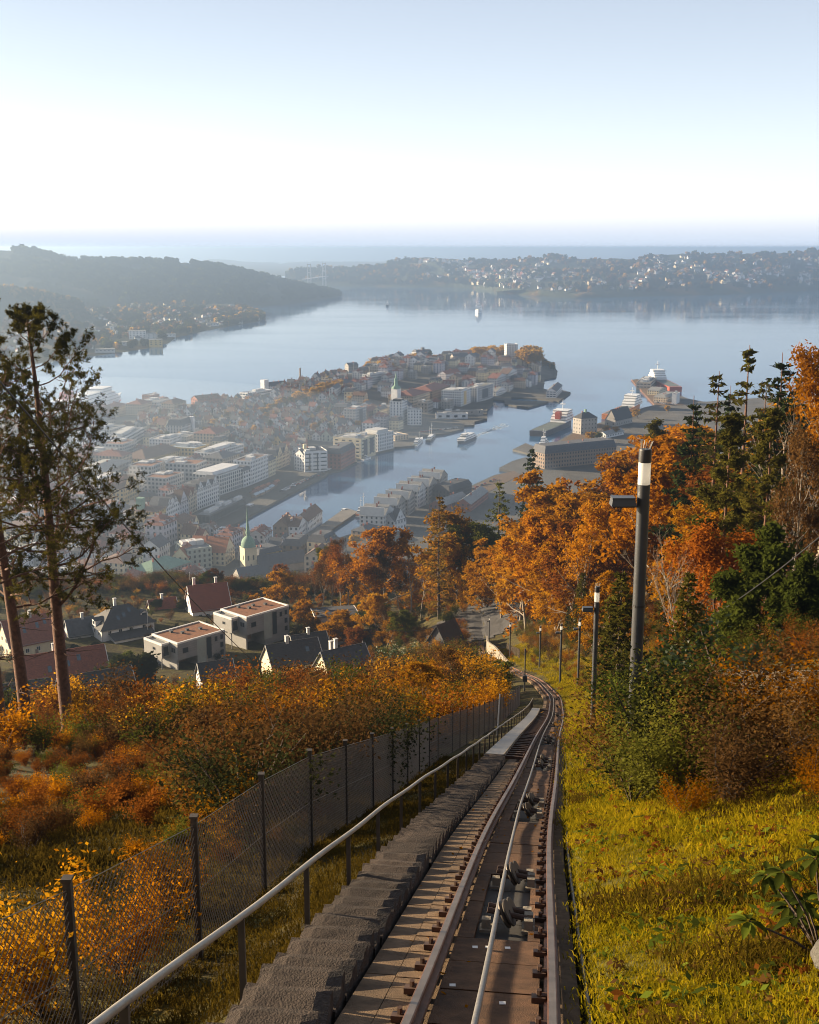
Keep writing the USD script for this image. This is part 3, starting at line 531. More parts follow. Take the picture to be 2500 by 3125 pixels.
B('long_school', 'long slate-roofed school with end gable on the ridge', (1385,1106), (1462,1102), 15, 8, 'stone', 'slate', 'gable', 5)
B('museum', 'waterside hall with a glassy white corner tower on the far shore', (826,1197), (873,1191), 16, 9, 'lilac', 'slate', 'gable', 4, more=towers(('corner_tower', -.18, .4, 8, 8, -9, 8)), extra={'corner_tower': 'wall_white'})
B('terminal_hall', 'long white curved terminal hall on the far shore', (758,1215), (830,1206), 14, 7, 'white', 'blue', 'flat', **strip)
B('silo_block', 'red brown block with pale stair tower at the far water edge', (462,1239), (488,1234), 14, 13, 'brick', 'grey', 'flat')
B('round_roof_hall', 'brick hall with barrel-shaped red roof beside the silo block', (492,1244), (520,1240), 14, 8, 'brick', 'red', 'mansard', 4)
B('brick_factory', 'long red brick factory with dark roofs on the far shore', (604,1244), (676,1236), 14, 10, 'brick', 'brown', 'gable', 4, dormers=5)
B('brown_roof_row', 'beige row with brown hipped roof before the brick factory', (530,1264), (570,1254), 16, 12, 'beige', 'brown', 'hip', 4)
B('slate_school', 'tall grey school with slate mansard and white tower bay', (556,1343), (590,1331), 16, 15, 'grey', 'slate', 'mansard', 6, more=towers(('tower_bay', .95, .05, 5, 5, -15, 6)), extra={'tower_bay': 'wall_white'})
B('terraced_office', 'white banded terrace office in the hazy left of the town', (384,1379), (440,1346), 20, 14, 'white', 'grey', 'flat', bands=True, **strip)
B('yellow_block', 'long ochre yellow block with white roof structure', (596,1405), (640,1391), 30, 11, 'yellow', 'blue', 'flat', **big)
B('brown_hall', 'huge dark brown hip-roofed hall left of the ochre block', (446,1432), (560,1400), 26, 9, 'yellow', 'brown', 'hip', 7)
B('white_office', 'white flat office with set-back roof floor behind the front row', (644,1424), (745,1394), 18, 12, 'white', 'flat', 'flat', more=towers(('roof_floor', .5, .55, 26, 9, .2, 3)), extra={'roof_floor': 'wall_white'}, **big)
B('grey_palace', 'broad grey ministry block with rows of windows in the haze', (318,1492), (402,1452), 26, 14, 'stone', 'grey', 'hip', 3)
B('blue_roof_store', 'low store with blue white roof terraces in the town centre', (500,1452), (578,1426), 20, 9, 'white', 'blue', 'flat', **big)
B('bank_palace', 'cream yellow bank palace with brown mansard and clock gable', (380,1543), (426,1521), 20, 13, 'yellow', 'brown', 'mansard', 5, gables=2, dormers=4)
B('cream_palace', 'white cream palace left of the yellow bank palace', (322,1528), (372,1500), 18, 15, 'cream', 'flat', 'flat')
B('grid_block', 'grey white office block seen between the pine trunks', (124,1852), (178,1830), 22, 17, 'pale', 'grey', 'flat', style=dict(sx=2.6))
B('classical_house', 'cream classical house with tall windows below the smoke', (381,1780), (438,1752), 18, 12, 'cream', 'brown', 'hip', 3)
B('brown_roof_complex', 'low complex of brown and grey roofs behind the pine branch', (290,1793), (374,1762), 28, 9, 'stone', 'brown', 'hip', 4)
B('copper_roof_hall', 'hall with broad grey green copper roof behind the flagpole', (470,1792), (585,1752), 22, 8, 'stone', 'copper', 'hip', 5)
B('pale_street_house', 'pale green grey four-storey street house with white roof terrace', (536,1716), (574,1742), 16, 13, 'green_grey', 'grey', 'flat', more=towers(('roof_terrace', .4, .5, 7, 6, .2, 3)), extra={'roof_terrace': 'wall_white'})
B('orange_roof_house', 'cream house with orange tiled roof and row of roof windows', (576,1744), (626,1716), 11, 9, 'cream', 'orange', 'gable', 6, dormers=3)
B('orange_roof_hall', 'large hall with long orange roof and arched gable end', (688,1728), (716,1706), 24, 9, 'cream', 'orange', 'gable_y', 8)
B('cream_gable_house', 'tall cream house with a bare stepped gable at the market street', (592,1680), (620,1668), 10, 11, 'cream', 'brown', 'gable_y', 6)
B('cream_gable_house', 'smaller cream gable behind the tall bare-gabled house', (616,1682), (640,1671), 9, 9, 'cream', 'red', 'gable_y', 5)
B('yellow_parish_house', 'orange yellow house with dark roof right of the church tower', (792,1742), (862,1725), 14, 10, 'yellow', 'slate', 'mansard', 3)
B('market_hall', 'low modern market hall of dark glass with a wide grey roof', (640,1600), (750,1544), 12, 6, 'dark', 'grey', 'flat', style=dict(sx=2.4, sz=6, ww=2.2, wh=4.4))
B('dark_hotel', 'large dark brick hotel with slate mansards above the wharf', (1662,1432), (1880,1408), 20, 14, 'brown', 'slate', 'mansard', 7, dormers=9)
B('stone_tower', 'old grey stone tower with dark hipped roof on the fortress quay', (1773,1326), (1822,1321), 14, 17, 'stone', 'black', 'hip', 6, style=dict(sx=4, sz=4, ww=1, wh=1.6), more=towers(('cupola', .5, .5, 2, 2, 5, 9)), extra={'cupola': 'roof_copper'})
B('medieval_hall', 'old stone hall with very steep dark roof on the fortress', (1880,1302), (1930,1290), 14, 7, 'stone', 'black', 'gable', 12, style=dict(sx=5, sz=5, ww=1, wh=2))
B('fortress_barracks', 'long low barracks with grey roof beside the steep stone hall', (1850,1338), (1905,1326), 10, 4, 'white', 'grey', 'gable', 3)
B('quay_terminal', 'beige four-storey terminal on the tip of the long pier', (1985,1186), (2004,1168), 20, 8, 'beige', 'grey', 'flat', bands=True, style=dict(sx=4, ww=3.4, wh=1.2))
B('pier_warehouse', 'long pale warehouse on the long pier behind the terminal', (2010,1206), (2036,1196), 16, 6, 'cream', 'grey', 'gable_y', 3)
B('pier_warehouse', 'beige barrel-roofed warehouse on the landward part of the long pier', (2031,1228), (2066,1216), 16, 6, 'beige', 'grey', 'mansard', 3)
B('white_silo_house', 'tall narrow white house at the foot of the long pier', (2064,1234), (2074,1228), 6, 13, 'white', 'grey', 'flat', style=dict(sx=9, sz=20, ww=.6, wh=.8))
# the wharf row on the right bank: we see the backs of the gabled houses
for k, (c, e, n) in enumerate([((1172,1628),(1205,1602),'first and largest grey-roofed wharf house, nearest the market'), ((1212,1596),(1238,1578),'second wharf house with chimney wall, next to the largest'), ((1246,1573),(1268,1557),'third wharf house, behind the blossoming pale tree'), ((1276,1551),(1300,1535),'fourth wharf house, with a slim roof ridge'), ((1308,1531),(1336,1513),'fifth wharf house, behind the top of the yellow larch'), ((1342,1510),(1366,1495),'sixth wharf house, last before the open promenade')]):
    B('wharf_house', n, c, e, 18, 12 + (k % 2), 'stone' if k % 3 else 'pale', 'grey', 'gable_y', 6, more=towers(('fire_wall', .02, .5, .7, 18, 0, 6.6 - k % 2), ), extra={'fire_wall': 'wall_pale'})
B('white_gable_villa', 'white gabled house with tall windows before the first wharf house', (1204,1624), (1240,1612), 10, 8, 'white', 'slate', 'gable', 5, gables=1)
B('modern_museum', 'dark arched roof building in the wharf row', (1372,1534), (1440,1510), 16, 9, 'dark', 'black', 'mansard', 4)
B('long_wharf_roof', 'long low grey roof behind the arched dark building', (1350,1568), (1430,1540), 12, 6, 'brick', 'grey', 'gable', 4)
B('long_wharf_roof', 'second long grey roof with red end wall at the yellow trees', (1436,1562), (1490,1520), 12, 6, 'brick', 'grey', 'gable', 4)
B('quay_store', 'low dark store on the near end of the right quay', (1118,1650), (1160,1632), 12, 6, 'brown', 'slate', 'hip', 3)
# the wooden wharf by the fish market
for k, (c, e, n) in enumerate([((853,1620),(872,1636),'left gabled house of the wooden fish wharf'), ((880,1640),(904,1620),'middle dark gabled house of the wooden fish wharf'), ((912,1641),(936,1622),'front white gabled house of the wooden fish wharf'), ((940,1624),(966,1604),'long white gabled house of the wooden fish wharf beside the jetty'), ((966,1602),(984,1590),'far white gabled house of the wooden fish wharf')]):
    B('wooden_wharf_house', n, c, e, 11, 8, 'white' if k != 1 else 'brown', 'brown', 'gable' if k != 2 else 'gable_y', 5, z=1.6)
# the church
tw = at(760, 1748); zc = 2.0
t = thing('church', 'stone church with pale tower, green onion dome and needle spire', 'church', (tw[0], tw[1], zc), math.radians(30))
P = MB().bar(-4, -4, -3, 4, 4, 17).bar(-4.2, -4.2, 16.4, 4.2, 4.2, 17.0); mesh(t, 'tower', P, 'wall_cream')
mesh(t, 'belfry_windows', MB().bar(-2.2, -4.06, 9, -1.2, -3.9, 12).bar(1.2, -4.06, 9, 2.2, -3.9, 12).bar(-.4, -4.06, 4, .4, -3.9, 6.5).bar(-4.06, -2, 9, -3.9, -1, 12), 'window_glass', kind='stuff')
mesh(t, 'dome', MB().lathe([(4.9, 17.0), (4.8, 18), (4.5, 19.6), (3.7, 21.4), (2.3, 22.8), (1.3, 23.6), (1.2, 25.5)], sides=8), 'roof_copper', smooth=40)
mesh(t, 'spire', MB().lathe([(1.7, 25.4), (1.2, 27), (.6, 33), (.25, 39), (.08, 42)], sides=8), 'roof_copper')
P, Rf = MB(), MB(); P.bar(4.3, -9, -3, 36, 5, 5); gable(P, Rf, 4.3, -9, 36, 5, 5, 6); P.bar(-14, -20, -3, 6, -9.2, 4); gable(P, Rf, -14, -20, 6, -9.2, 4, 4.5)
mesh(t, 'nave', P, 'wall_stone'); mesh(t, 'nave_roof', Rf, 'roof_slate')
FOOT.append(Point(tw[0] + 5, tw[1] - 8).buffer(28))
# the second church, out on the peninsula
tw = at(1209, 1248, 4); zc = city_z(tw[0], tw[1])
t = thing('church', 'white church tower with weathered green spire among the harbour offices', 'church', (tw[0], tw[1], zc), math.radians(60))
mesh(t, 'tower', MB().bar(-4.5, -4.5, -3, 4.5, 4.5, 22), 'wall_white'); mesh(t, 'spire', MB().lathe([(6.2, 22), (5.4, 24), (2.6, 26), (2.2, 32), (2.6, 33), (1.4, 35), (.5, 41), (.1, 43)], sides=8), 'roof_copper')
P, Rf = MB(), MB(); P.bar(5, -7, -3, 30, 7, 9); gable(P, Rf, 5, -7, 30, 7, 9, 7); mesh(t, 'nave', P, 'wall_white'); mesh(t, 'nave_roof', Rf, 'roof_red')
FOOT.append(Point(tw[0] + 8, tw[1] + 8).buffer(22))
c = at(917, 1186, 2)
mesh('/World', 'factory_chimney', MB().lathe([(1.7, 0), (1.2, 28), (1.4, 28.3), (1.3, 29.5), (.9, 29.5)], c, 10), 'wall_brown', label='thin tall factory chimney standing alone before the water', cat='chimney')
c = at(1079, 1130, 20); mesh('/World', 'flagpole', MB().tube([c, c + [0, 0, 14]], [.18, .08], 5), 'white_paint', label='white flagpole beside the dark house on the ridge', cat='flagpole')
# roof lettering of the frame office, too far to read more than bright capitals
mesh(SIGN, 'roof_sign', (lambda m: (np.c_[m.vertices[:, 0] + 22, np.full(len(m.vertices), .6) - m.vertices[:, 2], m.vertices[:, 1] + 18.9], np.array(m.faces)))(meshkit.text_mesh('HAVILA', 3.4, .2, True)), 'wall_cream')

# piers, quays and market stalls
def pier(name, label, px, z0, z1, look, cat='pier'):
    poly = Polygon([tuple(at(*p)[:2]) for p in px]); poly = poly if poly.is_valid else poly.buffer(0)
    t = thing(name, label, cat); mesh(t, 'deck', slab(poly, z1 - .5, z1), look); mesh(t, 'piles', slab(poly.buffer(-.8), z0, z1 - .5), 'sleeper'); return t
pier('jetty', 'long stone jetty running out from the wooden fish wharf', [(957,1652),(1092,1562),(1062,1552),(1040,1560),(985,1600),(900,1650)], -2, 2.2, 'quay')
pier('promenade', 'open beige promenade along the right bank', [(1370,1522),(1512,1452),(1569,1437),(1590,1450),(1530,1480),(1440,1530)], 1.9, 2.12, 'concrete')
pier('fortress_quay', 'broad pale quay apron beside the moored supply ship', [(1672,1370),(1775,1309),(1832,1293),(1850,1300),(1790,1350),(1760,1372),(1690,1384)], 1.9, 2.12, 'concrete')
pier('long_pier_apron', 'pale concrete apron on the long pier with fenders', [(1932,1161),(1944,1158),(2060,1216),(2090,1236),(2005,1240)], 1.9, 2.12, 'concrete')
for k in range(26):
    p = at(1929 + k * 2.7, 1160 + k * 2.95, 1.2); mesh('/World', 'fender', MB().box((p[0] - .4, p[1] - .6, 1.2), (1.2, 1.2, 1.9)), 'boat_orange', label='yellow rubber fender on the edge of the long pier', cat='fender', group='fenders along the long pier')
st = 'market stalls in rows on the town quay'
cl = {'orange': 'roof_orange', 'red': 'roof_red', 'blue': 'roof_blue'}
for k, (px, py, co) in enumerate([(775,1512,'red'),(790,1506,'red'),(806,1500,'red'),(783,1502,'orange'),(799,1496,'orange'),(816,1490,'orange'),(826,1496,'blue'),(812,1505,'blue'),(796,1513,'blue'),(835,1488,'red'),(842,1480,'orange'),(780,1520,'blue')]):
    p = at(px, py); tt = thing('market_stall', {'red': 'red-roofed', 'orange': 'orange-roofed', 'blue': 'blue-roofed'}[co] + ' market stall in the cluster on the town quay', 'stall', p, math.radians(74), st + ', ' + co)
    a, b2 = MB(), MB(); a.bar(0, 0, 0, 9, 4, 2.4); gable(a, b2, 0, 0, 9, 4, 2.4, 1.1); mesh(tt, 'stall_body', a, 'wall_brown'); mesh(tt, 'tent_roof', b2, cl[co]); FOOT.append(Point(p[0], p[1]).buffer(8))

# ------------------------------------------------------------------ the many ordinary houses
def house_kind(name, lb, la, h, wall, roof_c, roof, rh, **kw):
    k = kind_of(name); dress(k, parts_of(lb, la, h, roof, rh, **kw), wall, roof_c); return k, lb, la
OLD = [(house_kind('old_house', 9, 7.5, 5.2, w, r, 'gable' if q % 2 else 'gable_y', 3.6 + q % 3 * .5, seed=q, dormers=q % 3 == 0 and 1 or 0), w, r) for q, (w, r) in enumerate(
       [('white','red'),('white','slate'),('cream','brown'),('white','brown'),('pale','slate'),('yellow','slate'),('white','slate'),('brick','grey'),('green_grey','brown'),('white','grey')])]
TOWN = [(house_kind('town_house', 17, 12, 9 + q % 3 * 2, w, r, rf, 4, seed=q + 30, dormers=q % 2 * 3), w, r) for q, (w, r, rf) in enumerate(
       [('white','red','hip'),('cream','slate','mansard'),('beige','brown','gable'),('pale','red','gable'),('white','slate','gable'),('lilac','red','hip'),('brown','slate','mansard'),('stone','grey','flat')])]
BLOCKS = [(house_kind('city_block', 30, 22, 13 + q % 3 * 2, w, r, rf, 4, seed=q + 60, **(big if q % 2 else {})), w, r) for q, (w, r, rf) in enumerate(
       [('pale','grey','flat'),('cream','brown','mansard'),('white','flat','flat'),('stone','slate','hip'),('beige','red','hip'),('grey','sedum','flat'),('brick','brown','mansard')])]
TONE = {'white': 'white', 'cream': 'cream', 'pale': 'pale grey', 'yellow': 'yellow', 'brick': 'red brick', 'green_grey': 'green grey', 'beige': 'beige', 'lilac': 'lilac grey', 'brown': 'brown', 'stone': 'stone grey', 'grey': 'grey'}
RTONE = {'red': 'red', 'slate': 'slate', 'brown': 'brown', 'orange': 'orange', 'grey': 'grey flat', 'flat': 'light flat', 'sedum': 'rust flat'}
def zone(x, y, b):
    """Words for the place of a thing inside the bounds b = (smallest x/y, largest x/y, nearest, farthest)."""
    u, v = (x / y - b[0]) / (b[1] - b[0] + 1e-9), (y - b[2]) / (b[3] - b[2] + 1e-9)
    return ['front', 'second', 'middle', 'farther', 'back'][min(max(int(v * 5), 0), 4)] + ' ' + ['far left', 'left', 'mid left', 'mid right', 'right', 'far right'][min(max(int(u * 6), 0), 5)]
def fill(px, kinds, step, jitter, name, what, where, ang=74, skip=.1, shrink=(.85, 1.15), seed=1, z=9, limit=150):
    poly = Polygon([tuple(at(p[0], p[1], z)[:2]) for p in px]).buffer(0); poly = poly.intersection(LAND.buffer(-3))
    rg = random.Random(seed); th = math.radians(ang); c, s = math.cos(th), math.sin(th); x0, y0, x1, y1 = poly.bounds; m = ((x0+x1)/2, (y0+y1)/2); r = max(x1-x0, y1-y0)
    n, out, foot = int(r / min(step)) + 1, 0, FOOT; ex = np.array(poly.exterior.coords if poly.geom_type == 'Polygon' else [c_ for g_ in poly.geoms for c_ in g_.exterior.coords]); zb = ((ex[:, 0] / ex[:, 1]).min(), (ex[:, 0] / ex[:, 1]).max(), ex[:, 1].min(), ex[:, 1].max())
    cells = [(i, j) for i in range(-n, n) for j in range(-n, n)]; rg.shuffle(cells)
    for i, j in cells:
        if rg.random() < skip or out >= limit: continue
        u, v = i * step[0] + rg.uniform(-jitter, jitter), j * step[1] + rg.uniform(-jitter, jitter); x, y = m[0] + c*u - s*v, m[1] + s*u + c*v
        if not poly.contains(Point(x, y)): continue
        (k, lb, la), w, rf = rg.choice(kinds); sc = rg.uniform(*shrink); a = th + math.radians(rg.uniform(-6, 6)) + (math.pi / 2 if rg.random() < .3 else 0)
        q = claim(x, y, lb * sc, la * sc, a, .4)
        if not LAND.contains(q): continue
        if any(q.intersects(o) for o in foot): continue
        foot.append(q); cx, cy = q.centroid.x, q.centroid.y
        zz = min(city_z(*p) for p in list(q.exterior.coords)[:4])
        copy(k, name, f'{TONE[w]} {what}, {RTONE[rf]} roof, {where}, {zone(cx, cy, zb)}', 'house', (x, y, zz), a, (sc, sc, sc * rg.uniform(.9, 1.15)), f'{TONE[w]} {what}s with {RTONE[rf]} roofs {where}, {zone(cx, cy, zb)}'); out += 1
    return out
N1 = fill([(0,1340),(430,1310),(640,1335),(760,1400),(700,1430),(600,1500),(420,1600),(300,1720),(-40,1790)], BLOCKS, (37, 30), 2, 'city_block', 'city block', 'in the hazy town centre', seed=3, limit=70)
N2 = fill([(100,1690),(480,1650),(600,1640),(700,1660),(860,1680),(1000,1690),(1060,1720),(1060,1800),(820,1815),(300,1830),(0,1850)], TOWN, (20, 16), 2, 'town_house', 'town house', 'around the church below the hill', seed=4, limit=60, z=2)
N3 = fill([(1130,1128),(1300,1098),(1480,1090),(1650,1098),(1655,1160),(1600,1175),(1480,1200),(1340,1235),(1210,1290),(1100,1300),(1060,1260),(1080,1180)], TOWN, (22, 17), 2, 'town_house', 'row house', 'on the outer peninsula', seed=5, skip=.12, limit=110, z=14)
N4 = fill([(440,1270),(560,1250),(800,1222),(900,1195),(1050,1160),(1090,1230),(1130,1290),(1080,1320),(960,1345),(880,1400),(830,1430),(740,1400),(640,1335),(520,1330),(430,1310)], OLD, (13.5, 11.5), 1.2, 'old_house', 'small house', 'in the old quarter', seed=6, skip=.08, limit=290, z=9)
N5 = fill([(250,1255),(450,1245),(560,1250),(440,1300),(200,1340),(0,1345),(0,1290)], BLOCKS, (40, 30), 3, 'city_block', 'dockside block', 'near the moored ferry', seed=8, limit=20)
N6 = fill([(0,1340),(430,1310),(640,1335),(760,1400),(700,1430),(600,1500),(420,1600),(300,1720),(-40,1790)], TOWN, (19, 15), 3, 'town_house', 'infill house', 'among town centre blocks', seed=13, limit=120, shrink=(.6, .95))
N7 = fill([(60,1680),(480,1620),(600,1620),(720,1650),(860,1670),(1020,1690),(1090,1720),(1100,1800),(820,1830),(300,1860),(0,1880)], OLD + TOWN[:4], (13, 12), 3, 'town_house', 'little house', 'packed at the hill foot', seed=14, limit=130, z=2, skip=.02)
# far suburb and island: small houses a few pixels across
FAR = []
for q, (w_, r_) in enumerate([('white','red'),('white','slate'),('cream','brown'),('pale','grey'),('white','orange'),('brick','slate')]):
    k = kind_of('far_house'); a, b2 = MB(), MB(); a.bar(-6, -4.5, -4, 6, 4.5, 6); gable(a, b2, -6, -4.5, 6, 4.5, 6, 4); mesh(k, 'wall', a, 'wall_' + w_); mesh(k, 'roof', b2, 'roof_' + r_); FAR.append((k, w_, r_))
def sprinkle(G, n, rows, cols, where, seed, size=(.6, 1.05), cluster=4, ):
    rg = random.Random(seed); k = 0; Q = G[int(rows[0]):int(rows[1]) + 1, int(cols[0]):int(cols[1]) + 1].reshape(-1, 3); zb = ((Q[:, 0] / Q[:, 1]).min(), (Q[:, 0] / Q[:, 1]).max(), Q[:, 1].min(), Q[:, 1].max())
    while k < n:
        i0, j0 = rg.uniform(*rows), rg.uniform(*cols)
        for _ in range(rg.randint(1, cluster)):
            i, j = i0 + rg.gauss(0, .8), j0 + rg.gauss(0, 2.5)
            if not (rows[0] <= i <= rows[1] and cols[0] <= j <= cols[1]) or k >= n: continue
            a, b2 = int(i), int(j); p = G[a, b2] + (G[a+1, b2] - G[a, b2]) * (i - a) + (G[a, b2+1] - G[a, b2]) * (j - b2)
            kd, w_, r_ = rg.choice(FAR); s = rg.uniform(*size)
            copy(kd, 'far_house', f'tiny {TONE[w_]} house, {RTONE[r_]} roof, {where}, {zone(p[0], p[1], zb)}', 'house', p, rg.uniform(0, 6.3), s, f'tiny {TONE[w_]} houses with {RTONE[r_]} roofs {where}, {zone(p[0], p[1], zb)}'); k += 1
sprinkle(T1, 150, (5, 24), (20, 118), 'in the far suburb', 21)
sprinkle(T2, 145, (2, 15), (60, 282), 'on the far island', 22, (1.2, 2.0), 6)
def more_houses(name, label, G, n, rows, cols, seed, size):
    rg = np.random.default_rng(seed); ii, jj = rg.uniform(*rows, n * 3), rg.uniform(*cols, n * 3); keep = meshkit.noise(np.stack([ii / 2.5, jj / 7, 0 * ii], -1), seed) > .5; ii, jj = ii[keep][:n], jj[keep][:n]; a, b = ii.astype(int), jj.astype(int)
    P = G[a, b] + (G[a+1, b] - G[a, b]) * (ii - a)[:, None] + (G[a, b+1] - G[a, b]) * (jj - b)[:, None]; w1, r1 = MB(), MB(); w1.bar(-6, -4.5, -4, 6, 4.5, 6); gable(w1, r1, -6, -4.5, 6, 4.5, 6, 4)
    N = len(P); rz = rg.uniform(0, 6.28, N); sc = rg.uniform(*size, N); pk = rg.integers(0, 3, N)
    scatter(name, [(w1, 'wall_white', 'walls'), (w1, 'wall_cream', 'walls'), (w1, 'wall_pale', 'walls'), (r1, 'roof_red', 'roofs'), (r1, 'roof_slate', 'roofs'), (r1, 'roof_brown', 'roofs')], np.concatenate([P, P]), np.concatenate([rz, rz]), np.concatenate([sc, sc]), np.concatenate([pk, 3 + rg.integers(0, 3, N)]), label, 'houses')
more_houses('suburb_houses', 'countless further tiny houses of the far suburb', T1, 420, (3, 25), (18, 124), 23, (.6, 1.1))
more_houses('island_houses', 'countless further tiny houses over the island slopes', T2, 800, (2, 22), (50, 292), 24, (1.0, 1.7))
for k, (px, py, w_, d_, h_, c_, lab) in enumerate([(905 * .464,770 + 258,60,26,22,'white','white dockside hall with a blank wall in the far suburb'),(995 * .464,1028,34,24,14,'pale','pale hall beside the blank white one in the far suburb'),(1025 * .464,1050,44,20,16,'yellow','yellow shed at the pier of the far suburb'),(1100 * .464,1022,60,14,7,'white','long low white hall on the far suburb shore'),(780 * .464,1048,70,24,7,'pale','long flat works hall in the far suburb'),(560 * .464,1058,50,22,7,'white','white flat hall on the shore of the far suburb'),(690 * .464,1068,60,26,6,'grey','grey low works on the shore of the far suburb'),(530 * .464,1076,26,18,8,'white','white block at the left end of the far suburb shore'),(600 * .464,1010,30,22,13,'pale','pale apartment block among the far suburb houses'),(735 * .464,1008,16,16,16,'white','narrow white apartment tower in the far suburb'),(1540 * .464,982,70,16,6,'white','long white quay building near the tip of the far suburb'),(1400 * .464,990,50,16,8,'pale','pale quay building near the tip of the far suburb')]):
    w_, d_, h_ = w_ * .62, d_ * .62, h_ * .75; p = at(px, py, 6); t = thing('works_hall', lab, 'building', (p[0], p[1], 3), math.radians(12)); a, b2 = MB(), MB(); a.bar(-w_/2, -d_/2, -6, w_/2, d_/2, h_); b2.bar(-w_/2 - .5, -d_/2 - .5, h_ + .01, w_/2 + .5, d_/2 + .5, h_ + 1); c2 = MB(); wins(c2, (-w_/2, -d_/2), (w_/2, -d_/2), 1, h_ - 1, sx=7, ww=3, sz=4); mesh(t, 'wall', a, 'wall_' + c_); mesh(t, 'roof', b2, 'roof_grey'); mesh(t, 'windows', c2, 'window_glass', kind='stuff')
# suspension bridge tower beyond the wooded point
p = atd(944, 862, 5900); t = thing('suspension_bridge', 'slim suspension bridge tower rising behind the wooded point', 'bridge', (p[0], p[1], 0), math.radians(84))
def pylon(x): 
    m = MB()
    for s in (-8, 8): m.box((x, s, 60), (5, 5, 124), top=(.7, .7))
    for zz in (40, 80, 118): m.box((x, 0, zz), (3.5, 14, 5))
    return m
mesh(t, 'pylon', pylon(0), 'wall_pale'); mesh(t, 'pylon', pylon(420), 'wall_pale')
mesh(t, 'deck', MB().bar(-150, -6, 50, 520, 6, 53), 'wall_pale')
for s in (-8, 8): mesh(t, 'main_cable', MB().tube([(x, s, 55 + 66 * ((x - 210) / 210) ** 2) for x in np.linspace(0, 420, 21)], .5, 4), 'wall_pale')
# ------------------------------------------------------------------ ships and boats
def hull_mesh(L, Bm, fb, bow=.3, sheer=.5, draft=1.0, stern=.9):
    m, rings = MB(), []
    for t in np.linspace(0, 1, 15):
        w = Bm / 2 * (stern + (1 - stern) * min(t / .25, 1)) * (1 if t < 1 - bow else max(1 - ((t - 1 + bow) / bow) ** 2, .02))
        z1 = fb + sheer * max(t - .55, 0) ** 2 * 5 * fb; x = L * (t - .5); f = max(t - .8, 0) / .2 * L * .05
        rings.append([(x - f, -w * .75, -draft), (x, -w * .97, 0), (x + f, -w, z1), (x + f, w, z1), (x, w * .97, 0), (x - f, w * .75, -draft)])
    m.loft(rings); m.add(rings[0], [[0, 1, 2], [0, 2, 3], [0, 3, 4], [0, 4, 5]]); return m
def ship(name, label, stern, bow, Bm, fb, hull, decks, cat='ship', masts=(), lower=None, z=0, L=None, deck='deck_green', extra=()):
    a, b = at(*stern, z=z), at(*bow, z=z); c = (a + b) / 2; d = b - a; n = float(np.hypot(d[0], d[1])); n = L or n
    t = thing(name, label, cat, (c[0], c[1], z), math.atan2(d[1], d[0]))
    mesh(t, 'hull', hull_mesh(n, Bm, fb), hull)
    mesh(t, 'deck', MB().box((-n * .06, 0, fb + .04), (n * .8, Bm * .86, .1)), deck)
    if lower: mesh(t, 'boot_stripe', hull_mesh(n * 1.003, Bm * 1.02, fb * .3, sheer=0), lower)
    w, g = MB(), MB()
    for (x0, x1, wid, z0, z1, *r) in decks:
        w.box(((x0 + x1) / 2 * n, 0, fb + (z0 + z1) / 2), ((x1 - x0) * n, Bm * wid, z1 - z0), top=(r[0] if r else .96, .97))
        zz = fb + z0 + (z1 - z0) * .62; x, y = (x1 - x0) * n / 2 * 1.0, Bm * wid / 2
        g.box(((x0 + x1) / 2 * n, 0, zz), (2 * x * .985, 2 * y * .99 + .06, .55))
    mesh(t, 'superstructure', w, 'boat_white'); mesh(t, 'window_strip', g, 'window_glass')
    for x, h, r in masts: mesh(t, 'mast', MB().tube([(x * n, 0, fb), (x * n, 0, fb + h)], [r, r * .5], 5).box((x * n, 0, fb + h * .8), (r * 2, Bm * .3, r * 2)), 'boat_white')
    for nm, x0, x1, wid, z0, z1, look in extra: mesh(t, nm, MB().box(((x0 + x1) / 2 * n, 0, fb + (z0 + z1) / 2), ((x1 - x0) * n, Bm * wid, z1 - z0), top=(.9, .95)), look)
    return t
SUP = [(.12, .40, .92, .1, 4), (.14, .38, .9, 4, 7), (.17, .36, .84, 7, 10), (.19, .34, .92, 10, 13, .9)]
ship('supply_ship', 'big dark-hulled supply ship with white bridge tower moored at the fortress quay', (1640,1332), (1738,1290), 20, 6, 'boat_dark', SUP, masts=((.27, 24, .6),), extra=(('funnel', .1, .16, .3, 4, 12, 'boat_red'),))
ship('supply_ship', 'supply ship with rust red hull and white tower behind the long pier terminal', (2062,1196), (1990,1160), 20, 7, 'boat_red', SUP, masts=((.27, 26, .6),))
ship('supply_ship', 'orange-hulled supply ship with white tower behind the fortress trees', (1856,1280), (1950,1240), 18, 6, 'boat_orange', SUP, masts=((.25, 22, .6),))
ship('offshore_ship', 'white ship heading in across the open fjord', (1466,945), (1456,962), 22, 8, 'boat_white', [(-.1, .3, .9, .1, 6), (0, .28, .85, 6, 11), (.05, .26, .9, 11, 15), (.1, .2, .4, 15, 20)], masts=((.15, 32, .8),), L=80)
ship('fishing_boat', 'tiny lone boat far out on the fjord', (1179,936), (1186,932), 10, 5, 'boat_dark', [(-.3, .05, .7, .1, 8)], L=30, cat='boat', masts=((-.1, 16, .5),))
ship('catamaran_ferry', 'white fast ferry with dark hull gliding through the harbour', (1444,1336), (1399,1356), 9, 2.2, 'boat_dark', [(-.46, .34, .94, .05, 2.6, .93), (-.4, .2, .8, 2.6, 4.6, .9), (-.02, .2, .6, 4.6, 6.4, .8)], cat='ferry', masts=((0, 9, .2),), deck='boat_white')
ship('white_vessel', 'white museum vessel with masts at the near end of the fortress quay', (1668,1352), (1650,1366), 7, 3, 'boat_white', [(-.3, .2, .7, .1, 3), (-.1, .15, .6, 3, 6)], masts=((.1, 15, .25), (-.25, 12, .25)), cat='boat', L=26)
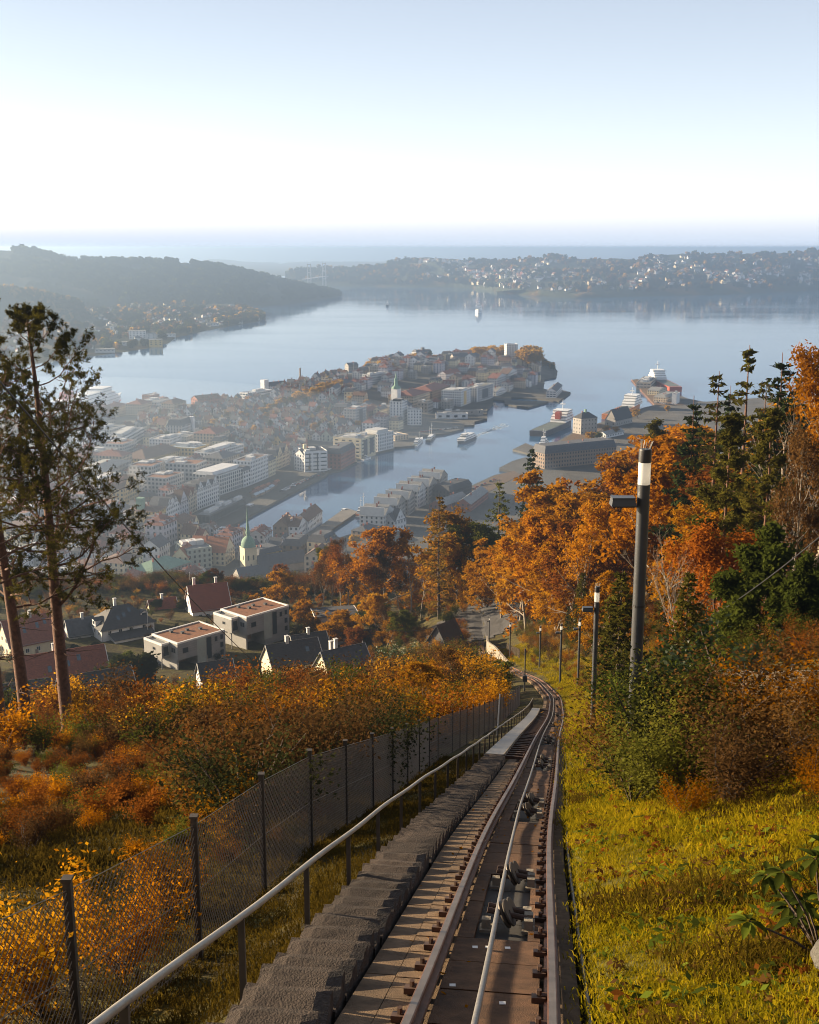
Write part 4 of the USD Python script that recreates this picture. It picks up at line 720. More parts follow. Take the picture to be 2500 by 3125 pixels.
ship('car_ferry', 'large white cruise ferry with red hull stripe docked behind the left pines', (150,1296), (362,1228), 26, 8, 'boat_white', [(-.46, .40, .96, .1, 4), (-.45, .37, .94, 4, 8), (-.44, .33, .92, 8, 12), (-.40, .28, .86, 12, 16), (.12, .28, .9, 16, 19)], lower='boat_red', cat='ferry', masts=((.2, 30, .6),), extra=(('funnel', -.3, -.2, .4, 16, 24, 'boat_red'),))
ship('moored_boat', 'white wooden boat moored at the low pier building', (1264,1366), (1288,1342), 6, 2, 'boat_white', [(-.3, .1, .7, .1, 2.6), (-.2, .0, .6, 2.6, 4.4)], cat='boat', masts=((.15, 10, .15), (-.3, 8, .12)))
ship('moored_boat', 'grey sailing vessel moored beyond the white wooden boat', (1306,1350), (1326,1330), 6, 2.2, 'boat_dark', [(-.3, .1, .7, .1, 2.4)], cat='boat', masts=((.1, 15, .2), (-.2, 13, .2)))
ship('motor_yacht', 'small white yacht lying under the glass-bayed office', (1106,1406), (1132,1398), 4, 1.2, 'boat_white', [(-.3, .15, .8, .05, 1.6, .8), (-.2, .0, .6, 1.6, 2.8, .8)], cat='boat')
ship('motor_yacht', 'white boat at the corner of the harbour hotel', (998,1446), (1014,1432), 4, 1.4, 'boat_white', [(-.3, .15, .8, .05, 1.6, .8)], cat='boat')
ship('wooden_ship', 'old wooden ship with ochre hull at the end of the stone jetty', (1096,1578), (1116,1562), 6, 2.2, 'boat_orange', [(-.4, -.05, .7, .1, 2.4), (-.3, -.1, .6, 2.4, 4)], cat='boat', masts=((.2, 14, .2), (-.2, 12, .15)), lower='boat_white')
ship('motor_yacht', 'small white motorboat on the outer side of the stone jetty', (1042,1566), (1062,1558), 3.5, 1.2, 'boat_white', [(-.3, .15, .8, .05, 1.5, .8)], cat='boat')
ship('motor_yacht', 'white harbour boat moored by the market hall', (752,1556), (776,1545), 4.5, 1.3, 'boat_white', [(-.35, .2, .85, .05, 2.0, .9)], cat='boat')
ship('motor_yacht', 'white tour boat moored at the head of the harbour', (668,1622), (706,1624), 4.5, 1.3, 'boat_white', [(-.4, .3, .85, .05, 2.0, .95)], cat='boat')
# foam of the ferry's wake: a thin lane of broken water behind it
plain('foam', (.45, .5, .54), .6, .3, .4)
m = MB(); rw = np.random.default_rng(5)
for k in range(260):
    u = rw.random() ** .7; c = at(1446 + 95 * u + rw.normal(0, 2 + 7 * u), 1334 - 38 * u + rw.normal(0, .8 + 2.4 * u), 0); s = rw.uniform(.4, 1.6)
    g = np.sort(rw.uniform(0, 6.28, 5)); m.add([(c[0] + s * math.cos(q) * 1.6, c[1] + s * math.sin(q), .006) for q in g], [[0, 1, 2], [0, 2, 3], [0, 3, 4]])
mesh('/World', 'wake_foam', m, 'foam', kind='stuff', label='broken foam trailing behind the fast ferry', cat='foam')
# parked cars on the quays
CAR = []
for q, col in enumerate(['boat_white', 'black_metal', 'roof_slate', 'boat_red']):
    k = kind_of('parked_car'); mesh(k, 'body', MB().box((0, 0, .65), (4.3, 1.8, .7), top=(.97, .94)), col); mesh(k, 'cabin', MB().box((-.2, 0, 1.25), (2.4, 1.6, .55), top=(.72, .82)), 'window_glass')
    mesh(k, 'wheels', MB().bar(-1.6, -.9, .0, -1.0, .9, .6).bar(1.0, -.9, .0, 1.6, .9, .6), 'black_metal', kind='stuff'); CAR.append((k, ['white', 'black', 'grey', 'red'][q]))
rc = random.Random(9)
def cars(px0, px1, n, where, lift=0):
    for k in range(n):
        f = (k + rc.uniform(-.2, .2)) / n; p = at(px0[0] + (px1[0] - px0[0]) * f, px0[1] + (px1[1] - px0[1]) * f); kd, co = rc.choice(CAR)
        copy(kd, 'parked_car', f'{co} car parked {where}', 'car', (p[0], p[1], 2.02 + lift), math.radians(74 + rc.choice([0, 90]) + rc.uniform(-4, 4)), 1.0, f'{co} cars parked {where}')
cars((860,1500), (990,1440), 22, 'on the town quay', 0); cars((900,1478), (985,1446), 14, 'on the town quay'); cars((1590,1205), (1680,1200), 14, 'on the outer pier'); cars((1420,1505), (1520,1460), 8, 'on the right promenade', .12)
cars((2000,1228), (2060,1238), 10, 'on the long pier', .12); cars((1290,1318), (1400,1306), 14, 'on the middle pier')
# ------------------------------------------------------------------ houses on the slope below the bushes
def window(path, p0, t, n, z, w, h, frame='white_paint', mull=True, depth=.1):
    """A window as part and sub-parts: centre p0 on the wall, t along the wall, n outwards."""
    t, n = np.array(t, float), np.array(n, float); c = np.array(p0, float)
    x = UsdGeom.Xform.Define(stage, numbered(path, 'window')); x.AddTranslateOp().Set(Gf.Vec3d(float(c[0]), float(c[1]), float(z))); x.AddRotateZOp().Set(math.degrees(math.atan2(t[1], t[0])))
    s = -1 if (t[0] * n[1] - t[1] * n[0]) < 0 else 1; p = str(x.GetPath()); f = .09
    m = MB().bar(-w/2 - f, -.02, -h/2 - f, w/2 + f, depth * .6 * s, -h/2).bar(-w/2 - f, -.02, h/2, w/2 + f, depth * .6 * s, h/2 + f).bar(-w/2 - f, -.02, -h/2, -w/2, depth * .6 * s, h/2).bar(w/2, -.02, -h/2, w/2 + f, depth * .6 * s, h/2)
    if mull: m.bar(-.03, 0, -h/2, .03, depth * .5 * s, h/2)
    mesh(p, 'frame', m, frame); mesh(p, 'pane', MB().bar(-w/2, 0, -h/2, w/2, .03 * s, h/2), 'window_glass')
def skylight(path, a, b, c, d):
    m = MB(); q = np.array([a, b, c, d], float); n = np.cross(q[1] - q[0], q[3] - q[0]); n /= np.linalg.norm(n); n = n if n[2] > 0 else -n
    m.quad(*(q + n * .09)); mesh(path, 'roof_window', m, 'skylight_glass')
mat('skylight_glass', {'p': ('principled_bsdf', {'base_color': (.06,.08,.1), 'roughness': .08, 'specular_ior_level': .8})}, [], surface='p.BSDF')
def tiles(roof_path, a, b, c, d, rows, cols, look, kind=None):
    """Rows of overlapping tile courses on the roof plane a-b (eave), d-c (ridge)."""
    a, b, c, d = (np.array(q, float) for q in (a, b, c, d)); n = np.cross(b - a, d - a); n /= np.linalg.norm(n); n = n if n[2] > 0 else -n
    for r in range(rows):
        u0, u1 = r / rows, min((r + 1.08) / rows, 1); l0, l1, r0, r1 = a + (d - a) * u0, a + (d - a) * u1, b + (c - b) * u0, b + (c - b) * u1; m = MB(); s = .05
        m.quad(l0 + n * .07, r0 + n * .07, r1 + n * .02, l1 + n * .02); m.quad(l0, r0, r0 + n * .07, l0 + n * .07)
        mesh(roof_path, 'tile_course', m, look)
def near_house(name, label, base, th, lx, ly, h, rh, wall, tile, z=None, hipped=False, chimneys=((.5, .5),), wins_=(), sky=(), wing=None, along='x', rows=14, cat='house', sink=5):
    """A house with its near corner at a pixel; x runs along th, y to the left of it."""
    p = ray(*base) if z is None else at(base[0], base[1], z); t = thing(name, label, cat, p, math.radians(th)); w, r = MB(), MB()
    w.bar(0, 0, -sink, lx, ly, h)
    if hipped: hip(r, 0, 0, lx, ly, h, rh, .7)
    else: gable(w, r, 0, 0, lx, ly, h, rh, along, .45)
    if wing:
        x0, y0, x1, y1, wh, wr, al = wing; w.bar(x0, y0, -sink, x1, y1, wh); gable(w, r, x0, y0, x1, y1, wh, wr, al, .4)
    mesh(t, 'wall', w, 'wall_' + wall); rp = mesh(t, 'roof', r, tile)
    if not hipped:
        o = .45; k = rh / (ly / 2 if along == 'x' else lx / 2)
        if along == 'x':
            for ya in (-o, ly + o): tiles(rp, (-o, ya, h - o * k), (lx + o, ya, h - o * k), (lx + o, ly/2, h + rh), (-o, ly/2, h + rh), rows, 1, tile)
            mesh(rp, 'ridge_cap', MB().tube([(-o, ly/2, h + rh + .04), (lx + o, ly/2, h + rh + .04)], .13, 6), tile)
            m = MB()
            for xe in (-o - .03, lx + o + .03):
                for ya in (-o, ly + o): m.tube([(xe, ya, h - o * k), (xe, ly/2, h + rh)], .11, 4)
        else:
            for xa in (-o, lx + o): tiles(rp, (xa, -o, h - o * k), (xa, ly + o, h - o * k), (lx/2, ly + o, h + rh), (lx/2, -o, h + rh), rows, 1, tile)
            mesh(rp, 'ridge_cap', MB().tube([(lx/2, -o, h + rh + .04), (lx/2, ly + o, h + rh + .04)], .13, 6), tile)
            m = MB()
            for ye in (-o - .03, ly + o + .03):
                for xa in (-o, lx + o): m.tube([(xa, ye, h - o * k), (lx/2, ye, h + rh)], .11, 4)
        mesh(t, 'barge_boards', m, 'white_paint', kind='stuff')
    mesh(t, 'foundation', MB().bar(-.06, -.06, -sink, lx + .06, ly + .06, .5), 'wall_stone'); o = .45
    g_ = MB()
    for ya in ((-o - .08, ly + o + .08) if along == 'x' or hipped else ()): mesh(t, 'gutter', MB().tube([(-o, ya, h - .22), (lx + o, ya, h - .22)], .07, 6), 'galvanised')
    mesh(t, 'door', MB().bar(lx * .44, -.07, .45, lx * .44 + 1.0, -.01, 2.5), 'wall_brown')
    for x_ in (.12, lx - .12): mesh(t, 'downpipe', MB().tube([(x_, -.12, .3), (x_, -.12, h - .3)], .05, 5), 'galvanised')
    for x, y in chimneys: mesh(t, 'chimney', MB().box((x * lx, y * ly, h + rh * .55 + .6), (.9, .9, rh + 1.6)).box((x * lx, y * ly, h + rh * 1.05 + 1.5), (1.1, 1.1, .25)), 'wall_pale')
    for side, u, zz, ww, wh in wins_:
        if side == 'f': window(t, (u * lx, 0), (1, 0), (0, -1), zz, ww, wh)
        elif side == 'b': window(t, (u * lx, ly), (1, 0), (0, 1), zz, ww, wh)
        elif side == 'l': window(t, (0, u * ly), (0, 1), (-1, 0), zz, ww, wh)
        else: window(t, (lx, u * ly), (0, 1), (1, 0), zz, ww, wh)
    for x, u, s in sky:                                          # on the front slope
        if along == 'x' and not hipped:
            f = lambda xx, uu: (xx * lx, uu * ly / 2, h + rh * uu)
            skylight(t, f(x, u), f(x + s / lx, u), f(x + s / lx, u + .22), f(x, u + .22))
    return t
def rows_of(side, us, zs, w=1.1, h=1.3): return [(side, u, z, w, h) for u in us for z in zs]
# two modern flat-roofed villas with rust red planted roofs
def villa(name, label, corner, right, left, base_z, h):
    zr = base_z + h; A, Bp, Cp = at(*corner, z=zr), at(*right, z=zr), at(*left, z=zr)
    th = math.atan2(Bp[1] - A[1], Bp[0] - A[0]); lx = float(np.hypot(*(Bp - A)[:2])); ly = float(np.dot(Cp - A, (-math.sin(th), math.cos(th), 0)))
    t = thing(name, label, 'villa', (A[0], A[1], base_z), th); fx = lx * .42
    w = MB().bar(0, 0, h * .36, lx, ly, h).bar(fx, .03, -6, lx - .03, ly - .03, h * .359).bar(.03, ly * .5, -6, fx - .01, ly - .05, h * .358).bar(.02, .5, -6, .32, ly * .499, h * .357)
    mesh(t, 'wall', w, 'wall_villa')
    for zc in np.arange(.62, .96, .085): mesh(t, 'facade_joint', MB().bar(.05, -.012, h * zc, lx - .05, -.004, h * zc + .035), 'wall_dark')
    n = MB().bar(0, 0, h + .01, lx, .5, h + .55).bar(0, ly - .5, h + .01, lx, ly, h + .55).bar(0, .5, h + .01, .5, ly - .5, h + .55).bar(lx - .5, .5, h + .01, lx, ly - .5, h + .55)
    mesh(t, 'parapet', n, 'white_paint'); rp = mesh(t, 'planted_roof', MB().bar(.51, .51, h + .005, lx - .51, ly - .51, h + .25), 'roof_sedum')
    for x, y in ((.4, .55), (.55, .65), (.75, .5), (.3, .8)): mesh(rp, 'roof_vent', MB().box((x * lx, y * ly, h + .5), (.9, .9, .55)).box((x * lx, y * ly, h + .82), (1.1, 1.1, .1)), 'wall_dark')
    wing = MB().bar(-ly * .22, ly * .3, h * .42, -.01, ly, h * .92); mesh(t, 'balcony_wing', wing, 'wall_villa'); mesh(t, 'wing_parapet', MB().bar(-ly * .22, ly * .3, h * .92 + .01, -.02, ly * .3 + .4, h).bar(-ly * .22, ly - .4, h * .92 + .01, -.02, ly, h).bar(-ly * .22, ly * .3 + .4, h * .92 + .01, -ly * .22 + .4, ly - .4, h), 'white_paint')
    mesh(t, 'wing_roof', MB().bar(-ly * .22 + .41, ly * .3 + .41, h * .92 + .005, -.03, ly - .41, h * .92 + .1), 'roof_grey')
    mesh(t, 'balcony_opening', MB().bar(-ly * .17, ly * .3 - .03, h * .5, -.6, ly * .3 + .2, h * .85), 'pit_dark')
    mesh(t, 'balcony_rail', MB().bar(-ly * .18, ly * .3 - .12, h * .5, -.5, ly * .3 - .06, h * .62), 'window_glass')
    mesh(t, 'wing_column', MB().tube([(-ly * .2, ly * .34, -6), (-ly * .2, ly * .34, h * .42)], .18, 8), 'wall_villa')
    mesh(t, 'corner_column', MB().tube([(.3, .3, -6), (.3, .3, h * .36)], .14, 8), 'wall_villa')
    mesh(t, 'garage_door', MB().bar(1.2, ly * .5 - .08, -1, fx - .6, ly * .5 - .02, h * .34), 'wall_brown')
    mesh(t, 'stair_window', MB().bar(lx * .60, -.05, h * .1, lx * .70, -.01, h * .95), 'window_glass')
    mesh(t, 'green_panel', MB().bar(lx * .40, -.035, 0, lx * .585, -.008, h * .99), 'wall_green_grey')
    for u, zz, ww, wh in ((.16, .7, 1.9, 1.5), (.8, .8, .9, 1.4), (.92, .82, .9, 1.4), (.92, .5, 1.1, 1.5), (.92, .2, 1.1, 1.4)): window(t, (u * lx, 0), (1, 0), (0, -1), zz * h, ww, wh, 'wall_dark', False)
    for u, zz, ww, wh in ((.12, .72, .7, 1.3), (.2, .72, .7, 1.3), (.62, .3, .8, 1.6), (.8, .3, .8, 1.6)): window(t, (0, u * ly) if u < .3 else (.03, u * ly), (0, 1), (-1, 0), zz * h, ww, wh, 'wall_dark', False)
    window(t, (-ly * .22, ly * .6), (0, 1), (-1, 0), h * .72, 1.2, .7, 'wall_dark', False)
    return t
zv = float(ray(541, 2051)[2])
villa('modern_villa', 'front modern flat-roofed villa with rust red planted roof', (541,1968), (687,1926), (462,1939), zv, 8.2)
villa('modern_villa', 'rear modern flat-roofed villa with rust red planted roof, beside the red-roofed house', (752,1888), (882,1851), (674,1862), zv + 1.0, 9.0)
near_house('white_house', 'white house with steep dark red roof behind the front villa', (590,1908), 22, 14, 13, 5.5, 7.5, 'white', 'roof_tile_red', along='x', chimneys=((.2, .75), (.75, .6)), wins_=rows_of('l', (.35, .55), (6.6,)) + rows_of('l', (.2, .45, .7), (2.6,)) + rows_of('f', (.2, .4, .8), (3,)), z=66)
near_house('hipped_house', 'white house with broad dark hipped roof and dormer', (312,1965), 35, 19, 13, 4.5, 6, 'white', 'roof_tile_dark', hipped=True, chimneys=((.45, .7),), wins_=rows_of('l', (.2, .5), (3,)) + rows_of('f', (.15, .35, .55, .8), (3.3,)), z=69)
def dormer_part(path, x, y, z, w=2.6): 
    a, b = MB(), MB(); a.bar(x - w/2, y, z, x + w/2, y + 2.5, z + 1.6); gable(a, b, x - w/2, y, x + w/2, y + 2.5, z + 1.6, .8, 'y', .25); d = mesh(path, 'dormer', a, 'wall_white'); mesh(d, 'dormer_roof', b, 'roof_tile_dark'); mesh(d, 'dormer_pane', MB().bar(x - w/2 + .4, y - .03, z + .4, x + w/2 - .4, y - .005, z + 1.4), 'window_glass')
h = '/World/hipped_house'
a = MB().bar(3, -4.2, -5, 17, -.01, 1.6); mesh(h, 'veranda', a, 'wall_white'); a = MB(); a.quad((2.4, -4.9, 1.7), (17.6, -4.9, 1.7), (17.6, -.02, 3.1), (2.4, -.02, 3.1)).quad((2.4, -4.9, 1.55), (17.6, -4.9, 1.55), (17.6, -4.9, 1.7), (2.4, -4.9, 1.7)); mesh(h, 'veranda_roof', a, 'roof_tile_dark'); dormer_part(h, 16.4, 2.2, 6.1)
m = MB(); m.bar(-.4, 4.5, 5.0, 2.2, 7.5, 6.9); mesh(h, 'end_dormer', m, 'wall_white'); mesh(h, 'end_dormer_pane', MB().bar(-.45, 5.1, 5.5, -.41, 6.9, 6.6), 'window_glass')
a = MB().quad((-.8, 4.1, 6.95), (2.9, 4.1, 6.95), (2.9, 6, 7.9), (-.8, 6, 7.9)).quad((-.8, 7.9, 6.95), (2.9, 7.9, 6.95), (2.9, 6, 7.9), (-.8, 6, 7.9)); mesh(h, 'end_dormer_roof', a, 'roof_tile_dark')
for x, u in ((6.5, .35), (8.8, .45), (11.2, .62)):
    f = lambda xx, uu: (xx, -.7 + uu * 7.2, 4.5 + 6 * uu); skylight(h, f(x, u), f(x + 1.1, u), f(x + 1.1, u + .2), f(x, u + .2))
near_house('cream_house', 'cream house with red brown hipped roof at the left edge behind the trunks', (35,2020), 38, 18, 12, 5, 7, 'cream', 'roof_tile_red', along='x', wins_=rows_of('f', (.3, .5, .75), (2.6,)) + rows_of('l', (.3, .6), (2.6, 6)), sky=((.3, .4, 1.0), (.55, .5, 1.0), (.7, .6, 1.0)), z=71)
near_house('long_red_roof_house', 'white house with long red tiled roof between the pine trunks', (78,2142), 28, 22, 10, 4.6, 6.2, 'white', 'roof_tile_red', along='x', chimneys=((.42, .62),), wins_=rows_of('f', (.08, .6, .85), (2.2,)) + rows_of('l', (.5,), (2.2,)), sky=((.42, .35, 1.0), (.52, .4, 1.0), (.66, .55, 1.0), (.3, .3, 1.0)), z=84)
near_house('dark_roof_house', 'white gabled house with black roof at the foot of the pine', (200,2195), 30, 17, 8, 4, 5, 'white', 'roof_tile_dark', along='x', chimneys=(), wins_=rows_of('l', (.5,), (2, 5)) + rows_of('f', (.2, .4), (2.2,)), z=92)
near_house('small_white_gable', 'small white gable with grey roof in front of the front villa', (618,2106), 25, 9, 6, 3, 3.6, 'white', 'roof_tile_dark', along='x', chimneys=(), wins_=rows_of('l', (.5,), (3.8,), .8, 1.2), z=84)
near_house('dark_tiled_house', 'cream house with dark brown tiled roof and roof window right of the villas', (835,2085), 28, 15, 9, 4.5, 5.2, 'cream', 'roof_tile_dark', along='x', chimneys=((.4, .5),), wins_=rows_of('f', (.25, .45, .7), (2.6,)) + rows_of('r', (.5,), (5.4,)), sky=((.72, .45, 1.1),), z=82)
near_house('grey_roof_house', 'yellow-cream house with grey slate roof nearest the track', (1010,2105), 34, 13, 9, 4, 5.2, 'cream', 'roof_slate', along='x', chimneys=((.3, .7), (.45, .8)), wins_=rows_of('f', (.3, .6), (2.2,)), wing=(6, -5, 11, 0, 3, 2.2, 'y'), z=86)
near_house('flat_annex', 'flat-roofed pale house with glazed balcony among the yellow shrubs', (965,1935), 12, 14, 10, 6, .3, 'pale', 'roof_slate', along='x', chimneys=(), wins_=rows_of('f', (.3, .7), (3.4,), 1.6, 1.6), z=74)
near_house('black_roof_house', 'small white house with black roof at the left edge below the red roofs', (-10,2215), 24, 13, 8, 4, 4.6, 'white', 'roof_tile_dark', along='x', wins_=rows_of('f', (.3, .7), (2.2,)), z=90)
near_house('grey_cottage', 'pale grey cottage with slate roof between the hipped house and the cream one', (215,1975), 30, 11, 8, 4, 4.5, 'pale', 'roof_slate', along='x', wins_=rows_of('f', (.3, .7), (2.2,)) + rows_of('l', (.5,), (2.2,)), z=67)
near_house('brown_cottage', 'brown wooden cottage with dark roof right of the rear villa', (905,2030), 26, 11, 8, 4, 4.2, 'brown', 'roof_tile_dark', along='x', wins_=rows_of('f', (.3, .7), (2.2,)) + rows_of('l', (.5,), (2.2,)), z=76)
near_house('red_cottage', 'little red-roofed cottage above the front villa lane', (465,1905), 28, 10, 7, 4, 4.4, 'cream', 'roof_tile_red', along='x', wins_=rows_of('f', (.3, .7), (2.2,)) + rows_of('l', (.5,), (2.2,)), z=63)
# the black-roofed hut by the station road and the road itself
hp = ray(1360, 1975, 60); t = thing('hut', 'small hut with steep black panelled roof beside the shaded road', 'hut', hp, math.radians(50)); w, r = MB(), MB(); w.bar(-3.5, -3, -3, 3.5, 3, 2.6); gable(w, r, -3.5, -3, 3.5, 3, 2.6, 4.4, 'x', .5); mesh(t, 'wall', w, 'wall_dark'); rp = mesh(t, 'roof', r, 'roof_black')
for k in range(6): mesh(rp, 'roof_panel', MB().quad(*[(x, y, z) for x, y, z in (( -4 + k * 1.34, -3.55, 1.98), (-4 + k * 1.34 + 1.26, -3.55, 1.98), (-4 + k * 1.34 + 1.26, -.05, 7.06), (-4 + k * 1.34, -.05, 7.06))]), 'black_metal')
rd = [(1290,1950),(1400,1965),(1500,1945),(1580,1905),(1590,1860),(1520,1828),(1440,1842),(1380,1880),(1320,1915)]
q = [ray(*p, 120) for p in rd]; q = np.array(q)
rp_ = Polygon([(p[0], p[1]) for p in q]).buffer(0); x0, y0, x1, y1 = rp_.bounds
gx_, gy_ = np.meshgrid(np.linspace(x0, x1, 34), np.linspace(y0, y1, 40), indexing='ij'); i, j = np.meshgrid(np.arange(33), np.arange(39), indexing='ij')
qd = np.stack([i*40+j, (i+1)*40+j, (i+1)*40+j+1, i*40+j+1], -1).reshape(-1, 4); P3_ = np.stack([gx_, gy_, ground(gx_, gy_) + .15], -1).reshape(-1, 3)
m = (P3_, qd[shapely.contains_xy(rp_, P3_[qd].mean(1)[:, 0], P3_[qd].mean(1)[:, 1])]); vv, ii = np.unique(m[1], return_inverse=True); m = (m[0][vv], ii.reshape(-1, 4))
mesh('/World', 'station_road', m, 'asphalt', kind='structure', label='shaded asphalt road bend above the lower station')
bp = ray(1455, 1872, 120); t = thing('bench', 'pale bench at the road bend under the trees', 'bench', bp, 2.5); mesh(t, 'seat', MB().box((0, 0, .5), (3, .6, .1)), 'concrete_grey'); mesh(t, 'backrest', MB().box((0, .3, .85), (3, .08, .5)), 'concrete_grey'); mesh(t, 'leg', MB().box((-1.2, 0, .22), (.1, .5, .45)), 'black_metal'); mesh(t, 'leg', MB().box((1.2, 0, .22), (.1, .5, .45)), 'black_metal')
# street and garden details of the slope
def near_pole(name, label, cat, px, top, r, look, dist=None, z=None):
    p = at(px[0], px[1], z) if z else ray(*px, 60); hgt = max((px[1] - top) / scale_px(p) / math.cos(TH), 2); mesh('/World', name, MB().tube([p - [0, 0, 1], p + [0, 0, hgt]], [r, r * .6], 6), look, label=label, cat=cat)
near_pole('flagpole', 'white flagpole in front of the red-roofed house', 'flagpole', (582,1815), 1745, .09, 'white_paint', z=64)
near_pole('flagpole', 'white flagpole at the shrub hedge left of the front villa', 'flagpole', (452,1935), 1858, .08, 'white_paint', z=70)
near_pole('flagpole', 'pole with red and white pennant between the grey roof and the pale shrubs', 'flagpole', (1107,2050), 1953, .08, 'white_paint', z=86)
near_pole('street_light', 'grey street light beside the dark conifer', 'street lamp', (326,2075), 1990, .09, 'galvanised', z=82)
near_pole('street_light', 'thin street light in front of the front villa', 'street lamp', (636,2060), 1998, .08, 'galvanised', z=78)
for nm, lab, pts in (('garden_wall', 'curved pale retaining wall below the front villa', [(440,2052),(520,2054),(600,2064),(640,2080)]), ('garden_wall', 'second lower retaining wall under the curved one', [(430,2072),(500,2074),(580,2086),(620,2100)])):
    P = [at(x, y, zv - 2) for x, y in pts]; m = MB()
    for a, b in zip(P[:-1], P[1:]): m.loft([[(a[0], a[1], a[2]-3), (b[0], b[1], b[2]-3), (b[0], b[1], b[2]+1.2), (a[0], a[1], a[2]+1.2)], [(a[0], a[1]+.3, a[2]-3), (b[0], b[1]+.3, b[2]-3), (b[0], b[1]+.3, b[2]+1.2), (a[0], a[1]+.3, a[2]+1.2)]])
    mesh('/World', nm, m, 'concrete_grey', label=lab, cat='wall')

def lane(name, label, px, wd, off=.12, z=None):
    P = np.array([ray(*p, 120) for p in px]); u = np.linspace(0, 1, 40) * (len(P) - 1); i = np.clip(u.astype(int), 0, len(P) - 2); C = P[i] + (P[i+1] - P[i]) * (u - i)[:, None]; t = np.gradient(C[:, :2], axis=0); t /= np.linalg.norm(t, axis=1, keepdims=True); n = np.c_[t[:, 1], -t[:, 0]]; rows = []
    for f in (-1, -.5, 0, .5, 1): q = C[:, :2] + n * wd * f; rows.append(np.c_[q, ground(q[:, 0], q[:, 1]) + off])
    m = MB().loft(np.array(rows), closed=False); mesh('/World', name, m, 'asphalt', kind='structure', label=label)
lane('villa_lane', 'asphalt lane curving between the villas and the hipped house', [(250,2120),(400,2060),(470,2030),(450,1985),(500,1950)], 2.2)
lane('lower_lane', 'asphalt lane past the grey-roofed house', [(900,2120),(1000,2075),(1100,2010),(1150,1960),(1130,1925)], 2.2)
for k, (px, py, a) in enumerate(((455,2025,.6),(425,2050,.5),(1125,1985,1.2))):
    p = ray(px, py, 120); kd, co = CAR[[0, 1, 2][k]]; copy(kd, 'parked_car', f'{co} car parked ' + ['beside the front villa', 'on the lane below the hipped house', 'by the pennant pole'][k], 'car', p + [0, 0, .15], a)
# ------------------------------------------------------------------ the funicular track
def tframe(y):
    m = (PX(y + .05) - PX(y - .05)) / .1; n = math.sqrt(1 + m * m); return m / n, 1 / n        # direction of the track in plan
def tp(y, lat, z=0.0):
    dx, dy = tframe(y); return np.array([PX(y) + lat * dy, y - lat * dx, H - PD(y) + z])
YS = np.concatenate([np.arange(2.5, 40, .5), np.arange(40, 120, 1.0), np.arange(120, 305, 2.0)])
def swept(prof, ys=YS, lat=0, z=0):
    """A closed profile [(lat, z)] swept along the track."""
    m = MB(); rings = [[tp(y, lat + a, z + b) for a, b in prof] for y in ys]; m.loft(rings)
    n = len(prof); m.add(rings[0], [[0, k, k+1] for k in range(1, n-1)]); return m
def pbox(mb, y0, y1, l0, l1, z0, z1, level=False):
    """A box laid along the track (level = horizontal top)."""
    a, b, c, d = tp(y0, l0), tp(y0, l1), tp(y1, l1), tp(y1, l0); zz = lambda p, z: [p[0], p[1], p[2] + z]
    if level:
        top = max(a[2], c[2]); bot = min(a[2], c[2]); v = [[p[0], p[1], bot + z0] for p in (a, b, c, d)] + [[p[0], p[1], bot + z1] for p in (a, b, c, d)]
    else: v = [zz(p, z0) for p in (a, b, c, d)] + [zz(p, z1) for p in (a, b, c, d)]
    return mb.add(v, [[3,2,1,0],[4,5,6,7],[0,1,5,4],[1,2,6,5],[2,3,7,6],[3,0,4,7]])
TR = thing('funicular_track', 'single funicular track with two rusty rails on a concrete bed running down the slope', 'railway track')
mesh(TR, 'bed', swept([(-1.06, -.44), (.72, -.44), (.72, -.19), (-1.06, -.19)]), 'concrete')
prof = [(-.065, -.14), (.065, -.14), (.06, -.115), (.014, -.1), (.012, -.045), (.036, -.035), (.036, -.002), (.03, .0), (-.03, .0), (-.036, -.002), (-.036, -.035), (-.012, -.045), (-.014, -.1), (-.06, -.115)]
top = [(-.027, .0005), (.027, .0005), (.027, .003), (-.027, .003)]
for s in (-.5, .5):
    rl = mesh(TR, 'rail', swept(prof, lat=s), 'rail_rust', smooth=35); mesh(rl, 'running_surface', swept(top, lat=s), 'rail_steel')
SHEAVES = [11.0, 13.4, 20.4, 22.3, 32.2, 34.9, 45.5, 48.0, 62, 75, 90, 104]
rt = random.Random(4)
y = 3.0
while y < 64:                                                   # concrete planks between the rails, slabs beside the left rail
    L = .92; gap = .02
    pit = [s for s in SHEAVES if y - .3 < s < y + L + .3]
    dz = rt.uniform(-.006, .006); m = MB()
    if pit:
        pbox(m, y, y + L - gap, -.40, -.24, -.19, -.135 + dz); pbox(m, y, y + L - gap, .28, .40, -.19, -.135 + dz); mesh(TR, 'pit', pbox(MB(), y, y + L - gap, -.238, .278, -.189, -.186), 'pit_dark')
    else: pbox(m, y, y + L - gap, -.40, .40, -.19, -.135 + dz)
    mesh(TR, 'bed_plank', m, 'concrete_rust'); y += L
m = MB()
while y < 300: pbox(m, y, y + 1.78, -.40, .40, -.19, -.135); y += 1.8
mesh(TR, 'far_planks', m, 'concrete_rust', kind='stuff')
y = 3.0
while y < 34: mesh(TR, 'side_slab', pbox(MB(), y, y + 1.45, -1.055, -.80, -.19, -.15 + rt.uniform(-.005, .005)), 'concrete'); y += 1.47
y = 3.0; k = 0
while y < 62:
    mesh(TR, 'sleeper_end', pbox(MB(), y, y + .295, -.792, -.575, -.19, -.143 + rt.uniform(-.006, .006)), 'concrete' if y < 34 else 'sleeper'); y += .305 if y < 34 else .62
m = MB()
while y < 150: pbox(m, y, y + .3, -.8, -.575, -.19, -.11); y += .7
mesh(TR, 'far_sleeper_ends', m, 'sleeper', kind='stuff')
y = 3.1; far = MB()
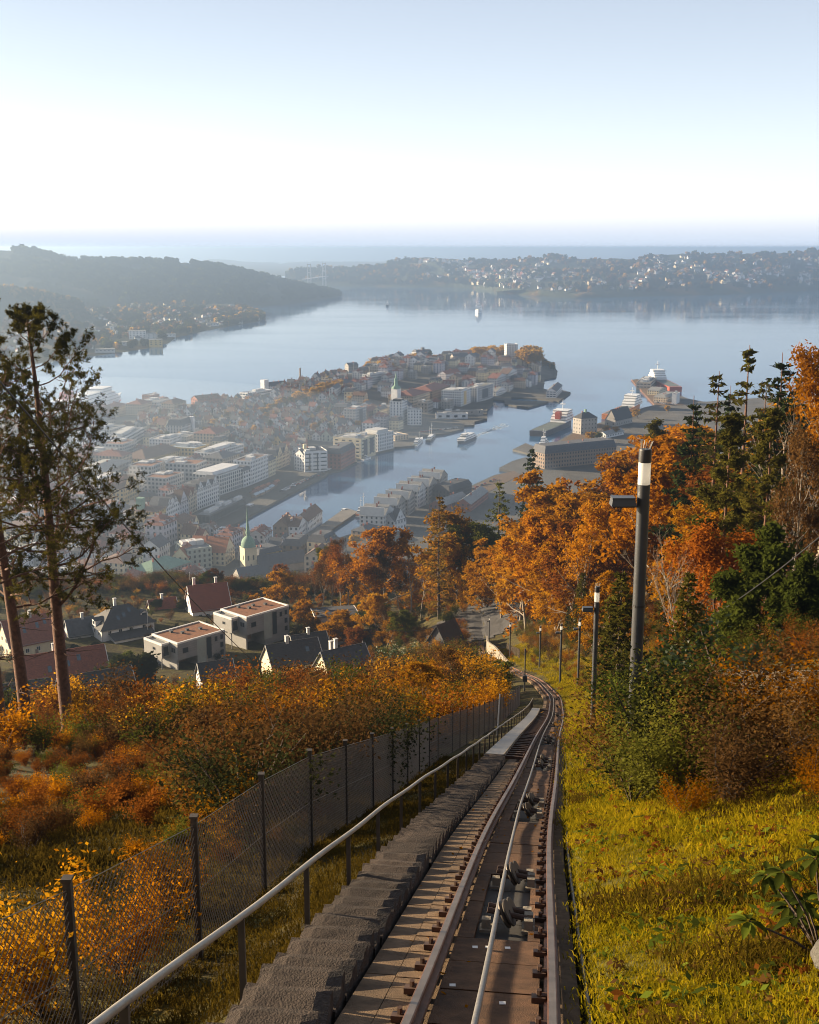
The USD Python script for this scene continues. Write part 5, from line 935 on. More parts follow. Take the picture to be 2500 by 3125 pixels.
while y < 110:                                                  # rail clips
    for s, sd in ((.5, -1), (-.5, -1)):
        m = MB() if y < 45 else far; l0 = s + sd * .05; pbox(m, y, y + .13, min(l0, l0 + sd * .11), max(l0, l0 + sd * .11), -.14, -.085)
        p = tp(y + .065, s + sd * .10, -.085); m.tube([p, p + [0, 0, .055]], .022, 6); p = tp(y + .065, s + sd * .065, -.09); m.box(p, (.05, .05, .05))
        if m is not far: mesh(TR, 'rail_clip', m, 'rust_dark')
    y += .74
mesh(TR, 'far_rail_clips', far, 'rust_dark', kind='stuff')
mesh(TR, 'edge_conduit', swept([(.78 + .018 * math.cos(a), -.12 + .018 * math.sin(a)) for a in np.linspace(0, 5.24, 6)]), 'black_metal')
# paint splashes on the planks
m = MB()
for yy, l in ((4.0, .0), (4.02, .07), (4.0, .16), (9.95, -.2), (9.98, -.08), (10.0, .1), (8.2, .12), (8.6, -.3)):
    p = tp(yy, l, -.124); m.box(p, (.05, .035, .004))
mesh(TR, 'paint_spots', m, 'white_paint', kind='stuff')
# hauling cable and its guide wheels
cl_ = PchipInterpolator([2, 8, 16, 22, 28, 52, 80, 300], [-.02, -.03, -.04, -.1, -.13, -.2, -.2, -.1]); cz_ = lambda y: .10
mesh('/World', 'haul_cable', MB().tube([tp(y, float(cl_(y)), .04) for y in YS], .024, 8), 'cable_steel', smooth=True, label='grey steel haul cable lying along the middle of the track', cat='cable')
wheel_label = ['nearest one', 'second wheel up the track, just beyond the nearest', 'third guide wheel along the track', 'fourth guide wheel along the track', 'fifth guide wheel, before the metal walkway', 'sixth along, at the start of the metal walkway', 'seventh guide wheel along the track', 'eighth guide wheel, half way along the walkway', 'ninth guide wheel, at the start of the bend', 'tenth guide wheel, in the bend', 'eleventh guide wheel, in the far bend', 'last visible guide wheel before the tunnel']
for n, y in enumerate(SHEAVES):
    dx, dy = tframe(y); p = tp(y, .06, -.13); t = thing('guide_wheel', 'grey cable pulley tilted between pale brackets, ' + wheel_label[n], 'pulley', p, math.atan2(dy, dx), 'cable guide wheels on the track')
    til = math.radians(28)
    def disc(x0, r):
        r *= .68
        g = np.linspace(0, 2 * np.pi, 25)[:-1]; rings = []
        for off, rr in ((-.035, r * .2), (-.035, r), (-.02, r * 1.04), (0, r * .86), (.02, r * 1.04), (.035, r), (.035, r * .2)):
            rings.append([(x0 + rr * math.cos(a), off * math.cos(til) + rr * math.sin(a) * math.sin(til), .13 + rr * math.sin(a) * math.cos(til) - off * math.sin(til)) for a in g])
        return MB().loft(rings)
    sl = -.375
    wv = disc(0, .2); mesh(t, 'wheel', wv, 'steel_post', smooth=40); mesh(t, 'wheel', MB().add(wv.get()[0] * .92 + [.26, -.03, -.10], wv.get()[1]), 'steel_post', smooth=40)
    for x, yy in ((-.16, -.22), (.16, -.22), (.42, -.2), (-.2, .2)): mesh(t, 'bracket', MB().box((x, yy, .06 + x * sl), (.07, .09, .11)).box((x, yy, .0 + x * sl), (.13, .13, .03)), 'concrete_grey')
    mesh(t, 'axle', MB().tube([(0, -.2, .09), (0, .2, .16)], .03, 8).tube([(.26, -.2, .0), (.26, .2, .06)], .03, 8), 'rust_dark')
# stone stair
ST = thing('stone_stair', 'weathered stone stair descending on the left of the track', 'stairs')
y = 3.2; k = 0
while y < 34.5:
    L = .5; a, b, c, d = tp(y, -1.75 + rt.uniform(-.03, .02)), tp(y, -1.10 + rt.uniform(-.025, .01)), tp(y + L * 1.06, -1.10 + rt.uniform(-.025, .01)), tp(y + L * 1.06, -1.75 + rt.uniform(-.03, .02))
    zt = tp(y + L, 0)[2] + .055 + rt.uniform(-.024, .024); n = 6 if y < 14 else 3; g = []
    for i in range(n + 1):
        for j in range(n + 1):
            u, v = i / n, j / n; p = a * (1-u) * (1-v) + b * u * (1-v) + c * u * v + d * (1-u) * v; e = min(u, 1-u, v, 1-v)
            g.append([p[0] + rt.uniform(-.008, .008), p[1] + rt.uniform(-.008, .008), zt + rt.uniform(-.005, .005) - (.026 if e == 0 else 0)])
    i, j = np.meshgrid(np.arange(n), np.arange(n), indexing='ij'); m = MB().add(g, np.stack([i*(n+1)+j, (i+1)*(n+1)+j, (i+1)*(n+1)+j+1, i*(n+1)+j+1], -1).reshape(-1, 4))
    per = [i * (n+1) for i in range(n+1)] + [n * (n+1) + j for j in range(1, n+1)] + [i * (n+1) + n for i in range(n-1, -1, -1)] + [j for j in range(n-1, 0, -1)]
    ring = [g[q] for q in per]; m.loft([ring, [[q[0], q[1], zt - .5] for q in ring]]); mesh(ST, 'step', m, 'stone_step'); y += L
# metal walkway with open cross beams
WK = thing('metal_walkway', 'narrow grey metal walkway beside the track below the stone stair', 'walkway')
mesh(WK, 'deck', swept([(-1.78, -.02), (-1.2, -.02), (-1.2, .03), (-1.78, .03)], np.arange(34.8, 84, 1.0)), 'galvanised')
mesh(WK, 'edge_board', swept([(-1.2, -.06), (-1.17, -.06), (-1.17, .06), (-1.2, .06)], np.arange(34.8, 84, 1.0)), 'concrete_grey')
y = 35.5
while y < 84: mesh(WK, 'cross_beam', pbox(MB(), y, y + .22, -1.75, -.6, -.14, -.03), 'rust_dark'); y += 1.15
# handrail
HR = thing('handrail', 'pale steel tube handrail on posts left of the stair', 'handrail')
hy = np.concatenate([np.arange(2.5, 40, .75), np.arange(40, 92, 1.5)])
mesh(HR, 'rail_tube', MB().tube([tp(y, -1.86, .53 + .01 * math.sin(y * 1.3)) for y in hy], .027, 8), 'handrail', smooth=True)
for y in np.concatenate([np.arange(5.6, 40, 2.35), np.arange(41, 92, 2.6)]): p = tp(y, -1.86); mesh(HR, 'post', MB().box((p[0], p[1], p[2] + .06), (.05, .045, .92)), 'steel_post')
m = tp(45, -2.2); mesh('/World', 'marker_pole', MB().tube([tp(45.5, -2.0, .1), tp(45.5, -1.92, 1.9)], .03, 6), 'white_paint', label='short slanted white pole leaning on the handrail', cat='pole')
# fences
def chain_fence(name, label, P, hgt=1.85, mesh_w=.1, wr=.0035, post_r=.035, look='fence_wire', near=True):
    """Posts at the points P and a woven wire panel between each two."""
    t = thing(name, label, 'fence')
    for p in P: mesh(t, 'post', MB().box((p[0], p[1], p[2] + hgt / 2 - .15), (post_r * 1.7, post_r * 1.7, hgt + .5)).box((p[0], p[1], p[2] + hgt + .11), (post_r * 2.2, post_r * 2.2, .03)), 'steel_post')
    for a, b in zip(P[:-1], P[1:]):
        L = float(np.hypot(b[0] - a[0], b[1] - a[1])); d = (b - a) / L; n = np.array([d[1], -d[0], 0]); n /= np.linalg.norm(n); v, f = [], []
        w = mesh_w
        if not near: w = mesh_w * 2.0
        Hh = hgt - .05
        def P2(x, z): return a + d * x + np.array([0, 0, z + .02])
        for sgn in (1, -1):
            for k in np.arange(-Hh, L + Hh, w):
                x0, z0, x1, z1 = k, 0.0, k + Hh, Hh
                if x0 < 0: z0, x0 = -x0, 0.0
                if x1 > L: z1, x1 = z1 - (x1 - L), L
                if z1 - z0 < .03: continue
                if sgn < 0: x0, x1 = L - x0, L - x1
                A, Bq = P2(x0, z0), P2(x1, z1); u = Bq - A; u /= np.linalg.norm(u); s = np.cross(u, n); r = wr; o = n * r * 1.2 * sgn
                c = len(v); v += [A + s * r + o, A - s * r + o, A + n * r * 1.8 + o, Bq + s * r + o, Bq - s * r + o, Bq + n * r * 1.8 + o]; f += [[c, c+1, c+4], [c, c+4, c+3], [c+1, c+2, c+5], [c+1, c+5, c+4], [c+2, c, c+3], [c+2, c+3, c+5]]
        pn = mesh(t, 'wire_panel', (np.array(v), np.array(f)), look)
        m = MB()
        for z in (.05, hgt * .5, hgt - .03): m.tube([P2(0, z), P2(L, z)], .006, 4)
        mesh(t, 'strain_wire', m, look, kind='stuff')
    return t
fl = PchipInterpolator([0, 10, 13, 26, 45, 70, 105], [-4.3, -4.05, -3.85, -3.85, -4.1, -3.9, -3.3])
FP = []
for y in np.concatenate([[6.6], np.arange(9.8, 45, 3.25), np.arange(48, 106, 3.2)]):
    p = tp(y, float(fl(y))); p[2] = float(ground(p[0], p[1])); FP.append(p)
chain_fence('chain_link_fence', 'long chain-link fence on dark steel posts left of the stair', FP[:11], wr=.0042, mesh_w=.105, post_r=.045)
chain_fence('chain_link_fence', 'farther stretch of chain-link fence following the bend of the track', FP[10:], wr=.005, near=False)
R_ = [ray(*p) for p in ((2175,2010),(2245,2010),(2322,2175),(2411,2232),(2560,2420))]
RP = []
for yy, s in ((62, 8.4), (54, 7.4), (47, 6.7), (41, 6.3), (36, 6.2), (31, 6.1), (25.3, 5.75), (21, 5.5), (17.5, 5.4)):
    p = np.array([PX(yy) + s, yy, 0]); p[2] = float(ground(p[0], p[1])); RP.append(p)
chain_fence('chain_link_fence', 'chain-link fence on steel posts climbing the bank on the right', RP, wr=.005)
LF = []
for yy in np.arange(205, 262, 4.0): p = tp(yy, 3.6 + (yy - 205) * .03); p[2] = float(ground(p[0], p[1])); LF.append(p)
chain_fence('far_fence', 'far pale fence running down beside the retaining wall', LF, 1.9, near=False, wr=.012)
# retaining wall at the far end of the track
m = MB(); rings = []
for yy in np.arange(196, 300, 4.0): a, b = tp(yy, 1.2, -.4), tp(yy, 1.6, -.4); h_ = .5 + 2.6 * sm(yy, 196, 250); rings.append([a, b, b + [0, 0, h_], a + [0, 0, h_]])
m.loft(rings); mesh('/World', 'retaining_wall', m, 'concrete_grey', label='sunlit stone retaining wall beside the far end of the track', cat='wall')
# lamp posts
def lamp_post(px, dist, top, label, r=.125, flood=True, base=None):
    p = ray(*px) if base is None else base; hgt = None
    q = atd(px[0], top, p[1]); hgt = q[2] - p[2]
    t = thing('lamp_post', label, 'lamp post', p, 0, 'lamp posts along the track'); k = hgt / 6.5
    mesh(t, 'pole', MB().lathe([(r * 1.05, -1.5), (r, .3), (r * .98, hgt - .72), (0, hgt - .72)], sides=20), 'lamp_paint', smooth=40)
    mesh(t, 'base_collar', MB().lathe([(r * 1.5, -.4), (r * 1.5, .12), (r * 1.02, .16)], sides=16), 'black_metal')
    mesh(t, 'diffuser', MB().lathe([(0, hgt - .718), (r * .97, hgt - .718), (r * .97, hgt - .27), (0, hgt - .27)], sides=20), 'lamp_glass', smooth=40)
    mesh(t, 'cap', MB().lathe([(r, hgt - .268), (r, hgt - .02), (r * .9, hgt), (0, hgt)], sides=20), 'black_metal', smooth=40)
    for a in range(7): g = a * 2 * math.pi / 7; mesh(t, 'bird_spike', MB().tube([(r * .7 * math.cos(g), r * .7 * math.sin(g), hgt), (r * .95 * math.cos(g) + .03, r * .95 * math.sin(g), hgt + .16)], .008, 4), 'galvanised')
    mesh(t, 'clamp_ring', MB().lathe([(r * 1.04, hgt * .55), (r * 1.06, hgt * .55), (r * 1.06, hgt * .55 + .05), (r * 1.04, hgt * .55 + .05)], sides=16), 'black_metal')
    if flood:
        z = hgt - 1.15; fpart = mesh(t, 'floodlight', MB().box((-.42, -.05, z + .08), (.5, .34, .13), top=(.9, .8)).box((-.42, -.05, z + .165), (.46, .28, .04)), 'lamp_paint'); mesh(fpart, 'front_glass', MB().box((-.42, -.05, z + .0), (.44, .28, .03)), 'window_glass'); mesh(t, 'bracket', MB().tube([(-r, 0, z - .02), (-.3, 0, z - .02)], .025, 6), 'lamp_paint')
    return t
b1 = np.array([4.72, 23.6, 0]); b1[2] = float(ground(b1[0], b1[1]))
lamp_post((1966, 0), 0, 1370, 'tall dark lamp post with white lantern, nearest, rising from the bushes', .128, base=b1)
lamp_post((1808,2226), 0, 1790, 'second lamp post, on the grass at the shrub with a bare stem', .115)
for px, top, lab in (((1764,2095),1890,'third lamp post, thinner, behind the second'), ((1709,2089),1904,'fourth lamp post, left of the third with a small floodlight'), ((1647,2040),1911,'fifth lamp post, on the sunlit grass above the bend'), ((1556,2008),1901,'sixth lamp post, at the end of the sunlit retaining wall'), ((1493,1957),1884,'farthest lamp post, beside the shaded road')): lamp_post(px, 0, top, lab, .13)
# signal post and wires
p = ray(1601, 2110); mesh('/World', 'signal_post', MB().tube([p, p + [0, 0, 5.2]], [.09, .07], 8).box(p + [.0, -.1, 1.6], (.5, .3, .7)), 'lamp_paint', label='grey signal post with box beside the bend of the track', cat='post')
def wire(name, label, pts, r, sag=0):
    a, b = pts; u = np.linspace(0, 1, 25)[:, None]; P = a * (1 - u) + b * u; P[:, 2] -= sag * 4 * (u[:, 0] * (1 - u[:, 0])); mesh('/World', name, MB().tube(P, r, 6), 'black_metal', label=label, cat='wire')
wire('overhead_wire', 'dark overhead wire slanting down across the pines and the red roof', (atd(-60, 1095, 40), atd(765, 2010, 130)), .035, .5)
wire('overhead_wire', 'thin wire crossing the trees at the right edge', (atd(2560, 1590, 45), atd(2130, 1905, 75)), .025, .3)
wire('overhead_wire', 'pale wire hanging across the yellow shrubs to the hut', (atd(1130, 1905, 300), atd(1345, 1905, 325)), .05, 2)
# ------------------------------------------------------------------ plants
def leaf_quads(c, size, rg, up=.35, long=1.5):
    """One small four-cornered leaf at each point of c."""
    n = len(c); nr = rg.normal(size=(n, 3)); nr[:, 2] = np.abs(nr[:, 2]) + up; nr /= np.linalg.norm(nr, axis=1, keepdims=True)
    a = np.cross(nr, rg.normal(size=(n, 3))); a /= np.linalg.norm(a, axis=1, keepdims=True) + 1e-9; b = np.cross(nr, a)
    s = (np.broadcast_to(size, (n,)) * rg.uniform(.6, 1.3, n))[:, None] / 2
    v = np.stack([c - a * s * long, c + b * s * .8, c + a * s * long, c - b * s * .8], 1).reshape(-1, 3)
    return v, np.arange(4 * n).reshape(-1, 4)
class Skeleton:
    def __init__(self, seed): self.rg = np.random.default_rng(seed); self.mb = MB(); self.tips = []
    def limb(self, p, d, L, r, level, maxlevel, up=.12, wob=.18, kids=(8, 5, 4), ang=(.9, .8, .8), first=.35, ratio=(.5, .5, .55), sides=(8, 5, 4, 3)):
        rg = self.rg; n = 6 if level < 2 else 4; P = [np.array(p, float)]; d = np.array(d, float)
        for _ in range(n - 1):
            d = d + rg.normal(size=3) * wob / (1 + .3 * n) * 2 + np.array([0, 0, up * (.4 if level == 0 else 1)]); d /= np.linalg.norm(d); P.append(P[-1] + d * L / (n - 1))
        P = np.array(P); end = .25 if level == 0 else .3
        if r > .004: self.mb.tube(P, np.linspace(r, r * end, n), sides[min(level, 3)], caps=False)
        if level >= maxlevel: self.tips.append(P); return
        k = kids[min(level, len(kids) - 1)]
        for q in range(k):
            t = first + (1 - first) * (q + rg.uniform(.1, .9)) / k if level == 0 else rg.uniform(.25, 1.0); f = t * (n - 1); i = min(int(f), n - 2); s = P[i] + (P[i+1] - P[i]) * (f - i); t0 = P[i+1] - P[i]; t0 /= np.linalg.norm(t0)
            az = q * 2.4 + rg.uniform(-.5, .5); side = np.cross(t0, [math.cos(az), math.sin(az), .1]); side /= np.linalg.norm(side) + 1e-9; a = ang[min(level, len(ang)-1)] * rg.uniform(.75, 1.25)
            l = L * ratio[min(level, len(ratio)-1)] * rg.uniform(.7, 1.2) * ((1.25 - .75 * (t - first) / (1 - first)) if level == 0 else (1.15 - .4 * t))
            self.limb(s, t0 * math.cos(a) + side * math.sin(a), l, max(r * (1 - .7 * t) * .55, .006), level + 1, maxlevel, up, wob * 1.15, kids, ang, first, ratio, sides)
    def leaves(self, per, size, spread, up=.35, long=1.5):
        rg = self.rg; C = []
        for P in self.tips:
            t = rg.uniform(.1, 1.05, per); f = np.clip(t * (len(P) - 1), 0, len(P) - 1.001); i = f.astype(int); C.append(P[i] + (P[i+1] - P[i]) * (f - i)[:, None] + rg.normal(size=(per, 3)) * spread * np.array([1, 1, .6]))
        return leaf_quads(np.concatenate(C), size, rg, up, long)
TREE_H = {}
def tree_kind(name, seed, h, r, leaf_look, bark, per, size, spread, crown=None, maxlevel=3, **kw):
    k = kind_of(name); s = Skeleton(seed); s.limb((0, 0, -.4), (0, 0, 1), h * .86, r, 0, maxlevel, **kw)
    mesh(k, 'trunk', s.mb, bark, smooth=True); top = s.mb.get()[0][:, 2].max()
    if per: lv = s.leaves(per, size, spread); mesh(k, 'crown', lv, leaf_look); top = lv[0][:, 2].max()
    TREE_H[k] = top; return k
def conifer(name, seed, h, look, bark, base=.12, spread=.24, whorls=26, per=9, droop=.25, tuft=.34, n_t=26, r=.22, gap=0.0, ragged=.25):
    rg = np.random.default_rng(seed); k = kind_of(name); m = MB(); zz = np.linspace(-.4, h, 9); m.tube(np.c_[rg.normal(0, .05, 9).cumsum() * .4, rg.normal(0, .05, 9).cumsum() * .4, zz], np.linspace(r, .02, 9), 8, caps=False); C = []
    for w_ in range(whorls):
        t = base + (1 - base) * (w_ / whorls) ** .9; z = h * t
        if rg.random() < gap: continue
        for b in range(per if t < .8 else max(per - 3, 4)):
            a = rg.uniform(0, 6.28); L = h * spread * (1 - t) ** .8 * rg.uniform(1 - ragged * 2, 1.1) + .25; q = np.linspace(0, 1, 5)[:, None]
            e = np.array([math.cos(a), math.sin(a), 0]); P = np.array([0, 0, z]) + e * L * q + np.array([0, 0, 1]) * (-droop * L * q + .22 * L * q ** 2 * droop * 3 + rg.normal(0, .03) * L * q); m.tube(P, np.linspace(.03, .008, 5), 3, caps=False)
            n = max(int(n_t * L / (h * spread)), 6); u = rg.uniform(.12, 1, n) ** .7; f = np.clip(u * 4, 0, 3.99); i = f.astype(int); c = P[i] + (P[i+1] - P[i]) * (f - i)[:, None]; side = np.cross(e, [0, 0, 1]); c += side * (rg.normal(0, .16, n) * L * (1 - u * .6))[:, None] + rg.normal(0, .06, (n, 3)) * [1, 1, 1.4]; C.append(c)
    mesh(k, 'trunk', m, bark, smooth=True); lv = leaf_quads(np.concatenate(C), tuft, rg, .2, 2.0); mesh(k, 'crown', lv, look); TREE_H[k] = h; return k
def pine_kind(name, seed, h, look, r=.2, crown=.5, per=44, size=.2, limbs=24, flat=.5):
    """A Scots pine: bare red trunk, crooked limbs, flat needle pads."""
    rg = np.random.default_rng(seed); k = kind_of(name); s = Skeleton(seed); zz = np.linspace(-.4, h * .97, 9); X_ = np.c_[rg.normal(0, .14, 9).cumsum() * .35, rg.normal(0, .14, 9).cumsum() * .35, zz]; s.mb.tube(X_, np.linspace(r, .05, 9), 9, caps=False)
    for q in range(limbs):
        t = crown + (1 - crown) * (q / limbs); i = min(int(t * 8), 7); p = X_[i] + (X_[i+1] - X_[i]) * (t * 8 - i); a = q * 2.4 + rg.uniform(-.6, .6); L = h * .2 * (1.06 - t) ** .85 * 1.25 * rg.uniform(.55, 1.2); e = np.array([math.cos(a), math.sin(a), rg.uniform(.0, .45) + (t > .85) * .7])
        s.limb(p, e / np.linalg.norm(e), L, .05 * (1.3 - t), 1, 2, up=.10, wob=.3, kids=(0, 7), ang=(.8, .75), ratio=(.5, .42))
    for q in range(7): a = rg.uniform(0, 6.28); p = X_[3] * .3 + X_[4] * .7 * rg.uniform(.6, 1); s.mb.tube([p, p + np.array([math.cos(a), math.sin(a), -.1]) * rg.uniform(.5, 1.6)], [.02, .008], 3, caps=False)
    mesh(k, 'trunk', s.mb, 'bark_pine', smooth=True); lv = s.leaves(per, size, .2, .3, 1.9); mesh(k, 'crown', lv, look); TREE_H[k] = max(h, lv[0][:, 2].max()); return k
K = {}
K['beech'] = [tree_kind('orange_beech', 11 + q, 18, .26, lk, 'bark_pale', 34, .34, .32, kids=(15, 6, 4), first=.22, up=.06, ratio=(.42, .5, .5)) for q, lk in enumerate(['leaf_orange', 'leaf_amber', 'leaf_rust', 'leaf_amber'])]
K['gold'] = [tree_kind('golden_tree', 21 + q, 15, .2, lk, 'bark', 30, .33, .34, kids=(13, 6, 4), first=.25, up=.1, ratio=(.42, .5, .5)) for q, lk in enumerate(['leaf_gold', 'leaf_gold', 'leaf_olive'])]
K['thin'] = [tree_kind('thin_birch', 31 + q, 15, .13, lk, 'bark_pale', 17, .17, .3, kids=(16, 5, 4), first=.3, up=.2, ang=(.6, .6, .6), ratio=(.27, .5, .5)) for q, lk in enumerate(['leaf_rust', 'leaf_brown', 'leaf_orange'])]
K['bare'] = [tree_kind('bare_tree', 41 + q, 15, .16, None, 'bark_pale', 0, 0, 0, kids=(12, 6, 5), first=.3, up=.14, ang=(.6, .6, .6), ratio=(.4, .5, .5)) for q in range(2)]
K['pine'] = [pine_kind('scots_pine', 51 + q, 20, lk, .2) for q, lk in enumerate(['needle', 'needle', 'needle_dark'])]
K['skypine'] = [conifer('tall_conifer', 58, 20, 'needle', 'bark_pine', base=.3, spread=.15, whorls=24, per=6, droop=-.12, tuft=.26, n_t=30, ragged=.42, gap=.08), conifer('tall_conifer', 59, 20, 'needle_dark', 'bark_pine', base=.3, spread=.19, whorls=26, per=8, droop=.05, tuft=.3, n_t=34, ragged=.42, gap=.05)]
K['spruce'] = [conifer('dark_spruce', 61, 20, 'needle_dark', 'bark'), conifer('dark_spruce', 62, 16, 'needle', 'bark', droop=.35)]
K['larch'] = [conifer('yellow_larch', 65, 20, 'needle_larch', 'bark', spread=.2, whorls=24, per=6, droop=.15, n_t=20, tuft=.3, ragged=.35), conifer('yellow_larch', 66, 20, 'leaf_olive', 'bark', spread=.22, whorls=24, per=7, droop=.12, n_t=22, tuft=.32, ragged=.35)]
K['green'] = [tree_kind('green_conifer', 71, 10, .16, 'leaf_green', 'bark', 40, .3, .34, kids=(16, 7, 4), first=.08, up=.03, ratio=(.42, .45, .5))]
K['red'] = [tree_kind('red_maple', 75, 7, .1, 'leaf_red', 'bark', 40, .12, .26, kids=(11, 6, 4), first=.2, up=.12)]
K['city'] = [tree_kind('round_tree', 81 + q, 11, .25, lk, 'bark', 16, 1.0, .6, kids=(10, 4, 3), first=.2, up=.1, ratio=(.45, .55, .5), maxlevel=2) for q, lk in enumerate(['leaf_city', 'leaf_city', 'leaf_city_green'])]
NAMES = {'beech': ('orange_beech', 'tree'), 'gold': ('golden_tree', 'tree'), 'thin': ('thin_birch', 'tree'), 'bare': ('bare_tree', 'tree'), 'pine': ('scots_pine', 'tree'), 'skypine': ('tall_conifer', 'tree'), 'spruce': ('dark_spruce', 'tree'), 'larch': ('larch', 'tree'), 'green': ('green_conifer', 'tree'), 'red': ('red_maple', 'tree'), 'city': ('town_tree', 'tree')}
rp = random.Random(12); PLANTED = []
K['dark'] = [tree_kind('dark_shrub', 77, 6, .12, 'leaf_dark', 'bark', 40, .3, .34, kids=(14, 7, 4), first=.05, up=.05, ratio=(.5, .45, .5))]; NAMES['dark'] = ('dark_evergreen', 'tree')
def plant(kd, q, px, dist, top, label, wide=1.0, z=None, group=None):
    x = None
    if dist > 600: x, dist, _z = ray(px, dist, 90)             # given as the pixel row of its foot
    for _ in range(4 if x is None else 0):
        zz = float(ground(x, dist)) if x is not None and z is None else (z if z is not None else H - float(PD(dist))); d = dist * math.cos(TH) + (H - zz) * math.sin(TH); x = (px - 1250) / F * d
    zz = float(ground(x, dist)) if z is None else z; hh = atd(px, top, dist)[2] - zz; k = K[kd][q % len(K[kd])]; s = hh / TREE_H[k]
    copy(k, NAMES[kd][0], label, NAMES[kd][1], (x, dist, zz - .1), rp.uniform(0, 6.28), (s * wide, s * wide, s), group); PLANTED.append((x, dist, hh)); return x, dist, zz
plant('gold', 0, 885, 1862, 1735, 'broad yellow orange maple beside the rear villa', 1.25)
plant('gold', 1, 845, 1840, 1790, 'smaller yellow tree left of the broad maple', 1.2)
for k, (px, d, t_) in enumerate([(955,1872,1690),(985,1890,1655),(1012,1880,1690),(1040,1895,1645),(1068,1885,1700)]): plant('thin', k, px, d, t_, 'slender reddish birch, ' + ['first from the left in the thin group behind the maple', 'second and tall in the thin group behind the maple', 'third in the thin group behind the maple', 'fourth and tallest in the thin group behind the maple', 'last of the thin group, against the orange beech'][k])
plant('beech', 0, 1160, 1905, 1615, 'round orange beech left of the brown birches', 1.15)
plant('beech', 1, 1105, 1890, 1700, 'orange beech lower left of the round one', 1.1)
plant('bare', 0, 1250, 1885, 1630, 'brown leafless birch between the round orange beech and the larch'); plant('thin', 1, 1222, 1890, 1665, 'brown birch with few leaves beside the round orange beech'); plant('thin', 0, 1285, 1885, 1650, 'rusty birch left of the tall yellow larch')
plant('larch', 0, 1340, 1890, 1505, 'tall yellow larch with dark straight trunk in front of the wharf roofs', 1.25)
plant('gold', 0, 1440, 1850, 1545, 'golden tree right of the tall larch', 1.1); plant('gold', 1, 1395, 1860, 1610, 'golden tree half behind the larch'); plant('larch', 1, 1520, 1835, 1462, 'olive yellow larch left of the black spruce', 1.2)
plant('gold', 2, 1480, 1850, 1590, 'olive gold tree below the olive larch', 1.2)
plant('spruce', 0, 1617, 1790, 1360, 'black pointed spruce standing out against the harbour water', .9)
for k, (px, d, t_, w_, lb) in enumerate([(2090,200,1330,1.2,'glowing orange beech below the skyline pines'),(2180,170,1380,1.2,'orange beech under the tallest pine'),(2270,150,1400,1.15,'rusty orange beech in the right wood'),(2120,140,1480,1.1,'orange beech right of the nearest lamp'),(2010,170,1420,1.1,'orange beech close behind the nearest lamp pole'),(2350,135,1450,1.1,'orange beech below the dark bushy pine'),(1960,240,1400,1.15,'orange beech left of the nearest lamp pole'),(1530,330,1650,1.2,'orange beech at the left foot of the big orange stand'),(1590,318,1560,1.2,'orange beech below the black spruce'),(1606,297,1640,1.1,'pale-stemmed orange beech leaning over the track bend'),(1680,296,1500,1.2,'orange beech in the middle of the big stand'),(1745,285,1440,1.2,'tall orange beech on the crest of the big stand'),(1700,262,1560,1.1,'pale-trunked beech right of the leaning one'),(1790,270,1480,1.15,'orange beech below the crest, behind the farther lamps'),(1850,290,1365,1.2,'orange beech high on the crest left of the nearest lamp'),(1925,300,1325,1.2,'orange beech on the crest behind the nearest lamp lantern'),(2010,300,1290,1.2,'red orange beech on the crest right of the nearest lamp lantern'),(1760,225,1640,1.1,'orange beech low behind the third lamp'),(1840,215,1560,1.1,'rusty beech behind the second lamp')]): plant('beech', k, px, d, t_, lb, w_)
plant('thin', 2, 1760, 200, 1500, 'tall birch with white stem left of the second lamp', .9)
plant('pine', 0, 1978, 270, 1270, 'dark pine on the crest behind the nearest lamp', 1.1); plant('pine', 2, 2030, 230, 1330, 'dark pine just right of the nearest lamp lantern', 1.1)
plant('skypine', 1, 2085, 165, 1205, 'pine on the skyline below the long pier', 1.1); plant('skypine', 0, 2148, 150, 1130, 'green pine left of the tallest one on the right skyline', 1.15)
plant('skypine', 0, 2235, 122, 1050, 'tallest pale green pine on the right skyline', 1.15); plant('skypine', 1, 2335, 118, 1072, 'dark bushy pine right of the tallest one', 1.15); plant('skypine', 0, 2290, 140, 1150, 'slender green conifer between the two highest ones', 1.0); plant('skypine', 1, 2190, 160, 1175, 'dark slender conifer behind the tallest one', 1.0); plant('skypine', 1, 2392, 124, 1120, 'second dark pine beside the bare trees', 1.0)
plant('bare', 1, 2455, 108, 1065, 'leafless grey tree against the water at the right edge'); plant('bare', 0, 2405, 116, 1140, 'smaller leafless tree beside the dark pine'); plant('thin', 2, 2535, 100, 1030, 'orange birch cut by the right edge', .75)
plant('beech', 1, 2490, 150, 1180, 'orange beech behind the leafless tree at the right edge', 1.2); plant('beech', 3, 2415, 160, 1245, 'red orange beech under the dark pines', 1.2)
plant('thin', 1, 2400, 78, 1265, 'pale dead-looking birch trunk in the right wood', .7); plant('bare', 0, 2062, 72, 1600, 'bare many-stemmed tree right of the nearest lamp', .8)
plant('green', 0, 2335, 64, 1590, 'soft green conifer in the right wood', 1.0); plant('green', 0, 2465, 60, 1680, 'green conifer at the right edge', .9)
plant('red', 0, 2170, 88, 1560, 'fiery red maple right of the nearest lamp', 1.0)
plant('spruce', 1, 1880, 80, 1735, 'dark spruce behind the second lamp', 1.3); plant('spruce', 1, 2085, 58, 1735, 'dark young spruce behind the nearest lamp', 1.1)
plant('pine', 0, 2310, 90, 1230, 'pine with long bare trunk in the right wood'); plant('pine', 1, 2190, 95, 1240, 'slim pine with bare trunk below the tallest one')
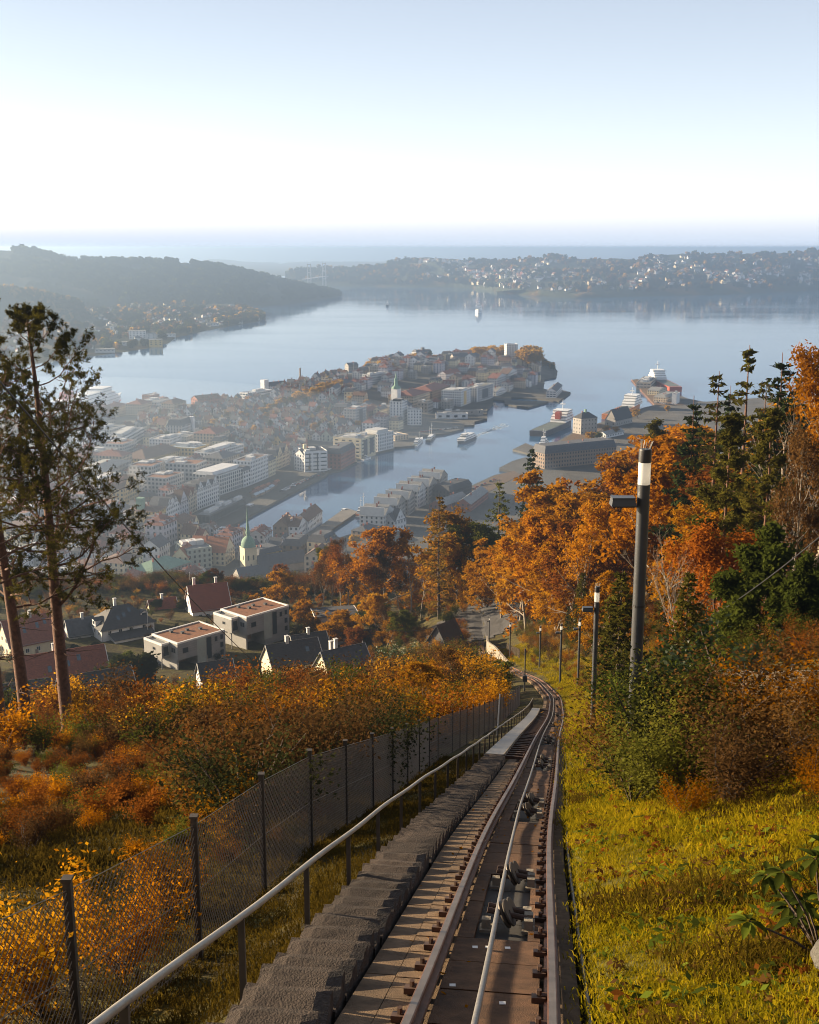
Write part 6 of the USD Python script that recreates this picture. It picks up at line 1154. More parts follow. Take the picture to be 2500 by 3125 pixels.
# the rest of the wood on the right
n, tries = 0, 0
WOOD = {'beech': 'orange beech in the mixed wood on the right slope', 'gold': 'golden tree in the mixed wood on the right slope', 'thin': 'thin birch in the mixed wood on the right slope', 'bare': 'leafless tree in the mixed wood on the right slope', 'pine': 'pine in the mixed wood on the right slope', 'spruce': 'spruce in the mixed wood on the right slope', 'red': 'red maple in the mixed wood on the right slope', 'green': 'green conifer in the mixed wood on the right slope'}
while n < 120 and tries < 6000:
    tries += 1; y = rp.uniform(48, 330); s = rp.uniform(9, 85); x = float(PX(y)) + s
    if x / y > .42 or x / y < -.02 or any((x - a) ** 2 + (y - b) ** 2 < (3.2 + y * .006) ** 2 for a, b, _ in PLANTED): continue
    if y > 205 and s < 14: continue
    kd = rp.choices(['beech', 'gold', 'thin', 'bare', 'pine', 'spruce', 'red', 'green'], [8, 3, 5, 3, 4, 2.5, 1.5, 2] if y > 130 else [3, 2, 5, 5, 2.5, 3.5, 2, 4])[0]
    k = rp.choice(K[kd]); hh = {'beech': (8, 14), 'gold': (6, 11), 'thin': (7, 12), 'bare': (6, 11), 'pine': (9, 15), 'spruce': (6, 13), 'red': (4, 7), 'green': (4, 8)}[kd]; hh = rp.uniform(*hh) * (1.0 if y > 120 else .72); s_ = hh / TREE_H[k]
    zn = zone(x, y, (0, .42, 48, 330)); copy(k, NAMES[kd][0], WOOD[kd].replace(' on the right slope', ' right') + ', ' + zn, 'tree', (x, y, float(ground(x, y)) - .1), rp.uniform(0, 6.28), s_, WOOD[kd].replace(' in the', 's in the') + ', ' + zn); PLANTED.append((x, y, hh)); n += 1
# trees beyond the road and along the foot of the hill
n, tries = 0, 0
while n < 70 and tries < 4000:
    tries += 1; y = rp.uniform(345, 560); x = rp.uniform(-.12 * y, .36 * y)
    if any((x - a) ** 2 + (y - b) ** 2 < 25 for a, b, _ in PLANTED): continue
    kd = rp.choices(['beech', 'gold', 'thin', 'larch'], [6, 4, 3, 1])[0]; k = rp.choice(K[kd]); hh = rp.uniform(10, 18); copy(k, NAMES[kd][0], f'{ {"beech": "orange beech", "gold": "golden tree", "thin": "thin birch", "larch": "larch"}[kd] } on the slope above the wharf, {zone(x, y, (-.12, .36, 345, 560))}', 'tree', (x, y, float(ground(x, y)) - .1), rp.uniform(0, 6.28), hh / TREE_H[k], f'{kd} trees on the slope above the wharf, {zone(x, y, (-.12, .36, 345, 560))}'); PLANTED.append((x, y, hh)); n += 1
# trees of the town
def town_tree(px, py, hh, label, q=0, z=None, wide=1.1, group=None):
    c = at(px, py, 6); zz = city_z(c[0], c[1]); c = at(px, py, zz); k = K['city'][q % 3]; s = hh / TREE_H[k]; copy(k, 'town_tree', label, 'tree', (c[0], c[1], zz), rp.uniform(0, 6.28), (s * wide, s * wide, s), group)
NUM = 'one two three four five six seven eight nine ten eleven twelve thirteen fourteen fifteen sixteen seventeen eighteen nineteen twenty twenty-one twenty-two twenty-three twenty-four twenty-five twenty-six twenty-seven twenty-eight'.split()
G1 = 'golden trees of the avenue climbing the peninsula ridge'
for k in range(26): f = k / 25; town_tree(905 + 135 * f + rp.uniform(-3, 3), 1222 - 48 * f + rp.uniform(-3, 3) + (k % 2) * 9, rp.uniform(9, 13), 'golden avenue tree on the peninsula ridge, number ' + NUM[k] + ' counted from below', k % 2)
for k in range(14): f = k / 13; town_tree(790 + 110 * f, 1275 - 50 * f + rp.uniform(-4, 4), rp.uniform(8, 12), 'autumn tree in the line below the peninsula avenue, number ' + NUM[k] + ' from below', k % 3)
for k in range(16): town_tree(1120 + k * 4.7 + rp.uniform(0, 3), 1136 + rp.uniform(-8, 6), rp.uniform(15, 23), 'big round orange tree, number ' + NUM[k] + ' from the left in the ridge park', k % 2, wide=1.3)
for k in range(12): town_tree(1238 + k * 9 + rp.uniform(0, 5), 1112 + rp.uniform(-6, 8), rp.uniform(13, 22), 'orange tree, number ' + NUM[k] + ' from the left around the domed ridge house', k % 3, wide=1.2)
for k in range(26): town_tree(1440 + rp.uniform(0, 105), 1094 + rp.uniform(-5, 5), rp.uniform(16, 24), 'golden tree of the crowded park left of the lone high-rise', k % 2, wide=1.3, group='trees left of the high-rise')
for k in range(24): town_tree(1588 + rp.uniform(0, 62), 1108 + rp.uniform(-8, 14), rp.uniform(19, 29), 'tall golden tree in the park right of the lone high-rise', k % 2, wide=1.3, group='trees right of the high-rise')
for k, (px, py, hh, lb) in enumerate([(1793,1352,13,'large round orange tree in front of the stone tower'),(1822,1350,12,'round yellow green tree beside the large orange one'),(1850,1326,10,'small orange tree left of the barracks'),(1880,1330,10,'orange tree in front of the barracks'),(1948,1278,12,'brown round tree before the steep-roofed hall'),(1925,1350,8,'orange tree at the parking place'),(2040,1258,9,'reddish tree at the foot of the long pier'),(900,1345,10,'golden tree pair left of the glass slab, first'),(955,1320,11,'wide orange tree left of the glass slab'),(590,1395,7,'bright yellow tree by the ochre block'),(680,1390,8,'bright orange tree above the white flat office'),(1070,1228,8,'bright red orange tree among the old houses'),(945,1440,6,'little orange tree on the town quay'),(1090,1670,9,'yellow tree at the near wharf store'),(560,1345,10,'wide golden tree in front of the slate school'),(485,1340,9,'golden tree left of the slate school'),(510,1342,10,'olive tree beside the slate school')]): town_tree(px, py, hh, lb, 2 if 'green' in lb or 'olive' in lb else 0, wide=1.3)
for k in range(9): town_tree(1650 + k * 5, 1112 + k * 2.5, rp.uniform(9, 14), 'golden tree on the rocky tip of the peninsula, number ' + NUM[k] + ' from the left', k % 3, wide=1.3)
for k in range(60):
    px, py = rp.uniform(470, 1120), rp.uniform(1225, 1400)
    if py > 1330 and px > 900: continue
    c_ = at(px, py, 6); zn = zone(c_[0], c_[1], (-.22, -.03, 1080, 1500)); town_tree(px, py, rp.uniform(7, 11), ['golden', 'orange', 'olive'][k % 3] + ' little tree between the old houses, ' + zn, k % 3, group='little trees between the old houses, ' + ['golden', 'orange', 'olive'][k % 3] + ', ' + zn)
# the slope hedge above the town and the conifer by the villas
for k, (px, t_, lb) in enumerate([(262,1762,'orange shrub tree left on the hedge crest'),(300,1770,'orange shrub tree second on the hedge crest'),(358,1752,'tall orange shrub tree on the hedge crest'),(335,1790,'low orange shrub tree on the hedge crest'),(540,1770,'yellow orange shrub tree right on the hedge crest'),(628,1745,'bright orange tree above the red-roofed house'),(665,1740,'brown orange tree behind the red-roofed house'),(700,1768,'brown orange tree above the rear villa'),(770,1758,'bare brownish tree before the church roof'),(40,1800,'green yellow shrub tree behind the left trunks'),(130,1790,'yellow shrub tree between the trunks')]): plant('gold' if k % 3 else 'beech', k, px, 462, t_, lb, 1.5)
plant('green', 0, 380, 292, 1985, 'dense dark round conifer left of the front villa', 1.1); 
plant('dark', 0, 395, 285, 2000, 'dark evergreen grown together with the round conifer', 1.2)
plant('dark', 0, 1205, 250, 2010, 'dark holly below the pale rhododendron mound', 1.1)

# gardens between the houses
n, tries = 0, 0
while n < 95 and tries < 6000:
    tries += 1; y = rp.uniform(240, 445); x = rp.uniform(-.40 * y, -14)
    if any((x - a) ** 2 + (y - b) ** 2 < (r * .72) ** 2 for a, b, r in [(-120,367,16),(-93,379,18),(-89,302,20),(-80,281,16),(-66,357,17),(-46,386,17),(-72,428,14),(-54,304,9),(-31,305,14),(-11,295,15),(-20,376,12)]) or any((x - a) ** 2 + (y - b) ** 2 < 9 for a, b, _ in PLANTED): continue
    kd = rp.choices(['dark', 'green', 'gold', 'beech', 'thin', 'red'], [5, 3, 4, 2, 3, 1])[0]; k = rp.choice(K[kd]); hh = rp.uniform(2.2, 5.0) if kd in ('dark', 'green', 'red') else rp.uniform(3, 6.5); tx = {'dark': 'dark evergreen', 'green': 'green conifer', 'gold': 'golden tree', 'beech': 'small orange beech', 'thin': 'thin birch', 'red': 'small red maple'}[kd]
    copy(k, NAMES[kd][0], tx + ' in the hillside gardens, ' + zone(x, y, (-.4, -.03, 240, 445)), 'tree', (x, y, float(ground(x, y)) - .1), rp.uniform(0, 6.28), (hh / TREE_H[k] * 1.3, hh / TREE_H[k] * 1.3, hh / TREE_H[k]), tx + 's in the hillside gardens, ' + zone(x, y, (-.4, -.03, 240, 445))); PLANTED.append((x, y, hh)); n += 1
# ---- woods on the far shores
def far_wood(name, label, G, n, rows, cols, seed, looks, hh):
    rg = np.random.default_rng(seed); ii, jj = rg.uniform(*rows, n), rg.uniform(*cols, n); a, b = ii.astype(int), jj.astype(int)
    dens = meshkit.noise(np.stack([ii / 3, jj / 8, 0 * ii], -1), seed); keep = dens > .38; ii, jj, a, b = ii[keep], jj[keep], a[keep], b[keep]
    P = G[a, b] + (G[a+1, b] - G[a, b]) * (ii - a)[:, None] + (G[a, b+1] - G[a, b]) * (jj - b)[:, None]; pr = []
    for q, lk in enumerate(looks):
        c = rg.normal(size=(90, 3)); c /= np.linalg.norm(c, axis=1, keepdims=True); c = c * rg.uniform(.5, 1, (90, 1)) * [.5, .5, .5] + [0, 0, .5]; pr.append((leaf_quads(c, .3, rg), lk, 'crowns'))
    scatter(name, pr, P, rg.uniform(0, 6.28, len(P)), rg.uniform(*hh, len(P)), rg.integers(0, len(looks), len(P)), label, 'wood')
far_wood('suburb_trees', 'dark and golden trees between the houses of the far suburb', T1, 2200, (1, 25), (14, 128), 91, ['leaf_dark', 'leaf_olive', 'leaf_dark', 'leaf_brown', 'leaf_dark', 'leaf_city'], (9, 17))
far_wood('ridge_wood', 'dark spruce wood covering the long ridge', T0, 5000, (1, 27), (40, 215), 93, ['leaf_dark', 'leaf_dark', 'leaf_dark', 'leaf_olive'], (12, 24))
far_wood('knoll_wood', 'dark wood with golden crest on the knoll', T4, 900, (1, 16), (60, 126), 94, ['leaf_dark', 'leaf_olive', 'leaf_city'], (10, 18))
far_wood('island_trees', 'woods covering the island across the fjord', T2, 3600, (1, 25), (2, 295), 92, ['leaf_dark', 'leaf_dark', 'leaf_olive', 'leaf_dark', 'leaf_brown', 'leaf_city'], (12, 24))
# ---- shrubs and undergrowth
def bush(seed, h, w, n, size, look_long=1.5, stems=14):
    rg = np.random.default_rng(seed); s = MB(); tips = []
    for k in range(stems):
        a = rg.uniform(0, 6.28); e = np.array([math.cos(a) * w / 2 * rg.uniform(.2, 1), math.sin(a) * w / 2 * rg.uniform(.2, 1), h * rg.uniform(.6, 1)]); q = np.linspace(0, 1, 4)[:, None]; P = e * np.c_[q, q, q ** .7] + rg.normal(0, .04, (4, 3)) * h; P[0] = 0; s.tube(P, [.014 * h, .01 * h, .007 * h, .003 * h], 3, caps=False); tips.append(P)
        for _ in range(2): c = P[2] + rg.normal(0, .12, 3) * h; tips.append(np.linspace(P[1], c + (P[3] - P[1]) * .6, 4))
    per = n // len(tips); C = []
    for P in tips: t = rg.uniform(.15, 1.05, per) * 2.99; i = np.clip(t.astype(int), 0, 2); C.append(P[i] + (P[i+1] - P[i]) * (t - i)[:, None] + rg.normal(0, .085, (per, 3)) * h)
    return s, leaf_quads(np.concatenate(C), size, rg, .4, look_long)
def bush_kind(name, seed, h, w, n, size, look, bark='bark'):
    k = kind_of(name); s, l = bush(seed, h, w, n, size); mesh(k, 'stem', s, bark); mesh(k, 'foliage', l, look); TREE_H[k] = h; return k
def thicket(name, label, looks, pts, sizes, leaf=.09, n=700, seed=1, h=1.0, w=1.3):
    """Undergrowth: instanced shrubs as one piece of stuff per leaf colour mix."""
    pr = []
    for q, lk in enumerate(looks):
        s, l = bush(seed * 10 + q, h, w, n, leaf); pr.append((l, lk, 'foliage')); 
    st = bush(seed * 10 + 99, h, w, 60, leaf)[0]; pr.append((st, 'bark', 'stems'))
    rg = np.random.default_rng(seed); N = len(pts); pick = rg.integers(0, len(looks), N); pos = np.array(pts)
    rz = rg.uniform(0, 6.28, N); sc = np.asarray(sizes)
    P2 = np.concatenate([pos, pos]); scatter(name, pr, P2, np.concatenate([rz, rz]), np.concatenate([sc, sc]), np.concatenate([pick, np.full(N, len(looks))]), label, 'undergrowth')
def field(n, yr, sr, seed, ok=None, ypow=1.0):
    rg = np.random.default_rng(seed); out = []
    while len(out) < n:
        y = yr[0] + (yr[1] - yr[0]) * rg.random() ** ypow; s = rg.uniform(*sr(y) if callable(sr) else sr); x = float(PX(y)) + s
        if not (-.40 < x / (y + 3) < .42): 
            continue
        if ok is not None and not ok(x, y, s): continue
        out.append((x, y))
    o = np.array(out); return np.c_[o, ground(o[:, 0], o[:, 1]) - .05]
HOUSE_AREA = [(-128,361,16),(-101,373,18),(-99,296,20),(-90,275,16),(-72,349,17),(-54,378,17),(-79,422,14),(-58,300,9),(-38,300,14),(-18,290,15),(-26,370,12)]
def off_house(x, y, s): return not any((x - a) ** 2 + (y - b) ** 2 < r * r for a, b, r in HOUSE_AREA)
rg = np.random.default_rng(3)
P = field(520, (8, 60), lambda y: (-16 - y * .25, -4.5), 31, lambda x, y, s: meshkit.noise(np.array([x / 2.5, y / 2.5, 1.0]), 4) > (.42 if y < 15 else .22), ypow=.8); d_ = PX(P[:, 1]) - P[:, 0]
thicket('bramble_thicket', 'rust and orange bramble thicket covering the bank behind the left fence', ['leaf_orange', 'leaf_rust', 'leaf_brown', 'leaf_rust', 'leaf_brown', 'leaf_rust', 'leaf_olive'], P, (rg.uniform(.45, 1.25, len(P)) * np.clip((d_ - 3.6) / 3.5, .4, 1.2) * np.where(P[:, 0] < -.2 * P[:, 1], .6, 1.0)), .045, 2200, 1)
P = field(330, (50, 105), lambda y: (-48, -5), 32); thicket('bramble_crest', 'orange bushes on the crest of the left bank', ['leaf_orange', 'leaf_rust', 'leaf_brown', 'leaf_rust', 'leaf_brown'], P, rg.uniform(.7, 2.1, len(P)) * np.where(P[:, 0] < -.22 * P[:, 1], .6, 1.0), .036, 2200, 2)
P = field(2000, (105, 470), lambda y: (-.42 * y - 10, -4.5 if y > 60 else -5), 33, off_house); thicket('slope_shrubs', 'olive and golden shrubs over the slope around the houses', ['leaf_olive', 'leaf_gold', 'leaf_brown', 'leaf_rust', 'leaf_dark', 'leaf_brown', 'leaf_gold'], P, rg.uniform(1.6, 4.4, len(P)) * np.where(P[:, 1] > 240, .8, 1), .05, 1400, 3)
P = field(420, (452, 486), lambda y: (-.42 * y - 10, -45), 34); thicket('hedge', 'dark heather and shrub hedge on the crest above the town', ['leaf_brown', 'leaf_olive', 'leaf_brown', 'leaf_dark', 'leaf_rust'], P, rg.uniform(3.0, 5.2, len(P)), .04, 1500, 4)
P = field(300, (44, 130), lambda y: (-22, -4.6), 35); thicket('golden_scrub', 'golden scrub filling the slope left of the bend of the track', ['leaf_gold', 'leaf_orange', 'leaf_olive', 'leaf_brown', 'leaf_rust'], P, rg.uniform(1.2, 2.8, len(P)), .045, 1700, 5)
def rside(y): return (4.6 + (1.2 if y < 28 else 0) - (1.5 if y > 60 else 0), 60)
P = field(1500, (24, 330), rside, 36, lambda x, y, s: not (y > 230 and s < 9), ypow=1.25); thicket('wood_undergrowth', 'brown, olive and rusty undergrowth of the right wood', ['leaf_brown', 'leaf_olive', 'leaf_rust', 'leaf_olive', 'leaf_brown', 'leaf_gold', 'leaf_rust'], P, rg.uniform(.9, 2.6, len(P)) * np.clip((P[:, 0] - PX(P[:, 1]) - 2.5) / 5, .45, 1.0) * np.where(P[:, 1] < 48, .42, 1.0), .024, 3600, 6)
P = field(260, (345, 640), lambda y: (-.1 * y, .36 * y), 37); thicket('lower_wood', 'mixed autumn bushes on the slope dropping to the wharf', ['leaf_orange', 'leaf_gold', 'leaf_rust'], P, rg.uniform(3, 6, len(P)), .08, 800, 7)
# single shrubs right of the track around the nearest lamp
BK = {'small_leaved': bush_kind('small_leaved_shrub', 201, 1.0, 1.25, 4600, .026, 'leaf_olive'), 'dark': bush_kind('dark_shrub', 202, 1.0, 1.3, 4400, .028, 'leaf_dark'), 'brown': bush_kind('brown_shrub', 203, 1.0, 1.3, 4400, .027, 'leaf_brown'), 'orange': bush_kind('orange_shrub', 204, 1.0, 1.2, 4000, .03, 'leaf_orange'), 'gold': bush_kind('golden_shrub', 205, 1.0, 1.2, 4000, .03, 'leaf_gold'), 'green': bush_kind('green_shrub', 206, 1.0, 1.2, 2600, .04, 'leaf_green'), 'lime': bush_kind('lime_shrub', 207, 1.0, 1.1, 3400, .03, 'leaf_lime'), 'gloss': bush_kind('rhododendron', 208, 1.0, 1.6, 2600, .06, 'leaf_gloss')}
def shrub(kd, y, s, hh, label, wide=1.0):
    x = float(PX(y)) + s; copy(BK[kd], {'gloss': 'rhododendron_bush'}.get(kd, kd + '_shrub'), label, 'shrub', (x, y, float(ground(x, y)) - .05), rp.uniform(0, 6.28), (hh * wide, hh * wide, hh))
for kd, y, s, hh, lb in [('small_leaved', 20.5, 2.0, 1.5, 'olive bush reaching closest to the track before the lamp'), ('brown', 22.5, 2.0, 1.9, 'brown bush close to the track just before the lamp'), ('dark', 21.2, 3.0, 2.2, 'dark bush hiding the foot of the nearest lamp'), ('brown', 17.6, 3.3, 1.5, 'brown-leaved dark bush low at the lawn edge'), ('small_leaved', 19.2, 2.7, 1.7, 'olive small-leaved bush nearest the track at the lawn corner'), ('brown', 19.8, 3.9, 1.9, 'brown bush in the shadowed heart of the thicket at the lamp'), ('small_leaved', 21.5, 3.0, 2.3, 'tall small-leaved bush at the foot of the nearest lamp'), ('brown', 22.3, 4.2, 2.4, 'brown bush right behind the nearest lamp'), ('brown', 18.9, 5.0, 1.3, 'brown bush under the fence on the right'), ('orange', 21.0, 5.0, 1.9, 'orange bush between the dark ones right of the lamp'), ('small_leaved', 18.0, 5.4, 1.2, 'olive leafy bush below the right fence'), ('gold', 19.5, 6.2, 1.7, 'golden bush against the right fence'), ('small_leaved', 24.5, 4.6, 1.6, 'big olive bush behind the nearest lamp'), ('brown', 26.5, 4.2, 1.6, 'brown bush left of the right fence, farther up'), ('orange', 28.5, 5.0, 1.1, 'rusty orange bush inside the right fence'), ('gold', 17.0, 6.9, 1.5, 'yellow-leaved bush at the right picture edge'), ('orange', 15.9, 7.3, 1.3, 'orange-leaved bush low at the right picture edge'), ('lime', 16.4, 5.6, .9, 'bright lime plant in front of the thicket'), ('orange', 15.6, 4.3, .7, 'flame orange fern tuft at the lawn corner'), ('orange', 16.8, 2.6, .6, 'small orange fern tuft beside the track lawn'), ('lime', 38, 3.0, 1.5, 'lime green shrub behind the second lamp'), ('lime', 43, 3.2, 2.3, 'bright green shrub with bare stem beside the second lamp'), ('lime', 52, 3.8, 2.0, 'green shrub beyond the second lamp'), ('gold', 34, 4.2, 1.6, 'golden bush on the bank before the second lamp'), ('brown', 33, 5.0, 1.5, 'brown bush high on the bank before the second lamp'), ('small_leaved', 30.5, 5.4, 1.2, 'olive bush at the bend of the right fence')]: shrub(kd, y, s, hh, lb, 1.15)
q = (2160, 44); x = (2160 - 1250) / F * 48; copy(BK['gloss'], 'rhododendron_bush', 'large rounded rhododendron above the right fence', 'shrub', (x, 46.5, float(ground(x, 46.5))), 0, (3.4, 3.4, 3.2))
for px, py, hh, lb in ((1185, 2085, 5.0, 'pale flowering rhododendron mound near the grey roof'), (1225, 2050, 5.5, 'tall pale rhododendron mound behind the first')): p = ray(px, py, 60); copy(BK['gloss'], 'rhododendron_bush', lb, 'shrub', p, 1.0, (hh, hh, hh))
for k, (y, s, hh, kd, lb) in enumerate([(9.2, -4.9, 1.5, 'gold', 'yellow-leaved bush close behind the near fence panels'), (11.5, -5.0, 1.4, 'gold', 'golden bush behind the fence, second from below'), (12.8, -4.6, 1.2, 'orange', 'orange bush touching the fence'), (10.2, -6.0, 1.3, 'orange', 'orange bush at the lower left corner'), (15.5, -4.9, 1.0, 'orange', 'low orange bush behind the middle fence'), (23, -6.4, 2.2, 'brown', 'tall brown bush above the fence'), (26, -6.6, 2.6, 'brown', 'tall brown bush on the bank crest'), (20, -5.2, 1.4, 'gold', 'golden bush behind the farther fence panels'), (40, -5.6, 2.4, 'gold', 'golden bush at the fence bend'), (30, -5.0, 2.2, 'dark', 'dark shrub shading the fence bend'), (33, -5.2, 2.4, 'dark', 'second dark shrub at the fence bend')]): shrub(kd, y, s, hh, lb, 1.1)
# dense shrubs along the far side of the fence that shade the track
for k in range(11): shrub(['dark', 'brown', 'brown'][k % 3], 20.5 + k * 2.1, -5.2 - (k % 2) * .7, 2.15 + (k * 7 % 5) * .1, ['dark', 'brown', 'brown'][k % 3] + ' shrub number ' + ['one', 'two', 'three', 'four', 'five', 'six', 'seven', 'eight', 'nine', 'ten', 'eleven'][k] + ' of the row shading the middle fence, counted from below', 1.0)
for k, (px, py, tp__, lb) in enumerate([(1010,2010,1890,'golden tree left of the hut among the yellow shrubs'),(1065,1975,1850,'wide golden tree above the flat annex'),(1120,1960,1840,'yellow olive tree below the brown birches'),(1000,1950,1855,'small golden tree at the flat annex'),(1180,1990,1880,'olive tree left of the hut'),(1245,1960,1860,'golden olive tree beside the hut')]): plant('gold', k, px, py, tp__, lb, 1.5)
for k, (px, py, tp__, lb) in enumerate([(1330,2180,2020,'golden scrub tree left of the track bend'),(1420,2150,1985,'dark branched scrub tree at the bend'),(1500,2120,2010,'golden scrub tree closest to the bend'),(1255,2190,2060,'low orange scrub tree')]): plant('gold' if k != 1 else 'thin', k, px, py, tp__, lb, 1.4)
# grass of the bank
def tuft(seed, n, h, spread, wd=.007):
    rg = np.random.default_rng(seed); m = MB()
    for _ in range(n):
        a, b = rg.uniform(0, 6.28), rg.uniform(0, 6.28); p = rg.normal(0, spread, 3); p[2] = 0; L = h * rg.uniform(.5, 1.2); e = np.array([math.cos(a), math.sin(a), 0]); s = np.array([-math.sin(b), math.cos(b), 0]) * wd; q = p + e * L * .25 + [0, 0, L * .65]; t_ = p + e * L * .7 + [0, 0, L * rg.uniform(.7, 1)]
        m.add([p - s, p + s, q + s * .8, q - s * .8, t_], [[0, 1, 2], [0, 2, 3], [3, 2, 4]])
    return m
def grass(name, label, n, yr, sr, seed, hh, look, ypow=1.0):
    P = field(n, yr, sr, seed, ypow=ypow); rg = np.random.default_rng(seed); sc = rg.uniform(.6, 1.3, len(P)) * hh * (.45 + 1.1 * meshkit.fbm(P * [.45, .45, 0], 3, seed))
    scatter(name, [(tuft(seed + q, 40, .085, .1, .005), look, 'blades') for q in range(4)], P + [0, 0, .03], rg.uniform(0, 6.28, len(P)), sc, rg.integers(0, 4, len(P)), label, 'grass')
grass('grass', 'olive yellow grass of the bank right of the track', 15000, (4.5, 30), (.86, 9.5), 51, 1.0, 'grass_blade', 1.25)
grass('farther_grass', 'sunlit grass strip along the track farther down', 5000, (28, 150), (.9, 4.2), 52, 1.5, 'grass_blade', 1.3)
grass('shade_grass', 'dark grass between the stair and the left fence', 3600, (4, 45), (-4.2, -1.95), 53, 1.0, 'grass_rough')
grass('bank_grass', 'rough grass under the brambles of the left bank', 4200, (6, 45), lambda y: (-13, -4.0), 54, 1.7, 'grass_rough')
grass('slope_grass', 'dry grass on the open bank below the far lamps', 3000, (110, 270), (1.8, 10), 55, 3.0, 'grass_blade')
P = field(2600, (5, 30), (.95, 9.5), 59, lambda x, y, s: meshkit.fbm(np.array([x / 1.6, y / 1.6, 3.0]), 3, 6) > .53, ypow=1.2); rg = np.random.default_rng(59); scatter('dry_grass', [(tuft(70 + q, 26, .15, .09, .006), 'grass_rough', 'blades') for q in range(3)], P + [0, 0, .03], rg.uniform(0, 6.28, len(P)), rg.uniform(.7, 1.5, len(P)), rg.integers(0, 3, len(P)), 'brownish dry patches in the grass bank', 'grass')
P = field(1500, (5, 30), (.95, 9), 58, ypow=1.2); rg = np.random.default_rng(58); scatter('lawn_weeds', [(leaf_quads(rg.normal(0, .07, (26, 3)) * [1, 1, .35] + [0, 0, .06], .045, rg, 1.2), lk, 'leaves') for lk in ('leaf_lime', 'leaf_brown', 'leaf_rust', 'leaf_green')], P + [0, 0, .02], rg.uniform(0, 6.28, len(P)), rg.uniform(.6, 1.6, len(P)), rg.choice(4, len(P), p=[.25, .3, .3, .15]), 'weeds and fallen leaves in the grass bank', 'weeds')
# the large-leaved rhododendron at the lower right corner: every leaf a part of its own
p = np.array([3.22, 8.35, 0]); p[2] = float(ground(p[0], p[1])); t = thing('rhododendron', 'large-leaved rhododendron sprig at the lower right corner', 'shrub', p)
rl = np.random.default_rng(77); st_ = MB(); heads = []
for k in range(32):
    a = rl.uniform(0, 6.28); e = np.array([math.cos(a) * rl.uniform(.1, .62), math.sin(a) * rl.uniform(.1, .62), rl.uniform(.12, .8)]); P = np.array([[0, 0, 0], e * [.4, .4, .5], e]); st_.tube(P, [.014, .01, .006], 5, caps=False); heads.append((P[-1], e / np.linalg.norm(e)))
mesh(t, 'stem', st_, 'bark')
for c, ax in heads:
    for q in range(9):
        a = q * .698 + rl.uniform(-.2, .2); d = np.array([math.cos(a), math.sin(a), rl.uniform(-.55, .5)]); d /= np.linalg.norm(d); sd = np.cross(d, [0, 0, 1]); sd /= np.linalg.norm(sd); nn = np.cross(sd, d); L, W = rl.uniform(.12, .18), rl.uniform(.026, .038); u = np.linspace(0, 1, 5); V_ = []
        for f in u: wd = W * math.sin(math.pi * min(f * .93 + .05, 1)) ** .7; cc = c + d * (.02 + L * f) - np.array([0, 0, 1]) * .05 * f * f; V_ += [cc - sd * wd + nn * wd * .25, cc, cc + sd * wd + nn * wd * .25]
        Q_ = [[i*3+j, i*3+j+1, i*3+j+4, i*3+j+3] for i in range(4) for j in range(2)]; mesh(t, 'leaf', MB().add(V_, Q_), 'leaf_lime' if rl.random() < .25 else 'leaf_green', smooth=True)
ico = trimesh.creation.icosphere(3, 1.0); rv = np.array(ico.vertices); rv = rv * (.75 + .5 * meshkit.fbm(rv * 1.6 + 7, 4, 2)[:, None]) * [.5, .4, .2]; x, y = 3.5, 7.9
mesh('/World', 'rock', (rv + [x, y, float(ground(x, y))], np.array(ico.faces)), 'rock', smooth=True, label='grey lichen rock in the grass at the lower right corner', cat='rock')
# fallen leaves on the track bed
P = []
for k in range(70): yy = rp.uniform(5, 26); q = tp(yy, rp.uniform(-1.7, .42), -.125); P.append(q)
mesh('/World', 'fallen_leaves', leaf_quads(np.array(P), .055, np.random.default_rng(8), 3.0, 1.2), 'leaf_orange', kind='stuff', label='fallen brown leaves on the slabs beside the rails', cat='leaves')

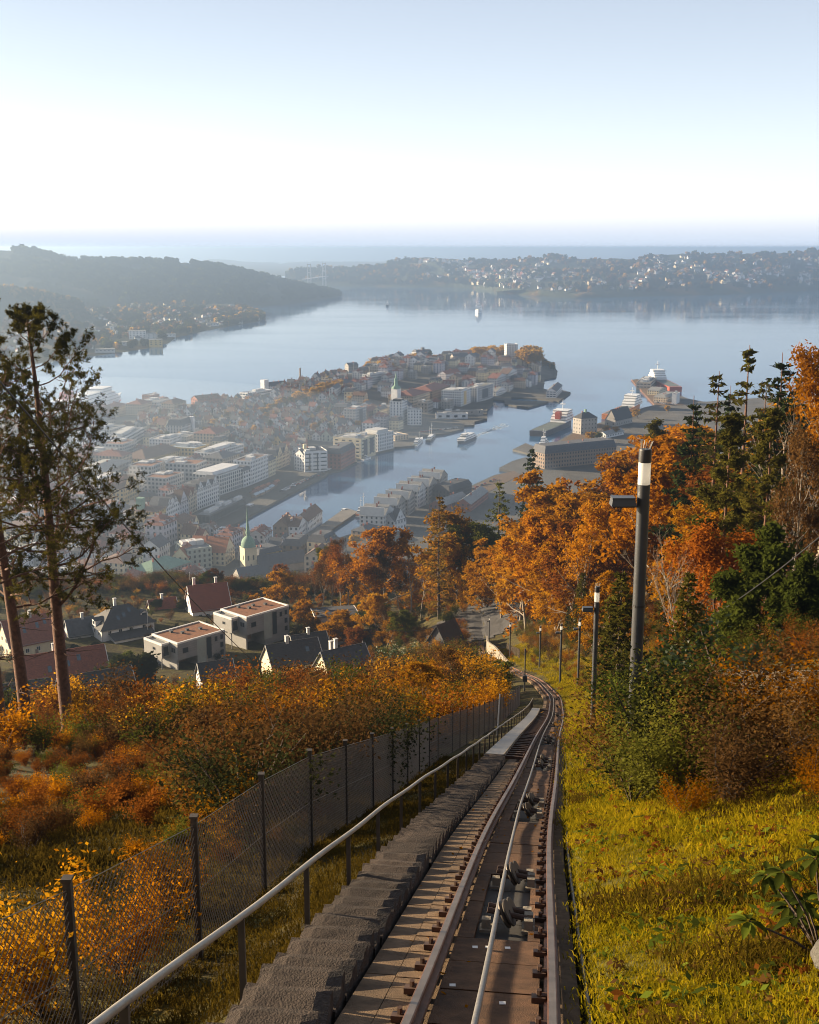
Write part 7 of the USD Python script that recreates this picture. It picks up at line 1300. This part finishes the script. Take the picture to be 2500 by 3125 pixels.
# ---- the tall pines at the left edge, seen close
def near_pine(name, label, base, dist, top, seed, r, crown0, lean, limbs, custom=()):
    x = None; zz = H - dist * .42
    for _ in range(4): d = dist * math.cos(TH) + (H - zz) * math.sin(TH); x = (base - 1250) / F * d; zz = float(ground(x, dist))
    hh = atd(base, top, dist)[2] - zz; t = thing(name, label, 'tree', (x, dist, zz - .3)); rg = np.random.default_rng(seed); s = Skeleton(seed); n = 14; u = np.linspace(0, 1, n)
    C = np.c_[lean[0] * u + .25 * np.sin(u * 4 + seed) * u, lean[1] * u + .2 * np.cos(u * 3) * u, u * hh]; s.mb.tube(C, r * (1 - u) ** .75 + .03, 14, caps=False); spots = []
    for q in range(limbs):
        f = crown0 + (1 - crown0) * (q + rg.uniform(0, .8)) / limbs; i = min(int(f * (n - 1)), n - 2); p = C[i] + (C[i+1] - C[i]) * (f * (n - 1) - i); a = q * 2.39 + rg.uniform(-.7, .7); L = hh * (.06 + .2 * math.sin(min((1.02 - f) / (1.02 - crown0), 1) * math.pi * .72)) * rg.uniform(.6, 1.15)
        e = np.array([math.cos(a), math.sin(a), rg.uniform(-.1, .35) + (.7 if f > .9 else 0)]); s.limb(p, e / np.linalg.norm(e), L, r * .24 * (1.15 - f) + .012, 1, 3, up=.09, wob=.34, kids=(0, 7, 4), ang=(.8, .75, .7), ratio=(.5, .42, .45), sides=(8, 6, 4, 3))
    for f, e, L in custom:
        i = min(int(f * (n - 1)), n - 2); p = C[i] + (C[i+1] - C[i]) * (f * (n - 1) - i); e = np.array(e, float); s.limb(p, e / np.linalg.norm(e), L, r * .3, 1, 3, up=.10, wob=.28, kids=(0, 10, 5), ang=(.8, .8, .7), ratio=(.5, .34, .45), sides=(8, 7, 4, 3))
    for q in range(9): f = rg.uniform(.2, crown0); i = int(f * (n - 1)); a = rg.uniform(0, 6.28); s.mb.tube([C[i], C[i] + np.array([math.cos(a), math.sin(a), -.15]) * .7, C[i] + np.array([math.cos(a + .4), math.sin(a + .4), -.1]) * rg.uniform(1, 2.2)], [.03, .02, .008], 4, caps=False)
    mesh(t, 'trunk', s.mb, 'bark_pine', smooth=True)
    tp_ = []
    for P in s.tips:
        m = 11; k = rg.uniform(.15, 1.03, m) * (len(P) - 1); i = np.clip(k.astype(int), 0, len(P) - 2); tp_.append(P[i] + (P[i+1] - P[i]) * (k - i)[:, None] + rg.normal(0, .05, (m, 3)))
    c = np.concatenate(tp_); nb = 9; d = rg.normal(size=(len(c), nb, 3)); d[..., 2] += .5; d /= np.linalg.norm(d, axis=-1, keepdims=True); L = rg.uniform(.08, .15, (len(c), nb, 1)); sd = np.cross(d, rg.normal(size=d.shape)); sd /= np.linalg.norm(sd, axis=-1, keepdims=True); b = np.broadcast_to(c[:, None], d.shape)
    v = np.stack([b - sd * .012, b + sd * .012, b + d * L + sd * .004, b + d * L - sd * .004], 2).reshape(-1, 3); mesh(t, 'needles', (v, np.arange(len(v)).reshape(-1, 4)), 'needle')
near_pine('tall_pine', 'tall red-trunked pine with the long rising lower limb at the left', 212, 56, 949, 5, .31, .40, (-.9, .5), 40, ((.33, (.85, -.2, .75), 5.2),))
near_pine('tall_pine', 'second tall pine left of the one with the long limb', 88, 54, 985, 8, .29, .34, (-1.2, .2), 38)
near_pine('tall_pine', 'third pine with trunk cut by the left edge', 8, 50, 1020, 13, .27, .4, (-.9, .3), 30)
# ------------------------------------------------------------------ air
mat('haze_look', {'v': ('principled_volume', {'color': (.54,.73,1.0), 'density': HAZE, 'anisotropy': .74})}, [], volume='v.volume')
b = MB().bar(-42000, -42000, -6, 42000, 42000, 207)
mesh('/World', 'haze', b, 'haze_look', kind='stuff', label='pale blue autumn haze over the fjord', cat='haze')

def smog(name, label, c, r, dens, g=.6, col=(.62, .78, 1.0)):
    mat(name + '_look', {'v': ('principled_volume', {'color': col, 'density': dens, 'anisotropy': g})}, [], volume='v.volume')
    m = trimesh.creation.icosphere(3, 1.0); v = np.array(m.vertices) * r + c; mesh('/World', name, (v, np.array(m.faces)), name + '_look', kind='stuff', label=label, cat='smoke')
smog('town_smoke_haze', 'pale smoky haze lying over the town left of the harbour', (-420, 960, 4), (560, 620, 70), 5e-4)
rs = np.random.default_rng(6); base = at(462, 1500, 22); mat('smoke_look', {'v': ('principled_volume', {'color': (.92, .9, .88), 'density': .016, 'anisotropy': .3})}, [], volume='v.volume')
vs, fs, n = [], [], 0
ps = [base + np.array([-k * 2.0 - rs.uniform(0, 2), k * .8, 1.0 + k * 2.2]) for k in range(7)]
import manifold3d
mm = None
for k, p_ in enumerate(ps):
    o = manifold3d.Manifold.sphere(1.0 + k * .75, 16).translate(tuple(float(q) for q in p_)); mm = o if mm is None else mm + o
mh = mm.to_mesh(); v = np.array(mh.vert_properties[:, :3], float); v += (meshkit.fbm(v / 4.0, 3, 3)[:, None] - .5) * 2.2
mesh('/World', 'chimney_smoke', (v, np.array(mh.tri_verts)), 'smoke_look', kind='stuff', label='white smoke drifting from a roof in the town', cat='smoke')
